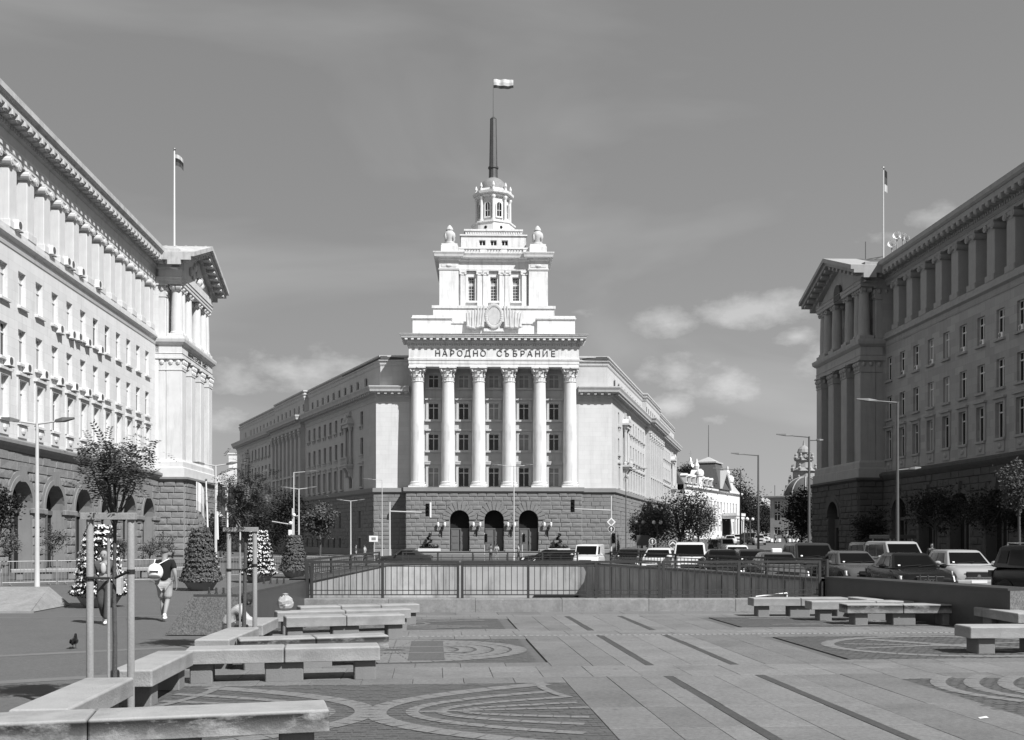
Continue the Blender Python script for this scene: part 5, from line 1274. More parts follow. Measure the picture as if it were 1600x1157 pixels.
T = thing('church_tower', 'white church drum with a small gilded onion dome over the palace roof', 'church tower', (61,350,2)); b = MB(); b.lathe([(2.2,0),(2.2,21),(2.4,21.2),(2.4,22)],12); b.build('drum', M_PALE, T)
b = MB(); b.lathe([(1.6,22),(2.4,23),(2.3,24.2),(1.3,25.4),(.4,26.4),(.15,27.4)],14); b.build('onion_dome', mat('gilding', .5, .35, .05, 2, metal=.6), T, smooth=60); MB().box(-.07,.07,-.07,.07,27.4,29.6).box(-.5,.5,-.06,.06,28.6,28.8).build('cross', M_GALV, T)
T = thing('far_palace', 'distant pale building with hipped dome roof closing the street', 'building', (117,450,2.4), R(-6)); slab_windows(T, 'wall', 30, [-13+2.6*k for k in range(11)], [2,6], 1.3, 2.8, 0, M_GREYR, z0=-2, z1=10); MB().box(-15,15,.31,20,-2,10).build('body', M_GREYR, T); MB().box(-15.6,15.6,-.6,.0,10,11).build('cornice', M_PALE, T)
b = MB(); b.add([(-15,0,11),(15,0,11),(15,20,11),(-15,20,11),(-6,6,17),(6,6,17),(6,14,17),(-6,14,17)],[(0,1,5,4),(1,2,6,5),(2,3,7,6),(3,0,4,7),(4,5,6,7)]); b.build('roof', M_ROOF, T); MB().tube((0,10,17),(0,10,23),.15).build('mast', M_POLED, T)

# corner house with ribbed dome and ornate lantern, right side of the street
T = thing('domed_corner_house', 'ornate corner house with ribbed dark dome and tiered sculpted turret behind the shaded ministry', 'house', (48,172,1.4), R(-35)); T.scale = (.8,.8,.63)
M_ORN = mat('ornate_stone', .27, .9, .12, 1, streak=.3)
slab_windows(T, 'wall', 12, [-4.5,-1.5,1.5,4.5], [1.5,5.5,8.5], 1.3, 2.2, 0, M_GREYR, z0=-2, z1=11.5)
b = MB(); b.box(-6,6,.31,14,-2,11.5); b.build('body', M_GREYR, T); b = MB(); b.sweep([(-6,14),(-6,0),(6,0),(6,14)],[(-.3,11.3),(.2,11.3),(.8,11.7),(.8,12.1),(-.3,12.2)]); b.build('cornice', M_ORN, T)
b = MB(); b.lathe([(4.6*math.cos(t*math.pi/18), 12.1+5.2*math.sin(t*math.pi/18)) for t in range(9)],20,0,5); dm = b.build('dome', M_ROOFD, T, smooth=50)
b = MB()
for k in range(10):
    a = 2*math.pi*k/10
    for t in range(8):
        p = [(4.68*math.cos(u*math.pi/18)*math.cos(a), 5+4.68*math.cos(u*math.pi/18)*math.sin(a), 12.1+5.3*math.sin(u*math.pi/18)) for u in (t,t+1)]; b.tube(p[0],p[1],.16,None,5)
b.build('dome_rib', M_ORN, dm)
b = MB(); b.box(-6,1,9,13,11.5,15.5); b.lathe([(3.4,15.5),(3.4,16.2),(2.4,17.2),(2.4,19.2),(2.9,19.4),(1.8,20.4),(1.7,22.2),(2.1,22.4),(1.2,23.2),(1.2,24.4),(1.5,24.6),(1.25,25.6),(.7,26.3),(.3,26.6),(.1,28)],12,-2.5,11)
for z, r_, n in ((16.4,3.2,8),(19.6,2.6,8),(22.6,1.9,8)):
    for k in range(n): a = 2*math.pi*k/n; b.lathe([(.3,z),(.42,z+.6),(.2,z+1.1),(.28,z+1.4),(.06,z+1.9)],6,-2.5+r_*math.cos(a),11+r_*math.sin(a))
b.build('turret', M_ORN, T)

# ------------------------------------------------------------------ trees
def tree(name, label, loc, h0, cz, rx, rz, n, leaf, m, seed, trunk_r=.12, clumps=26, group='trees', stretch=1.8, sparse=.42, category='tree', pinnate=0):
    r = random.Random(seed); T = thing(name, label, category, loc, r.uniform(0,6), group); t = MB(); cs = []
    top = (r.uniform(-.05,.05)*rx, r.uniform(-.05,.05)*rx, h0)
    segs = 5; pts = [(top[0]*k/segs+r.uniform(-.02,.02)*trunk_r*8, top[1]*k/segs+r.uniform(-.02,.02)*trunk_r*8, h0*k/segs-.05) for k in range(segs)]+[top]
    for k in range(segs): t.tube(pts[k],pts[k+1],trunk_r*(1-.35*k/segs)*(1.25 if k == 0 else 1),trunk_r*(1-.35*(k+1)/segs),8,False)
    for i in range(clumps):
        while True:
            v = Vector((r.uniform(-1,1),r.uniform(-1,1),r.uniform(-1,1)))
            if .25 < v.length < 1: break
        v *= .55+.5*r.random(); v = v if v.length < 1.12 else v.normalized()*1.05
        c = Vector((top[0]+v.x*rx, top[1]+v.y*rx, cz+v.z*rz)); cs.append((c, r.uniform(.65,1.25)))
        if i % 2 == 0 or clumps < 30:
            s = Vector(top)-Vector((0,0,r.uniform(0,.25 if not pinnate else .07)*min(h0,2))); mid = (s+c)/2+Vector((r.uniform(-.1,.1)*rx,r.uniform(-.1,.1)*rx,r.uniform(0,.12)*rz)); t.tube(s,mid,trunk_r*.42,trunk_r*.26,6,False); t.tube(mid,c,trunk_r*.26,trunk_r*.08,5,False)
    t.build('trunk', M_BARK, T, smooth=60)
    vs = []; fs = []; per = n//clumps; cr = sparse*rx; crz = sparse*(rx+rz)*.5
    for c, w in cs:
        for k in range(int(per*w)):
            p = c+Vector((r.gauss(0,.5)*cr*w, r.gauss(0,.5)*cr*w, r.gauss(0,.42)*crz*w))
            a = Vector((r.gauss(0,1),r.gauss(0,1),r.gauss(0,.6)))
            if a.length < .05: continue
            a.normalize(); b = a.cross(Vector((r.gauss(0,1),r.gauss(0,1),r.gauss(0,1)+.8)))
            if b.length < .05: continue
            b.normalize()
            if pinnate:      # a feathered leaf: pairs of leaflets along a drooping stalk
                a.z -= .25; a.normalize(); b = a.cross(Vector((0,0,1)) if abs(a.z) < .9 else Vector((1,0,0))).normalized(); up = b.cross(a); SLn = leaf*r.uniform(2.6,4.2); nl = 6
                for q in range(nl):
                    f_ = (q+.6)/nl; base = p+a*SLn*f_-up*SLn*.22*f_*f_*(1 if up.z > 0 else -1)
                    for sd in (-1,1):
                        dv = (b*sd+a*.45+up*r.uniform(-.25,.25)).normalized(); ll = leaf*(1.0-.35*abs(f_-.45))*r.uniform(.8,1.15); pw = dv.cross(up).normalized()*ll*.2; o = len(vs)
                        vs += [base, base+dv*ll*.5+pw, base+dv*ll, base+dv*ll*.5-pw]; fs += [(o,o+1,o+2),(o,o+2,o+3)]
                continue
            L_ = leaf*r.uniform(.6,1.35); w_ = L_/stretch; nn = a.cross(b)*w_*.25; o = len(vs)
            vs += [p-a*L_*.5, p+b*w_*.5+nn, p+a*L_*.5, p-b*w_*.5+nn]; fs += [(o,o+1,o+2),(o,o+2,o+3)]
    me = bpy.data.meshes.new('crown'); me.from_pydata([tuple(v) for v in vs], [], fs); me.materials.append(m); inst('crown', me, T)
    return T
G1 = 'young staked street trees on the terrace'
tree('staked_tree', 'young feathery tree between the nearest timber stakes', (-4.52,11.64,0), 2.2, 2.80, .5, .36, 520, .058, M_LEAF, 3, .030, 40, G1, 2.3, .34, pinnate=1)
tree('staked_tree', 'young leafy tree between the second pair of timber stakes', (-4.66,17.8,0), 2.12, 2.80, .5, .52, 620, .058, M_LEAF, 8, .042, 44, G1, 2.0, .36, pinnate=1)
def stakes(label, xl, xr, y, z):
    T = thing('tree_stakes', label, 'tree stakes', ((xl+xr)/2,y,0), 0, 'timber tree stakes'); hw = (xr-xl)/2
    for s in (-1, 1): MB().lathe([(.042,0),(.04,z),(.036,z+.01)],10,s*hw,0).build('stake', M_WOOD, T, smooth=40)
    MB().cbox(-hw-.09,hw+.06,-.06,.03,z,z+.075,.006).build('crossbeam', M_WOOD, T); MB().cbox(-hw+.03,hw-.03,-.02,.02,z-.16,z-.11,.006).build('brace', M_WOOD, T) if hw > 9 else None
    b = MB()
    for s in (-1, 1): b.tube((s*hw*1.0,-.045,z-.62+.04*s),(s*.03,.06,z-.66),.014,None,6); b.lathe([(.046,z-.65+.04*s),(.046,z-.6+.04*s)],10,s*hw,0)
    b.build('strap', M_RUBBER, T)
    MB().lathe([(.02,0),(.018,z*.93)],8,-.06,.1).build('cane', M_WOOD, T)
stakes('nearest timber stakes with crossbeam holding a feathery young tree', -4.74, -4.28, 11.5, 2.2)
stakes('second timber stakes with crossbeam, beside the crouching person', -4.90, -4.45, 17.72, 2.1)
G2 = 'small clipped trees along the sunlit ministry'
for i, (px, Y, cy, rr_, l) in enumerate(((14,55,862,.75,'leftmost small tree before the sunlit ministry arcade'),(82,60,852,.85,'small round tree just right of the left lamp post'),(186,68,860,.8,'small tree behind the white flower tower'),(233,76,858,.95,'small sparse tree left of the walking man'),(259,79,852,.95,'small round tree behind the walking man'),)):
    s = 1600/Y; z = H+(840-cy)/s; tree('small_tree', l, ((px-800)/s,Y,gz(0,Y)), z+.45-rr_*.5, z+.45, rr_, rr_*.95, 900, .13, M_LEAFL, 20+i, .05, 18, G2, 1.7, .4)
tree('street_tree', 'dark leafy tree cut by the left edge before the arcade', (-20.4,40.5,0), 2.2, 3.2, .75, 1.1, 1800, .14, M_LEAFD, 41, .07, 26, 'street trees by the sunlit ministry')
G3 = 'trees under the shaded wing'
for i, (px, Y, cy, rx, rz, l) in enumerate(((500,85,812,1.35,1.4,'small round crowned tree with thin trunk before the shaded wing'),(455,95,808,2.5,2.6,'dark tree between the twin lamp posts'),(392,100,812,2.8,2.9,'broad dark tree behind the second staked tree'),(345,108,828,2.7,2.6,'low dark tree beside the sunlit pavilion corner'),(425,112,825,2.5,2.3,'dark tree deep in the shade of the wing'))):
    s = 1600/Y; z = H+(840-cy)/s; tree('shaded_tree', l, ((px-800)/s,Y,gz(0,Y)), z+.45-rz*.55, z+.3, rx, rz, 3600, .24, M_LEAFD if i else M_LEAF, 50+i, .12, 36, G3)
G4 = 'trees on the pavement of the lit wing'
for i, (px, Y, cy, rx, rz, l) in enumerate(((1022,124,818,2.6,2.7,'leftmost bushy tree before the lit wing'),(1062,129,806,3.6,3.9,'tallest bushy tree before the lit wing'),(1092,137,812,2.8,3.3,'rightmost bushy tree before the lit wing'),(1003,133,828,1.8,2.0,'small bush tree close to the lit wing corner'))):
    s = 1600/Y; X = (px-800)/s; z = H+(840-cy)/s; tree('bushy_tree', l, (X,Y,gz(X,Y)), max(1.2,z-rz*.6-gz(X,Y)), z-gz(X,Y), rx, rz, 5200, .27, M_LEAFL, 70+i, .16, 48, G4)
G5 = 'big trees along the far street'
for i, (px, Y, cy, rx, rz, l) in enumerate(((1148,286,790,6.5,9.5,'tallest dark tree right of the palace'),(1174,300,800,7.5,8.0,'broad dark tree right of the palace behind the lamp post'),(1192,325,812,5.0,6.0,'lower dark tree at the end of the far street'),(1072,335,742,5.5,3.0,'dark tree top showing over the palace roof'),(1252,121,806,2.3,3.4,'dark tree before the domed corner house'),(1126,310,800,5.0,7.0,'dark tree close to the palace end wall'))):
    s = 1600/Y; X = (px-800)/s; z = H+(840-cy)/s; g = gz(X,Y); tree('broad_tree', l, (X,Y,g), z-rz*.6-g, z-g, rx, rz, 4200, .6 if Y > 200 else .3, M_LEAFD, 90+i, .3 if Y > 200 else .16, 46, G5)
G6 = 'clipped trees before the shaded ministry'
for i, (px, Y, cy, rx, rz, l) in enumerate(((1360,80,814,1.4,1.4,'clipped round dark tree left of the tall lamp post'),(1462,68,797,2.0,1.5,'clipped round dark tree right of the tall lamp post'),(1540,63,802,1.9,1.4,'clipped dark tree above the silver car'),(1592,56,765,1.1,1.5,'tree with pale lit leaves at the right edge'),(1600,64,806,1.7,1.3,'dark tree at the right edge beneath the lit leaves'))):
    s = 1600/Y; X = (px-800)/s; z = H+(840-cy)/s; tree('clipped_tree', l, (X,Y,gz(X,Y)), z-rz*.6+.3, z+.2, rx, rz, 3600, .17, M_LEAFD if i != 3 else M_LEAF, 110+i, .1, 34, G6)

# ------------------------------------------------------------------ flower towers
def flower_tower(label, loc, h, white, seed):
    r = random.Random(seed); T = thing('flower_tower', label, 'planter', loc, 0, 'flower towers on the square')
    b = MB(); b.lathe([(.36,0),(.44,.04),(.62,.32),(.66,.40),(.60,.40),(.5,.3)],20); b.build('planter_bowl', M_SMOOTHL, T, smooth=40); MB().lathe([(.5,.28),(.42,h*.5),(.2,h-.1)],14).build('core', M_LEAFD, T)
    vs, fs, bv, bf = [], [], [], []; tiers = 11; k_t = [r.uniform(0,6) for _ in range(13)]
    for k in range(4200):
        z = .34+(h-.38)*r.random()**1.15; f = (z-.34)/(h-.34); ph = (f*tiers) % 1
        a = r.uniform(0,2*math.pi); tw = math.sin(a*5+k_t[int(f*tiers)])*.5+math.sin(a*9+k_t[int(f*tiers)]*2)*.5; rad = (.70-.40*f**1.1)*(.84+.2*math.sin(math.pi*ph)+.055*tw)+r.gauss(0,.026)
        if f < .12: rad *= 1.08-.3*max(0,.05-f)
        z += .03*tw; c = Vector((rad*math.cos(a),rad*math.sin(a),z)); n = Vector((math.cos(a)+r.gauss(0,.35),math.sin(a)+r.gauss(0,.35),.35+r.gauss(0,.35))).normalized()
        t = n.orthogonal().normalized(); t = Matrix.Rotation(r.uniform(0,6.3),3,n) @ t; u = n.cross(t)
        is_b = white and ph > .35 and r.random() < .62+.3*tw
        s = r.uniform(.028,.05) if is_b else r.uniform(.035,.065)
        if is_b: c += n*.03
        V, F = (bv, bf) if is_b else (vs, fs); o = len(V); V += [tuple(c-t*s), tuple(c+u*s*.7+n*s*.3), tuple(c+t*s), tuple(c-u*s*.7+n*s*.3)]; F += [(o,o+1,o+2),(o,o+2,o+3)]
    me = bpy.data.meshes.new('foliage'); me.from_pydata(vs, [], fs); me.materials.append(M_LEAFD if white else M_LEAFL); inst('foliage', me, T)
    if white: me = bpy.data.meshes.new('blossoms'); me.from_pydata(bv, [], bf); me.materials.append(M_BLOOM); inst('blossoms', me, T)
flower_tower('white blossoming flower tower behind the nearest staked tree', (-11.93,29.6,-.02), 2.4, True, 1)
flower_tower('dark leafy flower tower right of the walking man', (-11.85,39.0,-.02), 2.4, False, 2)
flower_tower('white blossoming flower tower behind the second staked tree', (-11.3,45.7,-.02), 2.35, True, 3)
flower_tower('farthest dark flower tower beside the left end of the railing', (-10.95,51.5,-.02), 2.15, False, 4)

# ------------------------------------------------------------------ crowd barriers
BB = MB().tube((0,0,.12),(0,0,1.0),.009,None,5).mesh('bar', M_GALV)
def barrier(p, q):
    p, q = Vector(p), Vector(q); L_ = (q-p).length
    T = thing('crowd_barrier', 'galvanised crowd barrier in the line along the sunlit ministry', 'barrier', (p.x,p.y,gz(p.x,p.y)), math.atan2(q.y-p.y,q.x-p.x), 'crowd barriers')
    f = MB(); f.tube((0,0,.12),(L_,0,.12),.017); f.tube((0,0,1.0),(L_,0,1.0),.017); f.tube((0,0,0),(0,0,1.0),.017); f.tube((L_,0,0),(L_,0,1.0),.017); f.build('frame', M_GALV, T)
    for x in (.3,L_-.3): MB().tube((x,-.3,.02),(x,.3,.02),.016).tube((x,0,.02),(x,0,.12),.016).build('foot', M_GALV, T)
    for k in range(1,15): inst('bar', BB, T, (L_*k/15,0,0))
line = [(-24.5,39.6),(-15.9,46.2),(-14.7,50.6),(-8.3,57.0)]
for a, c in zip(line, line[1:]):
    a, c = Vector(a), Vector(c); n = max(1, round((c-a).length/2.2))
    for k in range(n): d = (c-a)/n; barrier(a+d*k+d*.01, a+d*(k+.98))
for i, (x, y) in enumerate(((-26.5,46.5),(-23.6,48.2),(-20.7,49.9),(-17.8,51.6))):
    b = bench(ORD[i]+' pale far bench from the left behind the crowd barriers', (x,y), (x+2.6,y+1.5), .6, 2, .16, .5, M_CONC, None, 'pale benches behind the crowd barriers')

# ------------------------------------------------------------------ lamp posts, signals, signs
def lamp_post(label, loc, h, arms, m=M_POLE, low=None, r=.075, group='street lamps'):
    T = thing('street_lamp', label, 'street lamp', loc, 0, group)
    b = MB(); b.lathe([(r*2.1,0),(r*2.1,.1),(r*1.5,.16),(r*1.5,.3),(r*1.1,.36),(r,1.2),(r*.62,h)],12); b.build('pole', m, T, smooth=40); MB().lathe([(r*2.6,0),(r*2.6,.04),(r*1.7,.08)],12).build('base_plate', m, T)
    for L_, z, rise in [(a, h-.04, .18) for a in arms]+([low] if low else []):
        s = 1 if L_ > 0 else -1; e = (L_*.55,0,z+rise*.5); a = MB(); a.tube((0,0,z),e,r*.45,r*.36); ao = a.build('arm', m, T)
        hd = MB(); x0, x1 = L_*.5, L_; z0 = z+rise*.46; z1 = z+rise
        hd.add([(x0,-.06,z0-.03),(x0,.06,z0-.03),(x0,.05,z0+.05),(x0,-.05,z0+.05),(L_*.72,-.14,z0+(z1-z0)*.44-.05),(L_*.72,.14,z0+(z1-z0)*.44-.05),(L_*.72,.1,z0+(z1-z0)*.44+.08),(L_*.72,-.1,z0+(z1-z0)*.44+.08),(x1,-.07,z1-.02),(x1,.07,z1-.02),(x1,.05,z1+.03),(x1,-.05,z1+.03)],
               [(0,3,2,1),(0,1,5,4),(1,2,6,5),(2,3,7,6),(3,0,4,7),(4,5,9,8),(5,6,10,9),(6,7,11,10),(7,4,8,11),(8,9,10,11)])
        hd.build('lamp_head', M_POLED if m is M_POLE and r > .05 else m, ao)
    return T
def at(px, Y): X = (px-800)/1600*Y; return (X, Y, gz(X,Y))
lamp_post('nearest double armed lamp post on the left of the square', (-14.84,32,-.02), 5.6, (1.15,-1.1))
lamp_post('double armed lamp post beside the sunlit pavilion corner', at(337,51), 5.6, (1.1,-1.1))
lamp_post('tall single armed lamp post above the farthest dark flower tower', at(459,92), 8.3, (2.1,))
lamp_post('double armed lamp post right of the tall single one before the shaded wing', at(467,77), 6.1, (1.35,-1.35))
lamp_post('isolated double armed lamp post before the shaded wing base', at(548,102), 6.1, (1.4,-1.4))
lamp_post('single armed lamp post at the left corner of the parliament', at(597,113), 8.8, (-2.1,), r=.06)
lamp_post('double armed lamp post before the parliament doors', at(803,91), 8.8, (2.0,-2.0), r=.07)
lamp_post('single armed grey lamp post at the right corner of the parliament', at(978,115), 9.9, (2.4,), M_POLED)
G7 = 'lamp posts along the right street'
lamp_post('nearest tall lamp post before the shaded ministry', (19.2,51,gz(19,51)), 8.75, (-2.05,), M_POLED, (1.15,5.35,.12), .085, G7)
lamp_post('second tall lamp post before the shaded pavilion', (19.15,66,gz(19,66)), 8.75, (-2.1,), M_POLED, (.9,8.5,.02), .1, G7)
lamp_post('third tall lamp post along the right street', (19.0,79,gz(19,79)), 8.8, (-2.1,), M_POLED, (.9,4.9,.1), .1, G7)
lamp_post('farthest tall lamp post along the right street', at(1157,96), 8.8, (-2.6,), M_POLED, (1.2,6,.1), .1, G7)
# camera mast beside the twin lamps
T = thing('camera_mast', 'white pole with two cameras and a control box before the shaded wing', 'camera mast', at(457,90)); MB().tube((0,0,0),(0,0,5.0),.06).build('pole', M_POLE, T)
for z, s in ((4.3,1),(3.6,-1)): MB().tube((0,0,z),(s*.5,0,z+.05),.03).ball((s*.15,-.1,z+.1),.16).build('camera', M_WHITEP, T)
MB().tube((0,0,3.55),(-1.8,0,3.85),.045).build('arm', M_POLE, T); MB().cbox(-.35,-.05,-.15,.1,2.0,3.1,.03).build('control_box', M_WHITEP, T)
def signal_head(T, x, y, z, s=1.0, board=False):
    h = MB().cbox(x-.16*s,x+.16*s,y-.1*s,y+.16*s,z,z+1.0*s,.03)
    ho = h.build('signal_head', M_BLACK, T)
    for k in range(3):
        zz = z+s*(.18+.32*k); v = MB(); v.tube((x,y-.3*s,zz+.04*s),(x,y-.1*s,zz),.13*s,None,10,False); v.build('visor', M_BLACK, ho); l = MB(); l.tube((x,y-.12*s,zz),(x,y-.105*s,zz),.11*s,None,12); l.build('lens', M_GLASS, ho)
    if board: MB().box(x+.17*s,x+.3*s,y+.0,y+.03,z-.1,z+1.1*s).build('backboard', M_WHITEP, ho)
T = thing('signal_mast', 'white traffic signal mast reaching right over the road by the left corner', 'traffic signal', at(609,108)); b = MB(); b.tube((0,0,0),(0,0,6.2),.1,.08,10); b.build('mast', M_POLE, T); b = MB(); b.tube((0,0,5.2),(4.2,0,5.05),.07,.055); b.build('arm', M_POLE, T); signal_head(T, 4.0,-.1,4.65, 1.35, True)
T = thing('signal_mast', 'white traffic signal mast reaching left over the road by the right corner', 'traffic signal', at(955,110)); b = MB(); b.tube((0,0,0),(0,0,6.85),.1,.08,10); b.build('mast', M_POLE, T); b = MB(); b.tube((0,0,5.3),(-3.95,0,5.45),.07,.055); b.build('arm', M_POLE, T); signal_head(T, -4.15,-.1,5.1, 1.35); signal_head(T, .25,-.1,1.75, 1.1)
def sign_on(label, loc, shape, r, z, cat='road sign'):
    T = thing('road_sign', label, cat, loc); p = lambda k, rr_: [(rr_*math.cos(2*math.pi*i/k+(math.pi/2 if k == 4 else 0)), z+rr_*math.sin(2*math.pi*i/k+(math.pi/2 if k == 4 else 0))) for i in range(k)]
    if shape == 'diamond':
        MB().xz_prism(p(4,r),-.13,-.11).build('plate', M_WHITEP, T); MB().xz_prism(p(4,r*.66),-.137,-.13).build('face', M_GALV, T)
    else:
        MB().xz_prism(p(20,r),-.13,-.11).build('plate', M_WHITEP, T); MB().xz_prism(p(20,r*.9),-.137,-.13).build('face', M_CARG, T)
        a = MB()
        if shape == 'up': a.xz_prism([(-.12*r,z-.6*r),(.12*r,z-.6*r),(.12*r,z+.1*r),(.34*r,z+.1*r),(0,z+.65*r),(-.34*r,z+.1*r),(-.12*r,z+.1*r)],-.143,-.137)
        else: a.xz_prism([(-.75*r,z-.35*r),(-.75*r,z-.1*r),(0,z+.6*r),(.75*r,z-.1*r),(.75*r,z-.35*r),(0,z+.25*r)],-.143,-.137)
        a.build('arrow', M_WHITEP, T)
    return T
lc = at(955,110); sign_on('white edged diamond priority sign on the right signal mast', (lc[0],lc[1],lc[2]), 'diamond', .48, 4.05); sign_on('round straight ahead arrow sign below the diamond on the right signal mast', (lc[0],lc[1],lc[2]), 'up', .36, 3.3)
def post_sign(label, px, Y, shape, r, z):
    l = at(px, Y); T = sign_on(label, l, shape, r, z); MB().tube((0,0,0),(0,-.0,z),.04).build('post', M_POLE, T); MB().box(-.03,.03,-.11,.0,z-.1,z-.05).build('bracket', M_GALV, T); return T
post_sign('round arrow sign on a post before the bushy trees', 1019, 108, 'up', .36, 1.95)
post_sign('round chevron sign on a post right of the arrow sign', 1051, 104, 'chev', .42, 1.75)
T = thing('notice_board', 'dark notice board on legs among the trees of the lit wing', 'notice board', at(1004,118)); MB().cbox(-.7,.7,-.05,.05,1.2,2.4,.03).build('board', M_CARG, T); MB().box(-.6,-.52,-.04,.04,0,1.2).build('leg', M_POLED, T); MB().box(.52,.6,-.04,.04,0,1.2).build('leg', M_POLED, T)
T = thing('street_sign', 'pale square sign on a thin post at the left corner', 'sign', at(585,105)); MB().cbox(-.55,.35,-.04,.0,2.0,2.6,.02).build('plate', M_WHITEP, T); MB().tube((0,.03,0),(0,.03,2.6),.035).build('post', M_POLE, T); MB().box(-.3,.15,-.045,-.041,2.15,2.45).build('face', M_GALV, T)
T = thing('street_sign', 'small signboard on a post behind the second staked tree', 'sign', at(375,50)); MB().cbox(-.2,.12,-.03,.0,2.3,2.95,.02).build('plate', M_GALV, T); MB().tube((0,.03,0),(0,.03,3.4),.04).build('post', M_POLE, T)
for px, sx in ((757,0),(816,1)):
    T = thing('pedestrian_signal', 'pedestrian signal on a thin post before the '+('left' if not sx else 'right')+' parliament doorway', 'traffic signal', at(px,104)); MB().tube((0,0,0),(0,0,2.9),.045).build('post', M_POLE, T); signal_head(T, .16,-.08,1.95, .85)
for i, (px, Y) in enumerate(((1027,122),(1000,122),(1163,150),(1172,156))):
    T = thing('globe_lamp', ('lamp with two white globes among the bushy trees','lamp with two dull globes left of the bushy trees','globe lamp nearest the palace steps','globe lamp by the palace garden')[i], 'street lamp', at(px,Y), 0, 'globe lamps'); MB().lathe([(.12,0),(.06,.5),(.05,3.6)],8).build('pole', M_POLED, T); MB().tube((-.4,0,3.5),(.4,0,3.5),.03).build('arm', M_POLED, T)
    for s in (-1,1): MB().ball((s*.4,0,3.8),.24).build('globe', M_WHITEP if i != 1 else M_GALV, T, smooth=180)
# spiral topiary in boxes by the parliament steps
for s, l in ((-1,'spiral topiary in a stone box left of the parliament doors'),(1,'spiral topiary in a stone box right of the parliament doors')):
    p = Matrix.Rotation(PHI,3,'Z') @ Vector((s*8.1,-.9,0)) + Vector((-2.26,129,0)); T = thing('topiary_planter', l, 'planter', (p.x,p.y,.0), PHI, 'topiary planters'); bx(T, 'pedestal', 2.4,.9,1.0,M_SMOOTHC,(0,0,-.75)); bx(T, 'box', 2.8,1.0,.35,M_WALL2,(0,0,.25))
    r = random.Random(9+s); b = MB()
    for k in range(420):
        if k < 220: t = k/220; a = t*14; rad = .42*(1-t*.75); c = Vector((rad*math.cos(a)+r.gauss(0,.07),rad*math.sin(a)+r.gauss(0,.07),.75+1.75*t+r.gauss(0,.04)))
        else: c = Vector((r.uniform(-1.15,1.15),r.gauss(0,.2),.65+abs(r.gauss(0,.17))))
        u = Vector((r.gauss(0,1),r.gauss(0,1),r.gauss(0,1))).normalized(); v = u.orthogonal().normalized(); b.add([c-u*.13,c+v*.1,c+u*.13,c-v*.1],[(0,1,2,3)])
    b.build('foliage', M_LEAFD, T)
# flags by the pavilion
cx = Vector((-27.9,94.0)); 
for k in range(3):
    T = thing('wall_flagpole', ('left','middle','right')[k]+' of three white poles leaning from the sunlit pavilion base', 'flagpole', (cx.x+.75*k,cx.y+.5*k,3.0), 0, 'leaning flagpoles'); MB().tube((0,0,-1.2),(.1*k-.1,-.3,4.2),.09,.06).build('pole', M_WHITEP, T); MB().ball((.1*k-.1,-.3,4.25),.12).build('finial', M_CHROME, T)
    f = inst('flag', flag_mesh(.9,2.6,30+k,1.2,((M_BLOOM,M_BLOOM,M_POLE),(M_CARG,M_CARN,M_CARG),(M_CARN,M_CARG,M_CARN))[k]), None, (cx.x+.75*k-.1+(-.9 if k == 0 else 0)+.1*k,cx.y+.5*k-.3,7.1), R(0)); tag(f, ('white','dark','darkest')[k]+' hanging flag on a pole by the sunlit pavilion', 'flag')
# kiosk on the right pavement
T = thing('kiosk', 'small dark kiosk with flat roof on the shaded pavement behind the cars', 'kiosk', (26.0,70,gz(26,70)), R(-80)); MB().cbox(-1.3,1.3,-1,1,2.25,2.5,.05).build('roof', M_CARG, T); MB().box(-1.1,1.1,-.8,.8,0,1.0).build('counter', M_CARN, T)
for x in (-1.1,1.1):
    for y in (-.8,.8): MB().box(x-.04,x+.04,y-.04,y+.04,1.0,2.25).build('post', M_POLE, T)

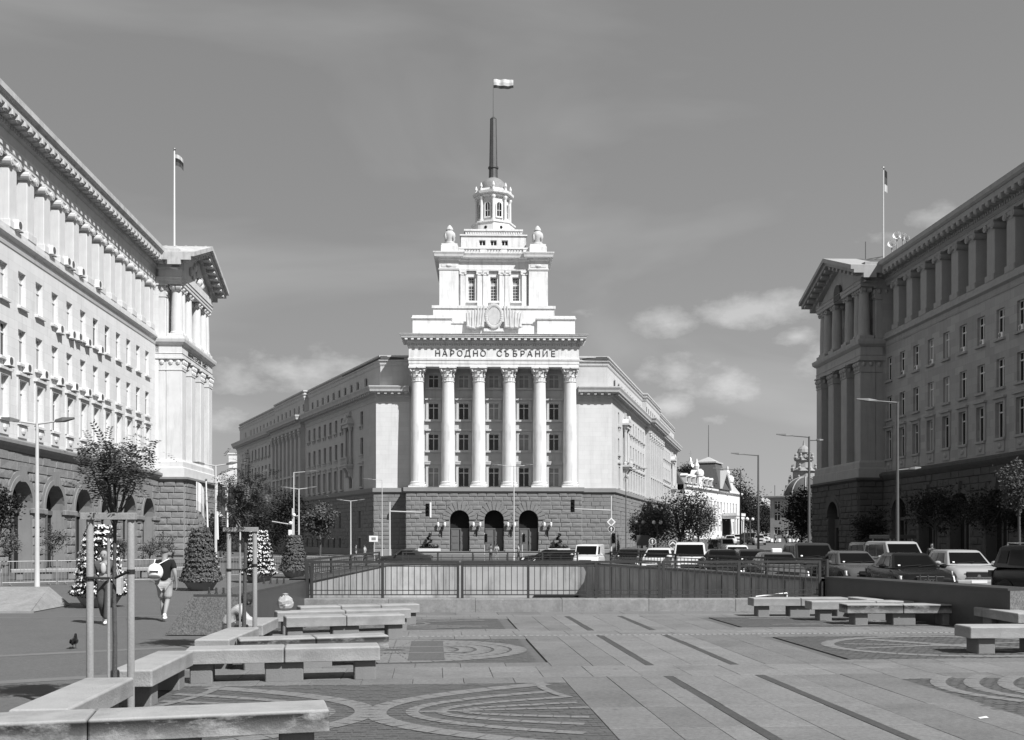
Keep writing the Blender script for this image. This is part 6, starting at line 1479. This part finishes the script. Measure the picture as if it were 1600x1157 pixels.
# ------------------------------------------------------------------ vehicles (local x forward, y left)
KIND = {   # length, half width, roof, belt, hood front height, rear glass base, rear roof, front roof, windscreen base, trunk height
 'sedan': (4.75,.89,1.43,.95,.80,-1.75,-.95,.30,1.00,.98), 'hatch': (4.2,.88,1.49,.98,.84,-2.0,-1.55,.40,1.12,.98),
 'wagon': (4.6,.88,1.48,.97,.75,-2.2,-1.85,.35,1.05,.97), 'mpv': (4.3,.9,1.78,1.06,.86,-2.08,-1.95,.62,1.32,1.06),
 'suv': (4.6,.92,1.72,1.08,.92,-2.2,-1.95,.42,1.08,1.08), 'van': (4.9,.95,1.92,1.15,.92,-2.4,-2.38,1.25,1.95,1.15), 'pickup': (4.9,.9,1.7,1.02,.86,-.6,-.45,.55,1.1,.98)}
def car(label, cat, loc, ang, kind, m, name='parked_car', group='cars waiting on the road', detail=True, white=None):
    L, w, rz, bz, hz, xr0, xr1, xf1, xf0, tz = KIND[kind]; h = L/2; T = thing(name, label, cat, loc, R(ang), group)
    xs = [-h,-h+.06,-h+.25,xr0-.02,xr0+.4,0,xf0-.3,xf0,xf0+.35,h*.82,h-.16,h-.03,h]
    def top(x):
        if x <= -h+.01: return tz-.28
        if x < -h+.2: return tz-.06
        if x <= xr0: return tz
        if x < xf0-.1: return bz
        t = (x-xf0)/(h-.16-xf0); return bz-.02+(hz-bz+.02)*max(0,t)**1.3 if x < h-.1 else hz-.12 if x < h-.01 else hz-.28
    def wid(x): a = abs(x)/h; return w*(1-.16*max(0,(a-.72)/.28)**1.6)
    b = MB(); prof = []
    for x in xs:
        t = top(x); ww = wid(x); lo = .22 if abs(x) < h-.1 else .32; ins = .80 if xr0 < x < xf0 else .88
        prof.append([(x,-ww*.9,lo),(x,-ww,lo+.16),(x,-ww,t*.62),(x,-ww*.975,t-.07),(x,-ww*ins,t),(x,0,t+(.025 if x > xf0 or x < xr0 else 0)),(x,ww*ins,t),(x,ww*.975,t-.07),(x,ww,t*.62),(x,ww,lo+.16),(x,ww*.9,lo)])
    n = len(prof[0])
    for p in prof: b.v += p
    for i in range(len(xs)-1):
        for j in range(n-1): b.f.append((i*n+j,(i+1)*n+j,(i+1)*n+j+1,i*n+j+1)); b.m.append(0)
        b.f.append((i*n+n-1,(i+1)*n+n-1,(i+1)*n,i*n)); b.m.append(0)
    b.f += [tuple(range(n)), tuple(range(len(xs)*n-1,(len(xs)-1)*n-1,-1))]; b.m += [0,0]
    body = b.build('body', m, T, smooth=35)
    if detail: sb = body.modifiers.new('smooth', 'SUBSURF'); sb.levels = 1; sb.render_levels = 1
    # cabin
    wb, wr = w*.86, w*.66
    if kind == 'van': wr = w*.84
    if kind in ('mpv','suv'): wr = w*.76
    C = {(a,s,k): v for a, x0, x1 in (('r',xr0,xr1),('f',xf0,xf1)) for s in (-1,1) for k, v in ((0,(x0,s*wb,bz-.02)),(1,(x1,s*wr,rz-.05)))}
    g = MB(); V = [C['r',-1,0],C['r',1,0],C['f',1,0],C['f',-1,0],C['r',-1,1],C['r',1,1],C['f',1,1],C['f',-1,1]]
    mid = [(xr1+.12,-wr*.86,rz),(xr1+.12,wr*.86,rz),(xf1-.12,wr*.86,rz-.005),(xf1-.12,-wr*.86,rz-.005)]
    g.add(V+mid, [(0,4,5,1),(1,5,6,2),(2,6,7,3),(3,7,4,0),(4,8,9,5),(5,9,10,6),(6,10,11,7),(7,11,8,4),(8,11,10,9)])
    cab = g.build('cabin', m, T); 
    bv = cab.modifiers.new('round', 'BEVEL'); bv.width = .05; bv.segments = 3
    for p in cab.data.polygons: p.use_smooth = True
    def pane(a, b_, c, d, u0, u1, v0, v1, nm):     # a,b bottom; c,d top (c above b)
        a, b_, c, d = map(Vector, (a, b_, c, d)); nrm = (b_-a).cross(d-a).normalized()
        def P(u, v): return a.lerp(b_, u).lerp(d.lerp(c, u), v)
        q = [P(u0,v0),P(u1,v0),P(u1,v1),P(u0,v1)]; out = nrm if nrm.dot((a+c)/2-Vector((0,0,(bz+rz)/2))) > 0 else -nrm
        e = MB(); e.add([v+out*.012 for v in q]+[v-out*.01 for v in q], [(0,1,2,3),(0,4,5,1),(1,5,6,2),(2,6,7,3),(3,7,4,0)]); return e.build(nm, M_CGLASS, T)
    pane(V[3],V[2],V[6],V[7],.06,.94,.10,.90,'windscreen'); 
    ws = MB(); cw_ = [Vector(V[i]) for i in (3,2,6,7)]
    if detail:
        def wp(u, v, o=.016): 
            q = cw_[0].lerp(cw_[1],u).lerp(cw_[3].lerp(cw_[2],u),v); nn = (cw_[1]-cw_[0]).cross(cw_[3]-cw_[0]).normalized(); nn = nn if nn.x > 0 else -nn; return q+nn*o
        ws.tube(wp(.2,.09,.03),wp(.62,.2,.03),.009,None,5); ws.tube(wp(.55,.09,.03),wp(.9,.2,.03),.009,None,5); ws.build('wiper', M_BLACK, T)
        st = MB(); st.add([wp(.12,.16),wp(.17,.16),wp(.17,.24),wp(.12,.24)],[(0,1,2,3)]); st.build('windscreen_sticker', M_WHITEP, T)
        mr = MB(); c_ = wp(.5,.86,-.05); mr.box(c_.x-.02,c_.x+.02,c_.y-.11,c_.y+.11,c_.z-.05,c_.z+.01); mr.build('rear_view_mirror', M_BLACK, T)
    if kind != 'van': pane(V[0],V[1],V[5],V[4],.1,.9,.16,.88,'rear_window')
    for s in (-1, 1):
        i, j, k, l = (0,3,7,4) if s < 0 else (1,2,6,5)
        if kind == 'van': pane(V[i],V[j],V[k],V[l],.70,.93,.14,.86,'side_window')
        elif kind == 'pickup': pane(V[i],V[j],V[k],V[l],.2,.85,.14,.86,'side_window')
        else:
            pane(V[i],V[j],V[k],V[l],.56,.86,.12,.86,'side_window'); pane(V[i],V[j],V[k],V[l],.22,.53,.12,.86,'side_window')
            if kind in ('wagon','mpv','suv','hatch'): pane(V[i],V[j],V[k],V[l],.06,.19,.2,.8,'side_window')
        mi = MB().ball((xf0-.42,s*(w+.09),bz+.05),.09,.12,.075,8,6); mi.box(xf0-.42,xf0-.36,s*(w*.9),s*(w+.05),bz,bz+.04); mi.build('wing_mirror', m, T)
        hl = MB(); y0, y1 = s*(w*.56), s*(w*.93); hl.add([(h-.07,y0,hz-.26),(h-.22,y1,hz-.24),(h-.34,y1,hz-.07),(h-.16,y0,hz-.07),(h-.3,y0,hz-.26),(h-.4,y1,hz-.24),(h-.5,y1,hz-.07),(h-.4,y0,hz-.07)],[(0,1,2,3),(4,7,6,5),(0,4,5,1),(3,2,6,7),(1,5,6,2),(0,3,7,4)])
        hl.v = [(x+.055,y,z) for x,y,z in hl.v]; hl.build('headlight', M_LAMP, T)
        tl = MB().cbox(-h-.02,-h+.12,s*w*.62,s*w*.9,tz-.3,tz-.12,.01); tl.build('tail_light', M_CARG, T)
        for x in (-h+.86, h-.86):
            k_ = 'wheel'
            if k_ not in SM: SM[k_] = MB().lathe([(.2,-.1),(.29,-.1),(.315,-.06),(.315,.06),(.29,.1),(.2,.1)],18).mesh('tyre', M_RUBBER, 40); r_ = MB().lathe([(.02,.105),(.05,.11),(.19,.09),(.205,.1)],14,cap=True); [r_.tube((.03*math.cos(a),.03*math.sin(a),.11),(.19*math.cos(a),.19*math.sin(a),.1),.022,None,5) for a in [2*math.pi*i/5 for i in range(5)]]; SM['rim'] = r_.mesh('rim', M_GALV)
            ar = MB(); ar.tube((x,s*(w-.08),.33),(x,s*(w+.004),.33),.375,None,18); ar.build('wheel_arch', M_BLACK, T)
            wh = inst('wheel', SM[k_], T, (x,s*(w-.07),.315), (R(-90*s),0,0)); inst('rim', SM['rim'], wh)
    gr = MB().cbox(h-.2,h+.015,-w*.46,w*.46,hz-.27,hz-.1,.01); gro = gr.build('grille', M_BLACK, T)
    fr = MB().box(h+.0,h+.03,-w*.48,w*.48,hz-.095,hz-.075).box(h+.0,h+.03,-w*.48,w*.48,hz-.29,hz-.27); fr.build('grille_trim', M_CHROME, gro)
    bp = MB().cbox(h-.16,h+.04,-w*.82,w*.82,.28,.46,.03); bp.build('bumper', m if kind != 'van' else M_CARG, T); MB().box(h+.042,h+.052,-.26,.26,.36,.47).build('number_plate', M_WHITEP, T)
    return T
def lane(px, Y): X = (px-800)/1600*Y; return (X, Y, gz(X,Y)-.02+(.07 if Y < 45 and px > 1240 else 0))
HD = -94
a = car('black sedan with four ringed grille, nearest behind the right low wall', 'car', lane(1418,34.5), HD-1, 'sedan', M_CARD)
g = [c for c in a.children if c.name.startswith('grille')][0]; e = MB()
for k in range(4):
    for t in range(14):
        p = [(2.415,-.135+.09*k+.06*math.cos(u),.565+.06*math.sin(u)) for u in (2*math.pi*t/14,2*math.pi*(t+1)/14)]; e.tube(p[0],p[1],.009,None,5)
e.build('ring_emblem', M_CHROME, g)
a = car('silver hatchback with black windscreen, right of the black sedan', 'car', lane(1500,37.5), HD-3, 'hatch', M_CARS)
g = [c for c in a.children if c.name.startswith('grille')][0]; e = MB(); e.tube((2.1,0,.6),(2.13,0,.6),.06,None,14); e.build('round_emblem', M_CHROME, g)
car('black people carrier with pale roof rails, cut by the right edge', 'car', (15.7,28.9,.05), HD+16, 'suv', M_CARD)
rr = MB()
for s in (-1,1): rr.tube((-1.7,s*.62,1.78),(.2,s*.62,1.78),.022).tube((-1.7,s*.62,1.70),(-1.7,s*.62,1.78),.02).tube((.2,s*.62,1.70),(.2,s*.62,1.78),.02)
rr.build('roof_rail', M_CHROME, [o for o in bpy.data.objects if o.get('label','').startswith('black people carrier')][0])
car('grey sedan just left of the black sedan', 'car', lane(1329,39.5), HD+3, 'sedan', M_CARG)
car('silver box shaped van with high roof behind the black sedan', 'van', lane(1400,44.5), HD+3, 'mpv', M_CARS)
car('dark people carrier behind the silver box van', 'car', lane(1366,52), HD+2, 'mpv', M_CARN)
car('dark people carrier with reflecting side windows left of the grey sedan', 'car', lane(1266,43), HD, 'suv', M_CARN)
t = car('grey taxi with a white roof sign', 'taxi', lane(1213,41), HD, 'sedan', M_CARG); MB().cbox(-.12,.12,-.2,.2,1.43,1.58,.03).build('taxi_sign', M_WHITEP, t)
car('charcoal estate car left of the taxi', 'car', lane(1174,46.5), HD-2, 'wagon', M_CARN)
car('black car with a pale roof edge in the middle of the queue', 'car', lane(1128,46), HD-4, 'wagon', M_CARD)
car('white small van in the middle of the queue', 'van', lane(1078,49.5), HD-6, 'mpv', M_CARW)
car('white pickup on the road behind the charcoal estate', 'pickup', lane(1150,61), HD-2, 'pickup', M_CARW)
car('white roofed car left of the white small van', 'car', lane(1030,53), HD-10, 'wagon', M_CARW)
car('dark car left end of the queue beside the signal mast', 'car', lane(985,61), HD-14, 'hatch', M_CARN)
car('dark sedan farther back in the queue', 'car', lane(1285,58), HD, 'sedan', M_CARN)
car('grey car right behind the white pickup', 'car', lane(1098,73), HD, 'sedan', M_CARG)
car('silver off-roader behind the white small van', 'car', lane(1068,69), HD-4, 'suv', M_CARS)
car('white and grey delivery van before the right flank of the parliament', 'van', lane(921,74), HD-8, 'van', M_CARW)
car('black hatchback left of the delivery van', 'car', lane(872,80), 176, 'hatch', M_CARD)
car('black sedan behind the black hatchback', 'car', lane(855,88), 178, 'sedan', M_CARD)
car('dark car far left, half hidden by the court railing', 'car', lane(632,88), 178, 'sedan', M_CARN)
G8 = 'far cars up the right street'
for i, (px, Y, k, m, l) in enumerate(((1141,150,'sedan',M_CARW,'white car nearest on the far street'),(1152,168,'hatch',M_CARW,'white hatchback behind the nearest far car'),(1172,158,'mpv',M_CARN,'dark car beside the white cars on the far street'),(1186,152,'hatch',M_CARS,'silver car on the far street right of the lamp post'),(1192,176,'sedan',M_CARW,'white car farther up the street'),(1218,200,'sedan',M_CARN,'dark car at the far crossing'),(1240,190,'suv',M_CARW,'white off-roader on the right kerb of the far street'),(1252,182,'van',M_CARW,'white van parked far right under the tree'),(1230,230,'wagon',M_CARG,'grey estate at the far end of the street'),(1118,132,'sedan',M_CARD,'black car turning out of the far street'),(1135,126,'mpv',M_CARW,'white people carrier at the mouth of the far street'))):
    car(l, 'car', lane(px,Y), -100+8*(i % 3), k, m, group=G8, detail=False)

# ------------------------------------------------------------------ people
def skin(name, J, edges, m, parent, root=0, sub=2, scale=(1,1,1)):
    me = bpy.data.meshes.new(name); me.from_pydata([j[:3] for j in J], edges, []); me.materials.append(m)
    o = inst(name, me, parent); o.modifiers.new('skin', 'SKIN'); 
    for i, j in enumerate(J):
        sv = me.skin_vertices[0].data[i]; sv.radius = (j[3], j[4] if len(j) > 4 else j[3]); sv.use_root = (i == root)
    s = o.modifiers.new('smooth', 'SUBSURF'); s.levels = sub; s.render_levels = sub; o.scale = scale
    for p in me.polygons: p.use_smooth = True
    return o
def chain_edges(chains, names): 
    E = []
    for c in chains: E += [(names.index(a), names.index(b)) for a, b in zip(c, c[1:])]
    return E
def body(parent, P, m=M_SKIN, hands=True):
    """P: joint -> (x,y,z); one continuous skinned figure with five-fingered hands"""
    rad = {'pelvis':.125,'waist':.115,'chest':.135,'neck':.055,'head0':.075,'head1':.098,'head2':.088,'head3':.04,
           'hipL':.095,'hipR':.095,'kneeL':.06,'kneeR':.06,'calfL':.062,'calfR':.062,'ankL':.037,'ankR':.037,'toeL':.035,'toeR':.035,
           'shL':.066,'shR':.066,'elL':.045,'elR':.045,'wrL':.029,'wrR':.029,'palmL':.034,'palmR':.034}
    names = []; J = []
    def add(n, p, r): names.append(n); J.append((*p, r))
    for s in 'LR':
        k, a = Vector(P['knee'+s]), Vector(P['ank'+s]); P['calf'+s] = tuple(k.lerp(a,.28)+Vector((0,-.015,0)))
        e, w = Vector(P['el'+s]), Vector(P['wr'+s]); d = (w-e).normalized(); P['palm'+s] = tuple(w+d*.06)
    for n, r in rad.items(): add(n, P[n], r)
    ch = [['pelvis','waist','chest','neck','head0','head1','head2','head3']]
    for s in 'LR': ch += [['pelvis','hip'+s,'knee'+s,'calf'+s,'ank'+s,'toe'+s],['chest','sh'+s,'el'+s,'wr'+s,'palm'+s]]
    E = chain_edges(ch, names)
    if hands:
        for s in 'LR':
            w, p = Vector(P['wr'+s]), Vector(P['palm'+s]); d = (p-w).normalized(); side = Vector((0,1,0)); side = (side-d*side.dot(d)).normalized(); pn = d.cross(side)*(1 if s == 'L' else -1)
            for k, (off, ln) in enumerate(((.028,.07),(.01,.08),(-.01,.075),(-.028,.058))):
                a = p+d*.045+side*off; b_ = a+d*ln*.55+pn*.01; c = b_+d*ln*.35+pn*.03
                for q, v in enumerate((a,b_,c)): add(f'f{s}{k}{q}', v, .0095)
                E += chain_edges([['palm'+s,f'f{s}{k}0',f'f{s}{k}1',f'f{s}{k}2']], names)
            a = w+d*.035+side*.04; b_ = a+d*.035+side*.022
            for q, v in enumerate((a,b_)): add(f't{s}{q}', v, .0105)
            E += chain_edges([['palm'+s,f't{s}0',f't{s}1']], names)
    return skin('body', J, E, m, parent)
def garment(name, parent, P, chains, rad, m):
    names = []
    for c in chains:
        for n in c:
            if n not in names: names.append(n)
    J = [(*(P[n] if isinstance(n, str) else n), rad[n]) for n in names]
    return skin(name, J, chain_edges(chains, names), m, parent)
def lerp(P, a, b, t): return tuple(Vector(P[a]).lerp(Vector(P[b]), t))
def face(parent, P, hair, fwd=(0,1,0), back=False):
    c = Vector(P['head1']); up = (Vector(P['head2'])-Vector(P['head0'])).normalized(); f = Vector(fwd); r_ = f.cross(up)
    b = MB()
    for s in (-1,1): b.ball(c+r_*s*.095+up*-.01,.014,.022,.034,6,5)
    b.ball(c+f*.1-up*.015,.016,.022,.026,6,5); b.build('ears_and_nose', M_SKIN, parent)
    e = MB()
    for s in (-1,1): e.ball(c+f*.086+r_*s*.035+up*.02,.012,.010,.009,6,5)
    e.build('eyes', M_HAIR, parent); mo = MB(); mo.ball(c+f*.085-up*.065,.026,.012,.007,8,5); mo.build('mouth', M_HAIR, parent)
def standing(x=0, lean=0):
    return {'pelvis':(0,0,.94),'waist':(0,.0,1.10),'chest':(0,.01,1.31),'neck':(0,.0,1.49),'head0':(0,.01,1.555),'head1':(0,.015,1.63),'head2':(0,.01,1.70),'head3':(0,.005,1.755),
            'hipL':(-.09,0,.88),'hipR':(.09,0,.88),'kneeL':(-.10,.03,.50),'kneeR':(.10,.03,.50),'ankL':(-.10,-.02,.09),'ankR':(.10,-.02,.09),'toeL':(-.11,.12,.04),'toeR':(.11,.12,.04),
            'shL':(-.185,.0,1.42),'shR':(.185,.0,1.42),'elL':(-.24,-.04,1.13),'elR':(.24,-.04,1.13),'wrL':(-.24,.04,.89),'wrR':(.24,.04,.89)}
# man walking away with a sling bag
P = standing(); P.update(kneeL=(-.07,.10,.50),ankL=(-.06,.09,.10),toeL=(-.06,.23,.05),kneeR=(.07,.0,.50),ankR=(.05,-.22,.15),toeR=(.05,-.13,.05),elR=(.26,-.05,1.14),wrR=(.27,.02,.90),elL=(-.2,.1,1.16),wrL=(-.08,.24,1.2),head1=(.0,.025,1.63))
MAN = thing('person', 'man in black T-shirt and pale shorts walking away across the square', 'person', (-8.38,24.7,-.02), R(6))
body(MAN, P); face(MAN, P, None)
P['slL'] = lerp(P,'shL','elL',.62); P['slR'] = lerp(P,'shR','elR',.62); P['lo'] = (0,0,.93)
garment('t_shirt', MAN, P, [['lo','waist','chest','col'][:3],['chest','shL','slL'],['chest','shR','slR']], {'lo':.155,'waist':.142,'chest':.165,'shL':.086,'shR':.086,'slL':.08,'slR':.08}, M_TSHIRT)
P['kl'] = lerp(P,'hipL','kneeL',.95); P['kr'] = lerp(P,'hipR','kneeR',.95)
garment('shorts', MAN, P, [['pelvis','hipL','kl'],['pelvis','hipR','kr']], {'pelvis':.15,'hipL':.122,'hipR':.122,'kl':.105,'kr':.105}, M_SHORTS)
for s in 'LR':
    sh = MB(); a = Vector(P['ank'+s]); t = Vector(P['toe'+s]); c = (a+t)/2; sh.ball((c.x,c.y,max(.05,c.z-.01)),.05,.135,.05,8,6); sh.ball((a.x,a.y,a.z),.048,.055,.06,8,5); sh.build('shoe', M_WHITEP, MAN, smooth=180)
hb = MB(); hb.ball((0,.0,1.675),.098,.106,.098,12,8); hb.v = [(x,y,max(z,1.665)) for x,y,z in hb.v]; hb.build('cropped_hair', mat('cropped_hair_', .09, .8, .2, 20), MAN, smooth=180)
T = thing('sling_bag', 'white round sports bag with dark print slung on the walking man\'s back', 'bag', (-8.38,24.7,-.02), R(6)); b = MB(); b.ball((-.16,-.27,1.19),.19,.12,.21,14,10); b.v = [(x,y,max(z,1.03)) for x,y,z in b.v]; b.build('sack', M_WHITEP, T, smooth=180)
b = MB(); b.ball((-.16,-.375,1.08),.15,.03,.05,10,6); b.build('dark_base', M_CARG, T); b = MB(); b.tube((-.1,-.22,1.37),(.1,-.02,1.5),.012); b.tube((-.2,-.2,1.38),(-.21,-.04,1.49),.012); b.tube((.1,-.02,1.5),(.17,.06,1.4),.012); b.build('cord', M_WHITEP, T)
letters(T, [(c, (-.245+.055*k,-.385,1.2)) for k, c in enumerate('BALL')], .085, .003, M_CARN, bold=.02) if False else MB().box(-.26,-.06,-.397,-.385,1.19,1.225).build('print', M_CARN, T)
# woman walking towards the camera behind the nearest stakes
P = standing(); P.update(kneeL=(-.08,.07,.49),ankL=(-.06,.12,.08),toeL=(-.07,.25,.04),kneeR=(.07,.03,.49),ankR=(.06,-.2,.14),toeR=(.06,-.09,.05),elL=(-.25,-.02,1.13),wrL=(-.1,.2,1.07),elR=(.24,-.02,1.13),wrR=(.08,.21,1.05),head1=(0,.04,1.60),head2=(0,.04,1.67),head3=(0,.03,1.72),head0=(0,.03,1.535))
WOM = thing('person', 'woman in dark jacket and trousers looking at her hands behind the nearest stakes', 'person', (-9.45,23.75,-.02), R(188))
body(WOM, P); face(WOM, P, None)
P['cl'] = lerp(P,'elL','wrL',.8); P['cr'] = lerp(P,'elR','wrR',.8)
garment('jacket', WOM, P, [['waist','chest'],['chest','shL','elL','cl'],['chest','shR','elR','cr']], {'waist':.135,'chest':.15,'shL':.08,'shR':.08,'elL':.06,'elR':.06,'cl':.045,'cr':.045}, M_JACKET)
P['al'] = lerp(P,'kneeL','ankL',.92); P['ar'] = lerp(P,'kneeR','ankR',.92)
garment('trousers', WOM, P, [['waist','pelvis','hipL','kneeL','al'],['pelvis','hipR','kneeR','ar']], {'waist':.122,'pelvis':.145,'hipL':.11,'hipR':.11,'kneeL':.08,'kneeR':.08,'al':.065,'ar':.065}, M_DENIM)
b = MB(); b.ball((0,.115,1.3),.065,.06,.13,10,8); b.build('white_top', M_WSHIRT, WOM, smooth=180); b = MB(); b.ball((0,.0,1.64),.108,.108,.115,12,8); b.v = [(x,min(y,.055),z) for x,y,z in b.v]; b.ball((0,-.06,1.5),.09,.05,.16,10,6); b.build('long_hair', M_HAIR, WOM, smooth=180)
for s in 'LR': a = Vector(P['ank'+s]); t = Vector(P['toe'+s]); c = (a+t)/2; MB().ball((c.x,c.y,max(.045,c.z-.01)),.045,.125,.045,8,6).build('shoe', M_WHITEP, WOM, smooth=180)
T = thing('shoulder_bag', 'white bag hanging at the side of the woman in the dark jacket', 'bag', (-9.45,23.75,-.02), R(188)); b = MB(); b.cbox(-.40,-.27,-.12,.14,.72,1.12,.03); b.build('bag_body', M_WSHIRT, T); b = MB(); b.tube((-.33,.1,1.12),(-.2,.02,1.5),.012); b.tube((-.33,-.08,1.12),(-.2,-.04,1.5),.012); b.build('strap', M_WSHIRT, T)
# crouching person by the second stakes
P = {'pelvis':(0,-.16,.30),'waist':(0,-.1,.44),'chest':(0,.06,.60),'neck':(0,.16,.73),'head0':(0,.20,.765),'head1':(0,.25,.80),'head2':(0,.28,.84),'head3':(0,.29,.88),
     'hipL':(-.1,-.12,.27),'hipR':(.1,-.12,.27),'kneeL':(-.15,.26,.46),'kneeR':(.15,.26,.46),'ankL':(-.13,.02,.09),'ankR':(.13,.02,.09),'toeL':(-.14,.17,.04),'toeR':(.14,.17,.04),
     'shL':(-.18,.08,.67),'shR':(.18,.08,.67),'elL':(-.23,.22,.46),'elR':(.23,.22,.46),'wrL':(-.1,.42,.38),'wrR':(.1,.42,.38)}
CR_ = thing('person', 'dark haired person in white shirt crouching beside the second staked tree', 'person', (-5.19,19.2,0), R(-75))
body(CR_, P); face(CR_, P, None, (0,.8,-.6))
P['cl'] = lerp(P,'elL','wrL',.5); P['cr'] = lerp(P,'elR','wrR',.5)
garment('shirt', CR_, P, [['pelvis','waist','chest'],['chest','shL','elL','cl'],['chest','shR','elR','cr']], {'pelvis':.15,'waist':.15,'chest':.165,'shL':.09,'shR':.09,'elL':.065,'elR':.065,'cl':.055,'cr':.055}, M_WSHIRT)
garment('trousers', CR_, P, [['pelvis','hipL','kneeL','ankL'],['pelvis','hipR','kneeR','ankR']], {'pelvis':.145,'hipL':.12,'hipR':.12,'kneeL':.085,'kneeR':.085,'ankL':.06,'ankR':.06}, M_DENIM)
b = MB(); r = random.Random(4); b.ball((0,.225,.83),.118,.125,.11,14,9); b.v = [(x*(1+r.uniform(-.1,.12)),y+r.uniform(-.02,.012),z*(1+r.uniform(-.02,.02))) for x,y,z in b.v]; b.ball((0,.16,.86),.07,.06,.07,8,6); b.build('dark_hair', M_HAIR, CR_)
# small figures far off
def walker(label, px, Y, ang, m, seed, group='people far across the square', low=None):
    r = random.Random(seed); s = r.choice((-1,1)); P = standing(); P.update(kneeL=(-.07,.1*s,.5),ankL=(-.06,.2*s,.09),toeL=(-.06,.2*s+.14,.04),kneeR=(.07,-.02*s,.5),ankR=(.06,-.2*s,.12),toeR=(.06,-.2*s+.12,.05))
    X, Y, Z = at(px, Y); T = thing('person', label, 'person', (X,Y,Z), R(ang), group); 
    body(T, P, M_SKIN, False); garment('top', T, P, [['waist','chest'],['chest','shL','elL'],['chest','shR','elR']], {'waist':.14,'chest':.16,'shL':.085,'shR':.085,'elL':.06,'elR':.06}, m)
    garment('trousers', T, P, [['pelvis','hipL','kneeL','ankL'],['pelvis','hipR','kneeR','ankR']], {'pelvis':.145,'hipL':.115,'hipR':.115,'kneeL':.08,'kneeR':.08,'ankL':.055,'ankR':.055}, low or M_DENIM)
    b = MB(); b.ball((0,-.015,1.68),.1,.105,.095,8,6); b.build('hair', M_HAIR, T)
for i, (px, Y, a, m, lo, l) in enumerate(((767,106,20,M_JACKET,M_DENIM,'person in dark clothes before the middle parliament doorway'),(776,106,-20,M_WSHIRT,M_SHORTS,'person in white beside the dark one before the middle doorway'),(810,108,90,M_WSHIRT,M_DENIM,'person in white walking right of the middle doorway'),
    (570,98,80,M_WSHIRT,M_DENIM,'person in white on the kerb left of the parliament'),(556,97,-80,M_JACKET,M_DENIM,'dark dressed person left of the one in white on the kerb'),(1110,128,180,M_CARN and M_JACKET,M_DENIM,'dark figure on the pavement left of the far street'),(1122,140,10,M_WSHIRT,M_DENIM,'figure in white near the palace steps'),(1129,143,10,M_SHORTS,M_SHORTS,'pale figure beside the one in white near the palace steps'),
    (1247,95,180,M_JACKET,M_DENIM,'dark figure crossing before the shaded pavilion'),(1212,160,20,M_JACKET,M_DENIM,'dark figure in the far crossing'),(1228,165,-20,M_WSHIRT,M_DENIM,'light figure in the far crossing'),(1205,180,0,M_SHORTS,M_DENIM,'farthest small figure in the street'),(1456,59,170,M_JACKET,M_DENIM,'person walking on the shaded pavement behind the silver car'))):
    walker(l, px, Y, a, m, i, low=lo)
# pigeon
T = thing('pigeon', 'dark pigeon standing on the asphalt left of the nearest stakes', 'pigeon', (-7.95,18.6,-.02), R(100))
J = [(-.17,0,.10,.016,.03),(-.09,0,.12,.045),(0,0,.135,.062),(.06,0,.16,.052),(.085,0,.215,.026),(.095,0,.25,.027),(.11,0,.262,.018)]
skin('body', J, [(i,i+1) for i in range(6)], M_CARD, T, 2)
b = MB(); b.tube((.125,0,.258),(.15,0,.25),.008,.002,6); b.build('beak', M_CARN, T)
b = MB(); b.ball((-.04,.05,.135),.11,.02,.045,8,6); b.build('wing', M_CARD, T); b = MB(); b.ball((-.04,-.05,.135),.11,.02,.045,8,6); b.build('wing', M_CARD, T)
for s in (-1,1):
    b = MB(); b.tube((.0,s*.025,.09),(.01,s*.025,.005),.006); [b.tube((.01,s*.025,.006),(.01+dx,s*.025+dy,.004),.004,.002,5) for dx, dy in ((.035,0),(.028,.018),(.028,-.018),(-.02,0))]; b.build('leg', M_CARG, T)
# a few scraps on the paving
for i, (x, y) in enumerate(((5.2,11.3),(-10.5,17.6),(-2.9,12.2))):
    T = thing('paper_scrap', ('small white paper scrap on the right paving near the bands','small white scrap on the asphalt left of the pigeon','pale scrap among the near mosaic strips')[i], 'litter', (x,y,.004)); b = MB(); b.add([(-.05,-.03,.0),(.05,-.025,.012),(.045,.03,.02),(-.04,.035,.004)],[(0,1,2,3)]); b.build('scrap', M_WHITEP, T)
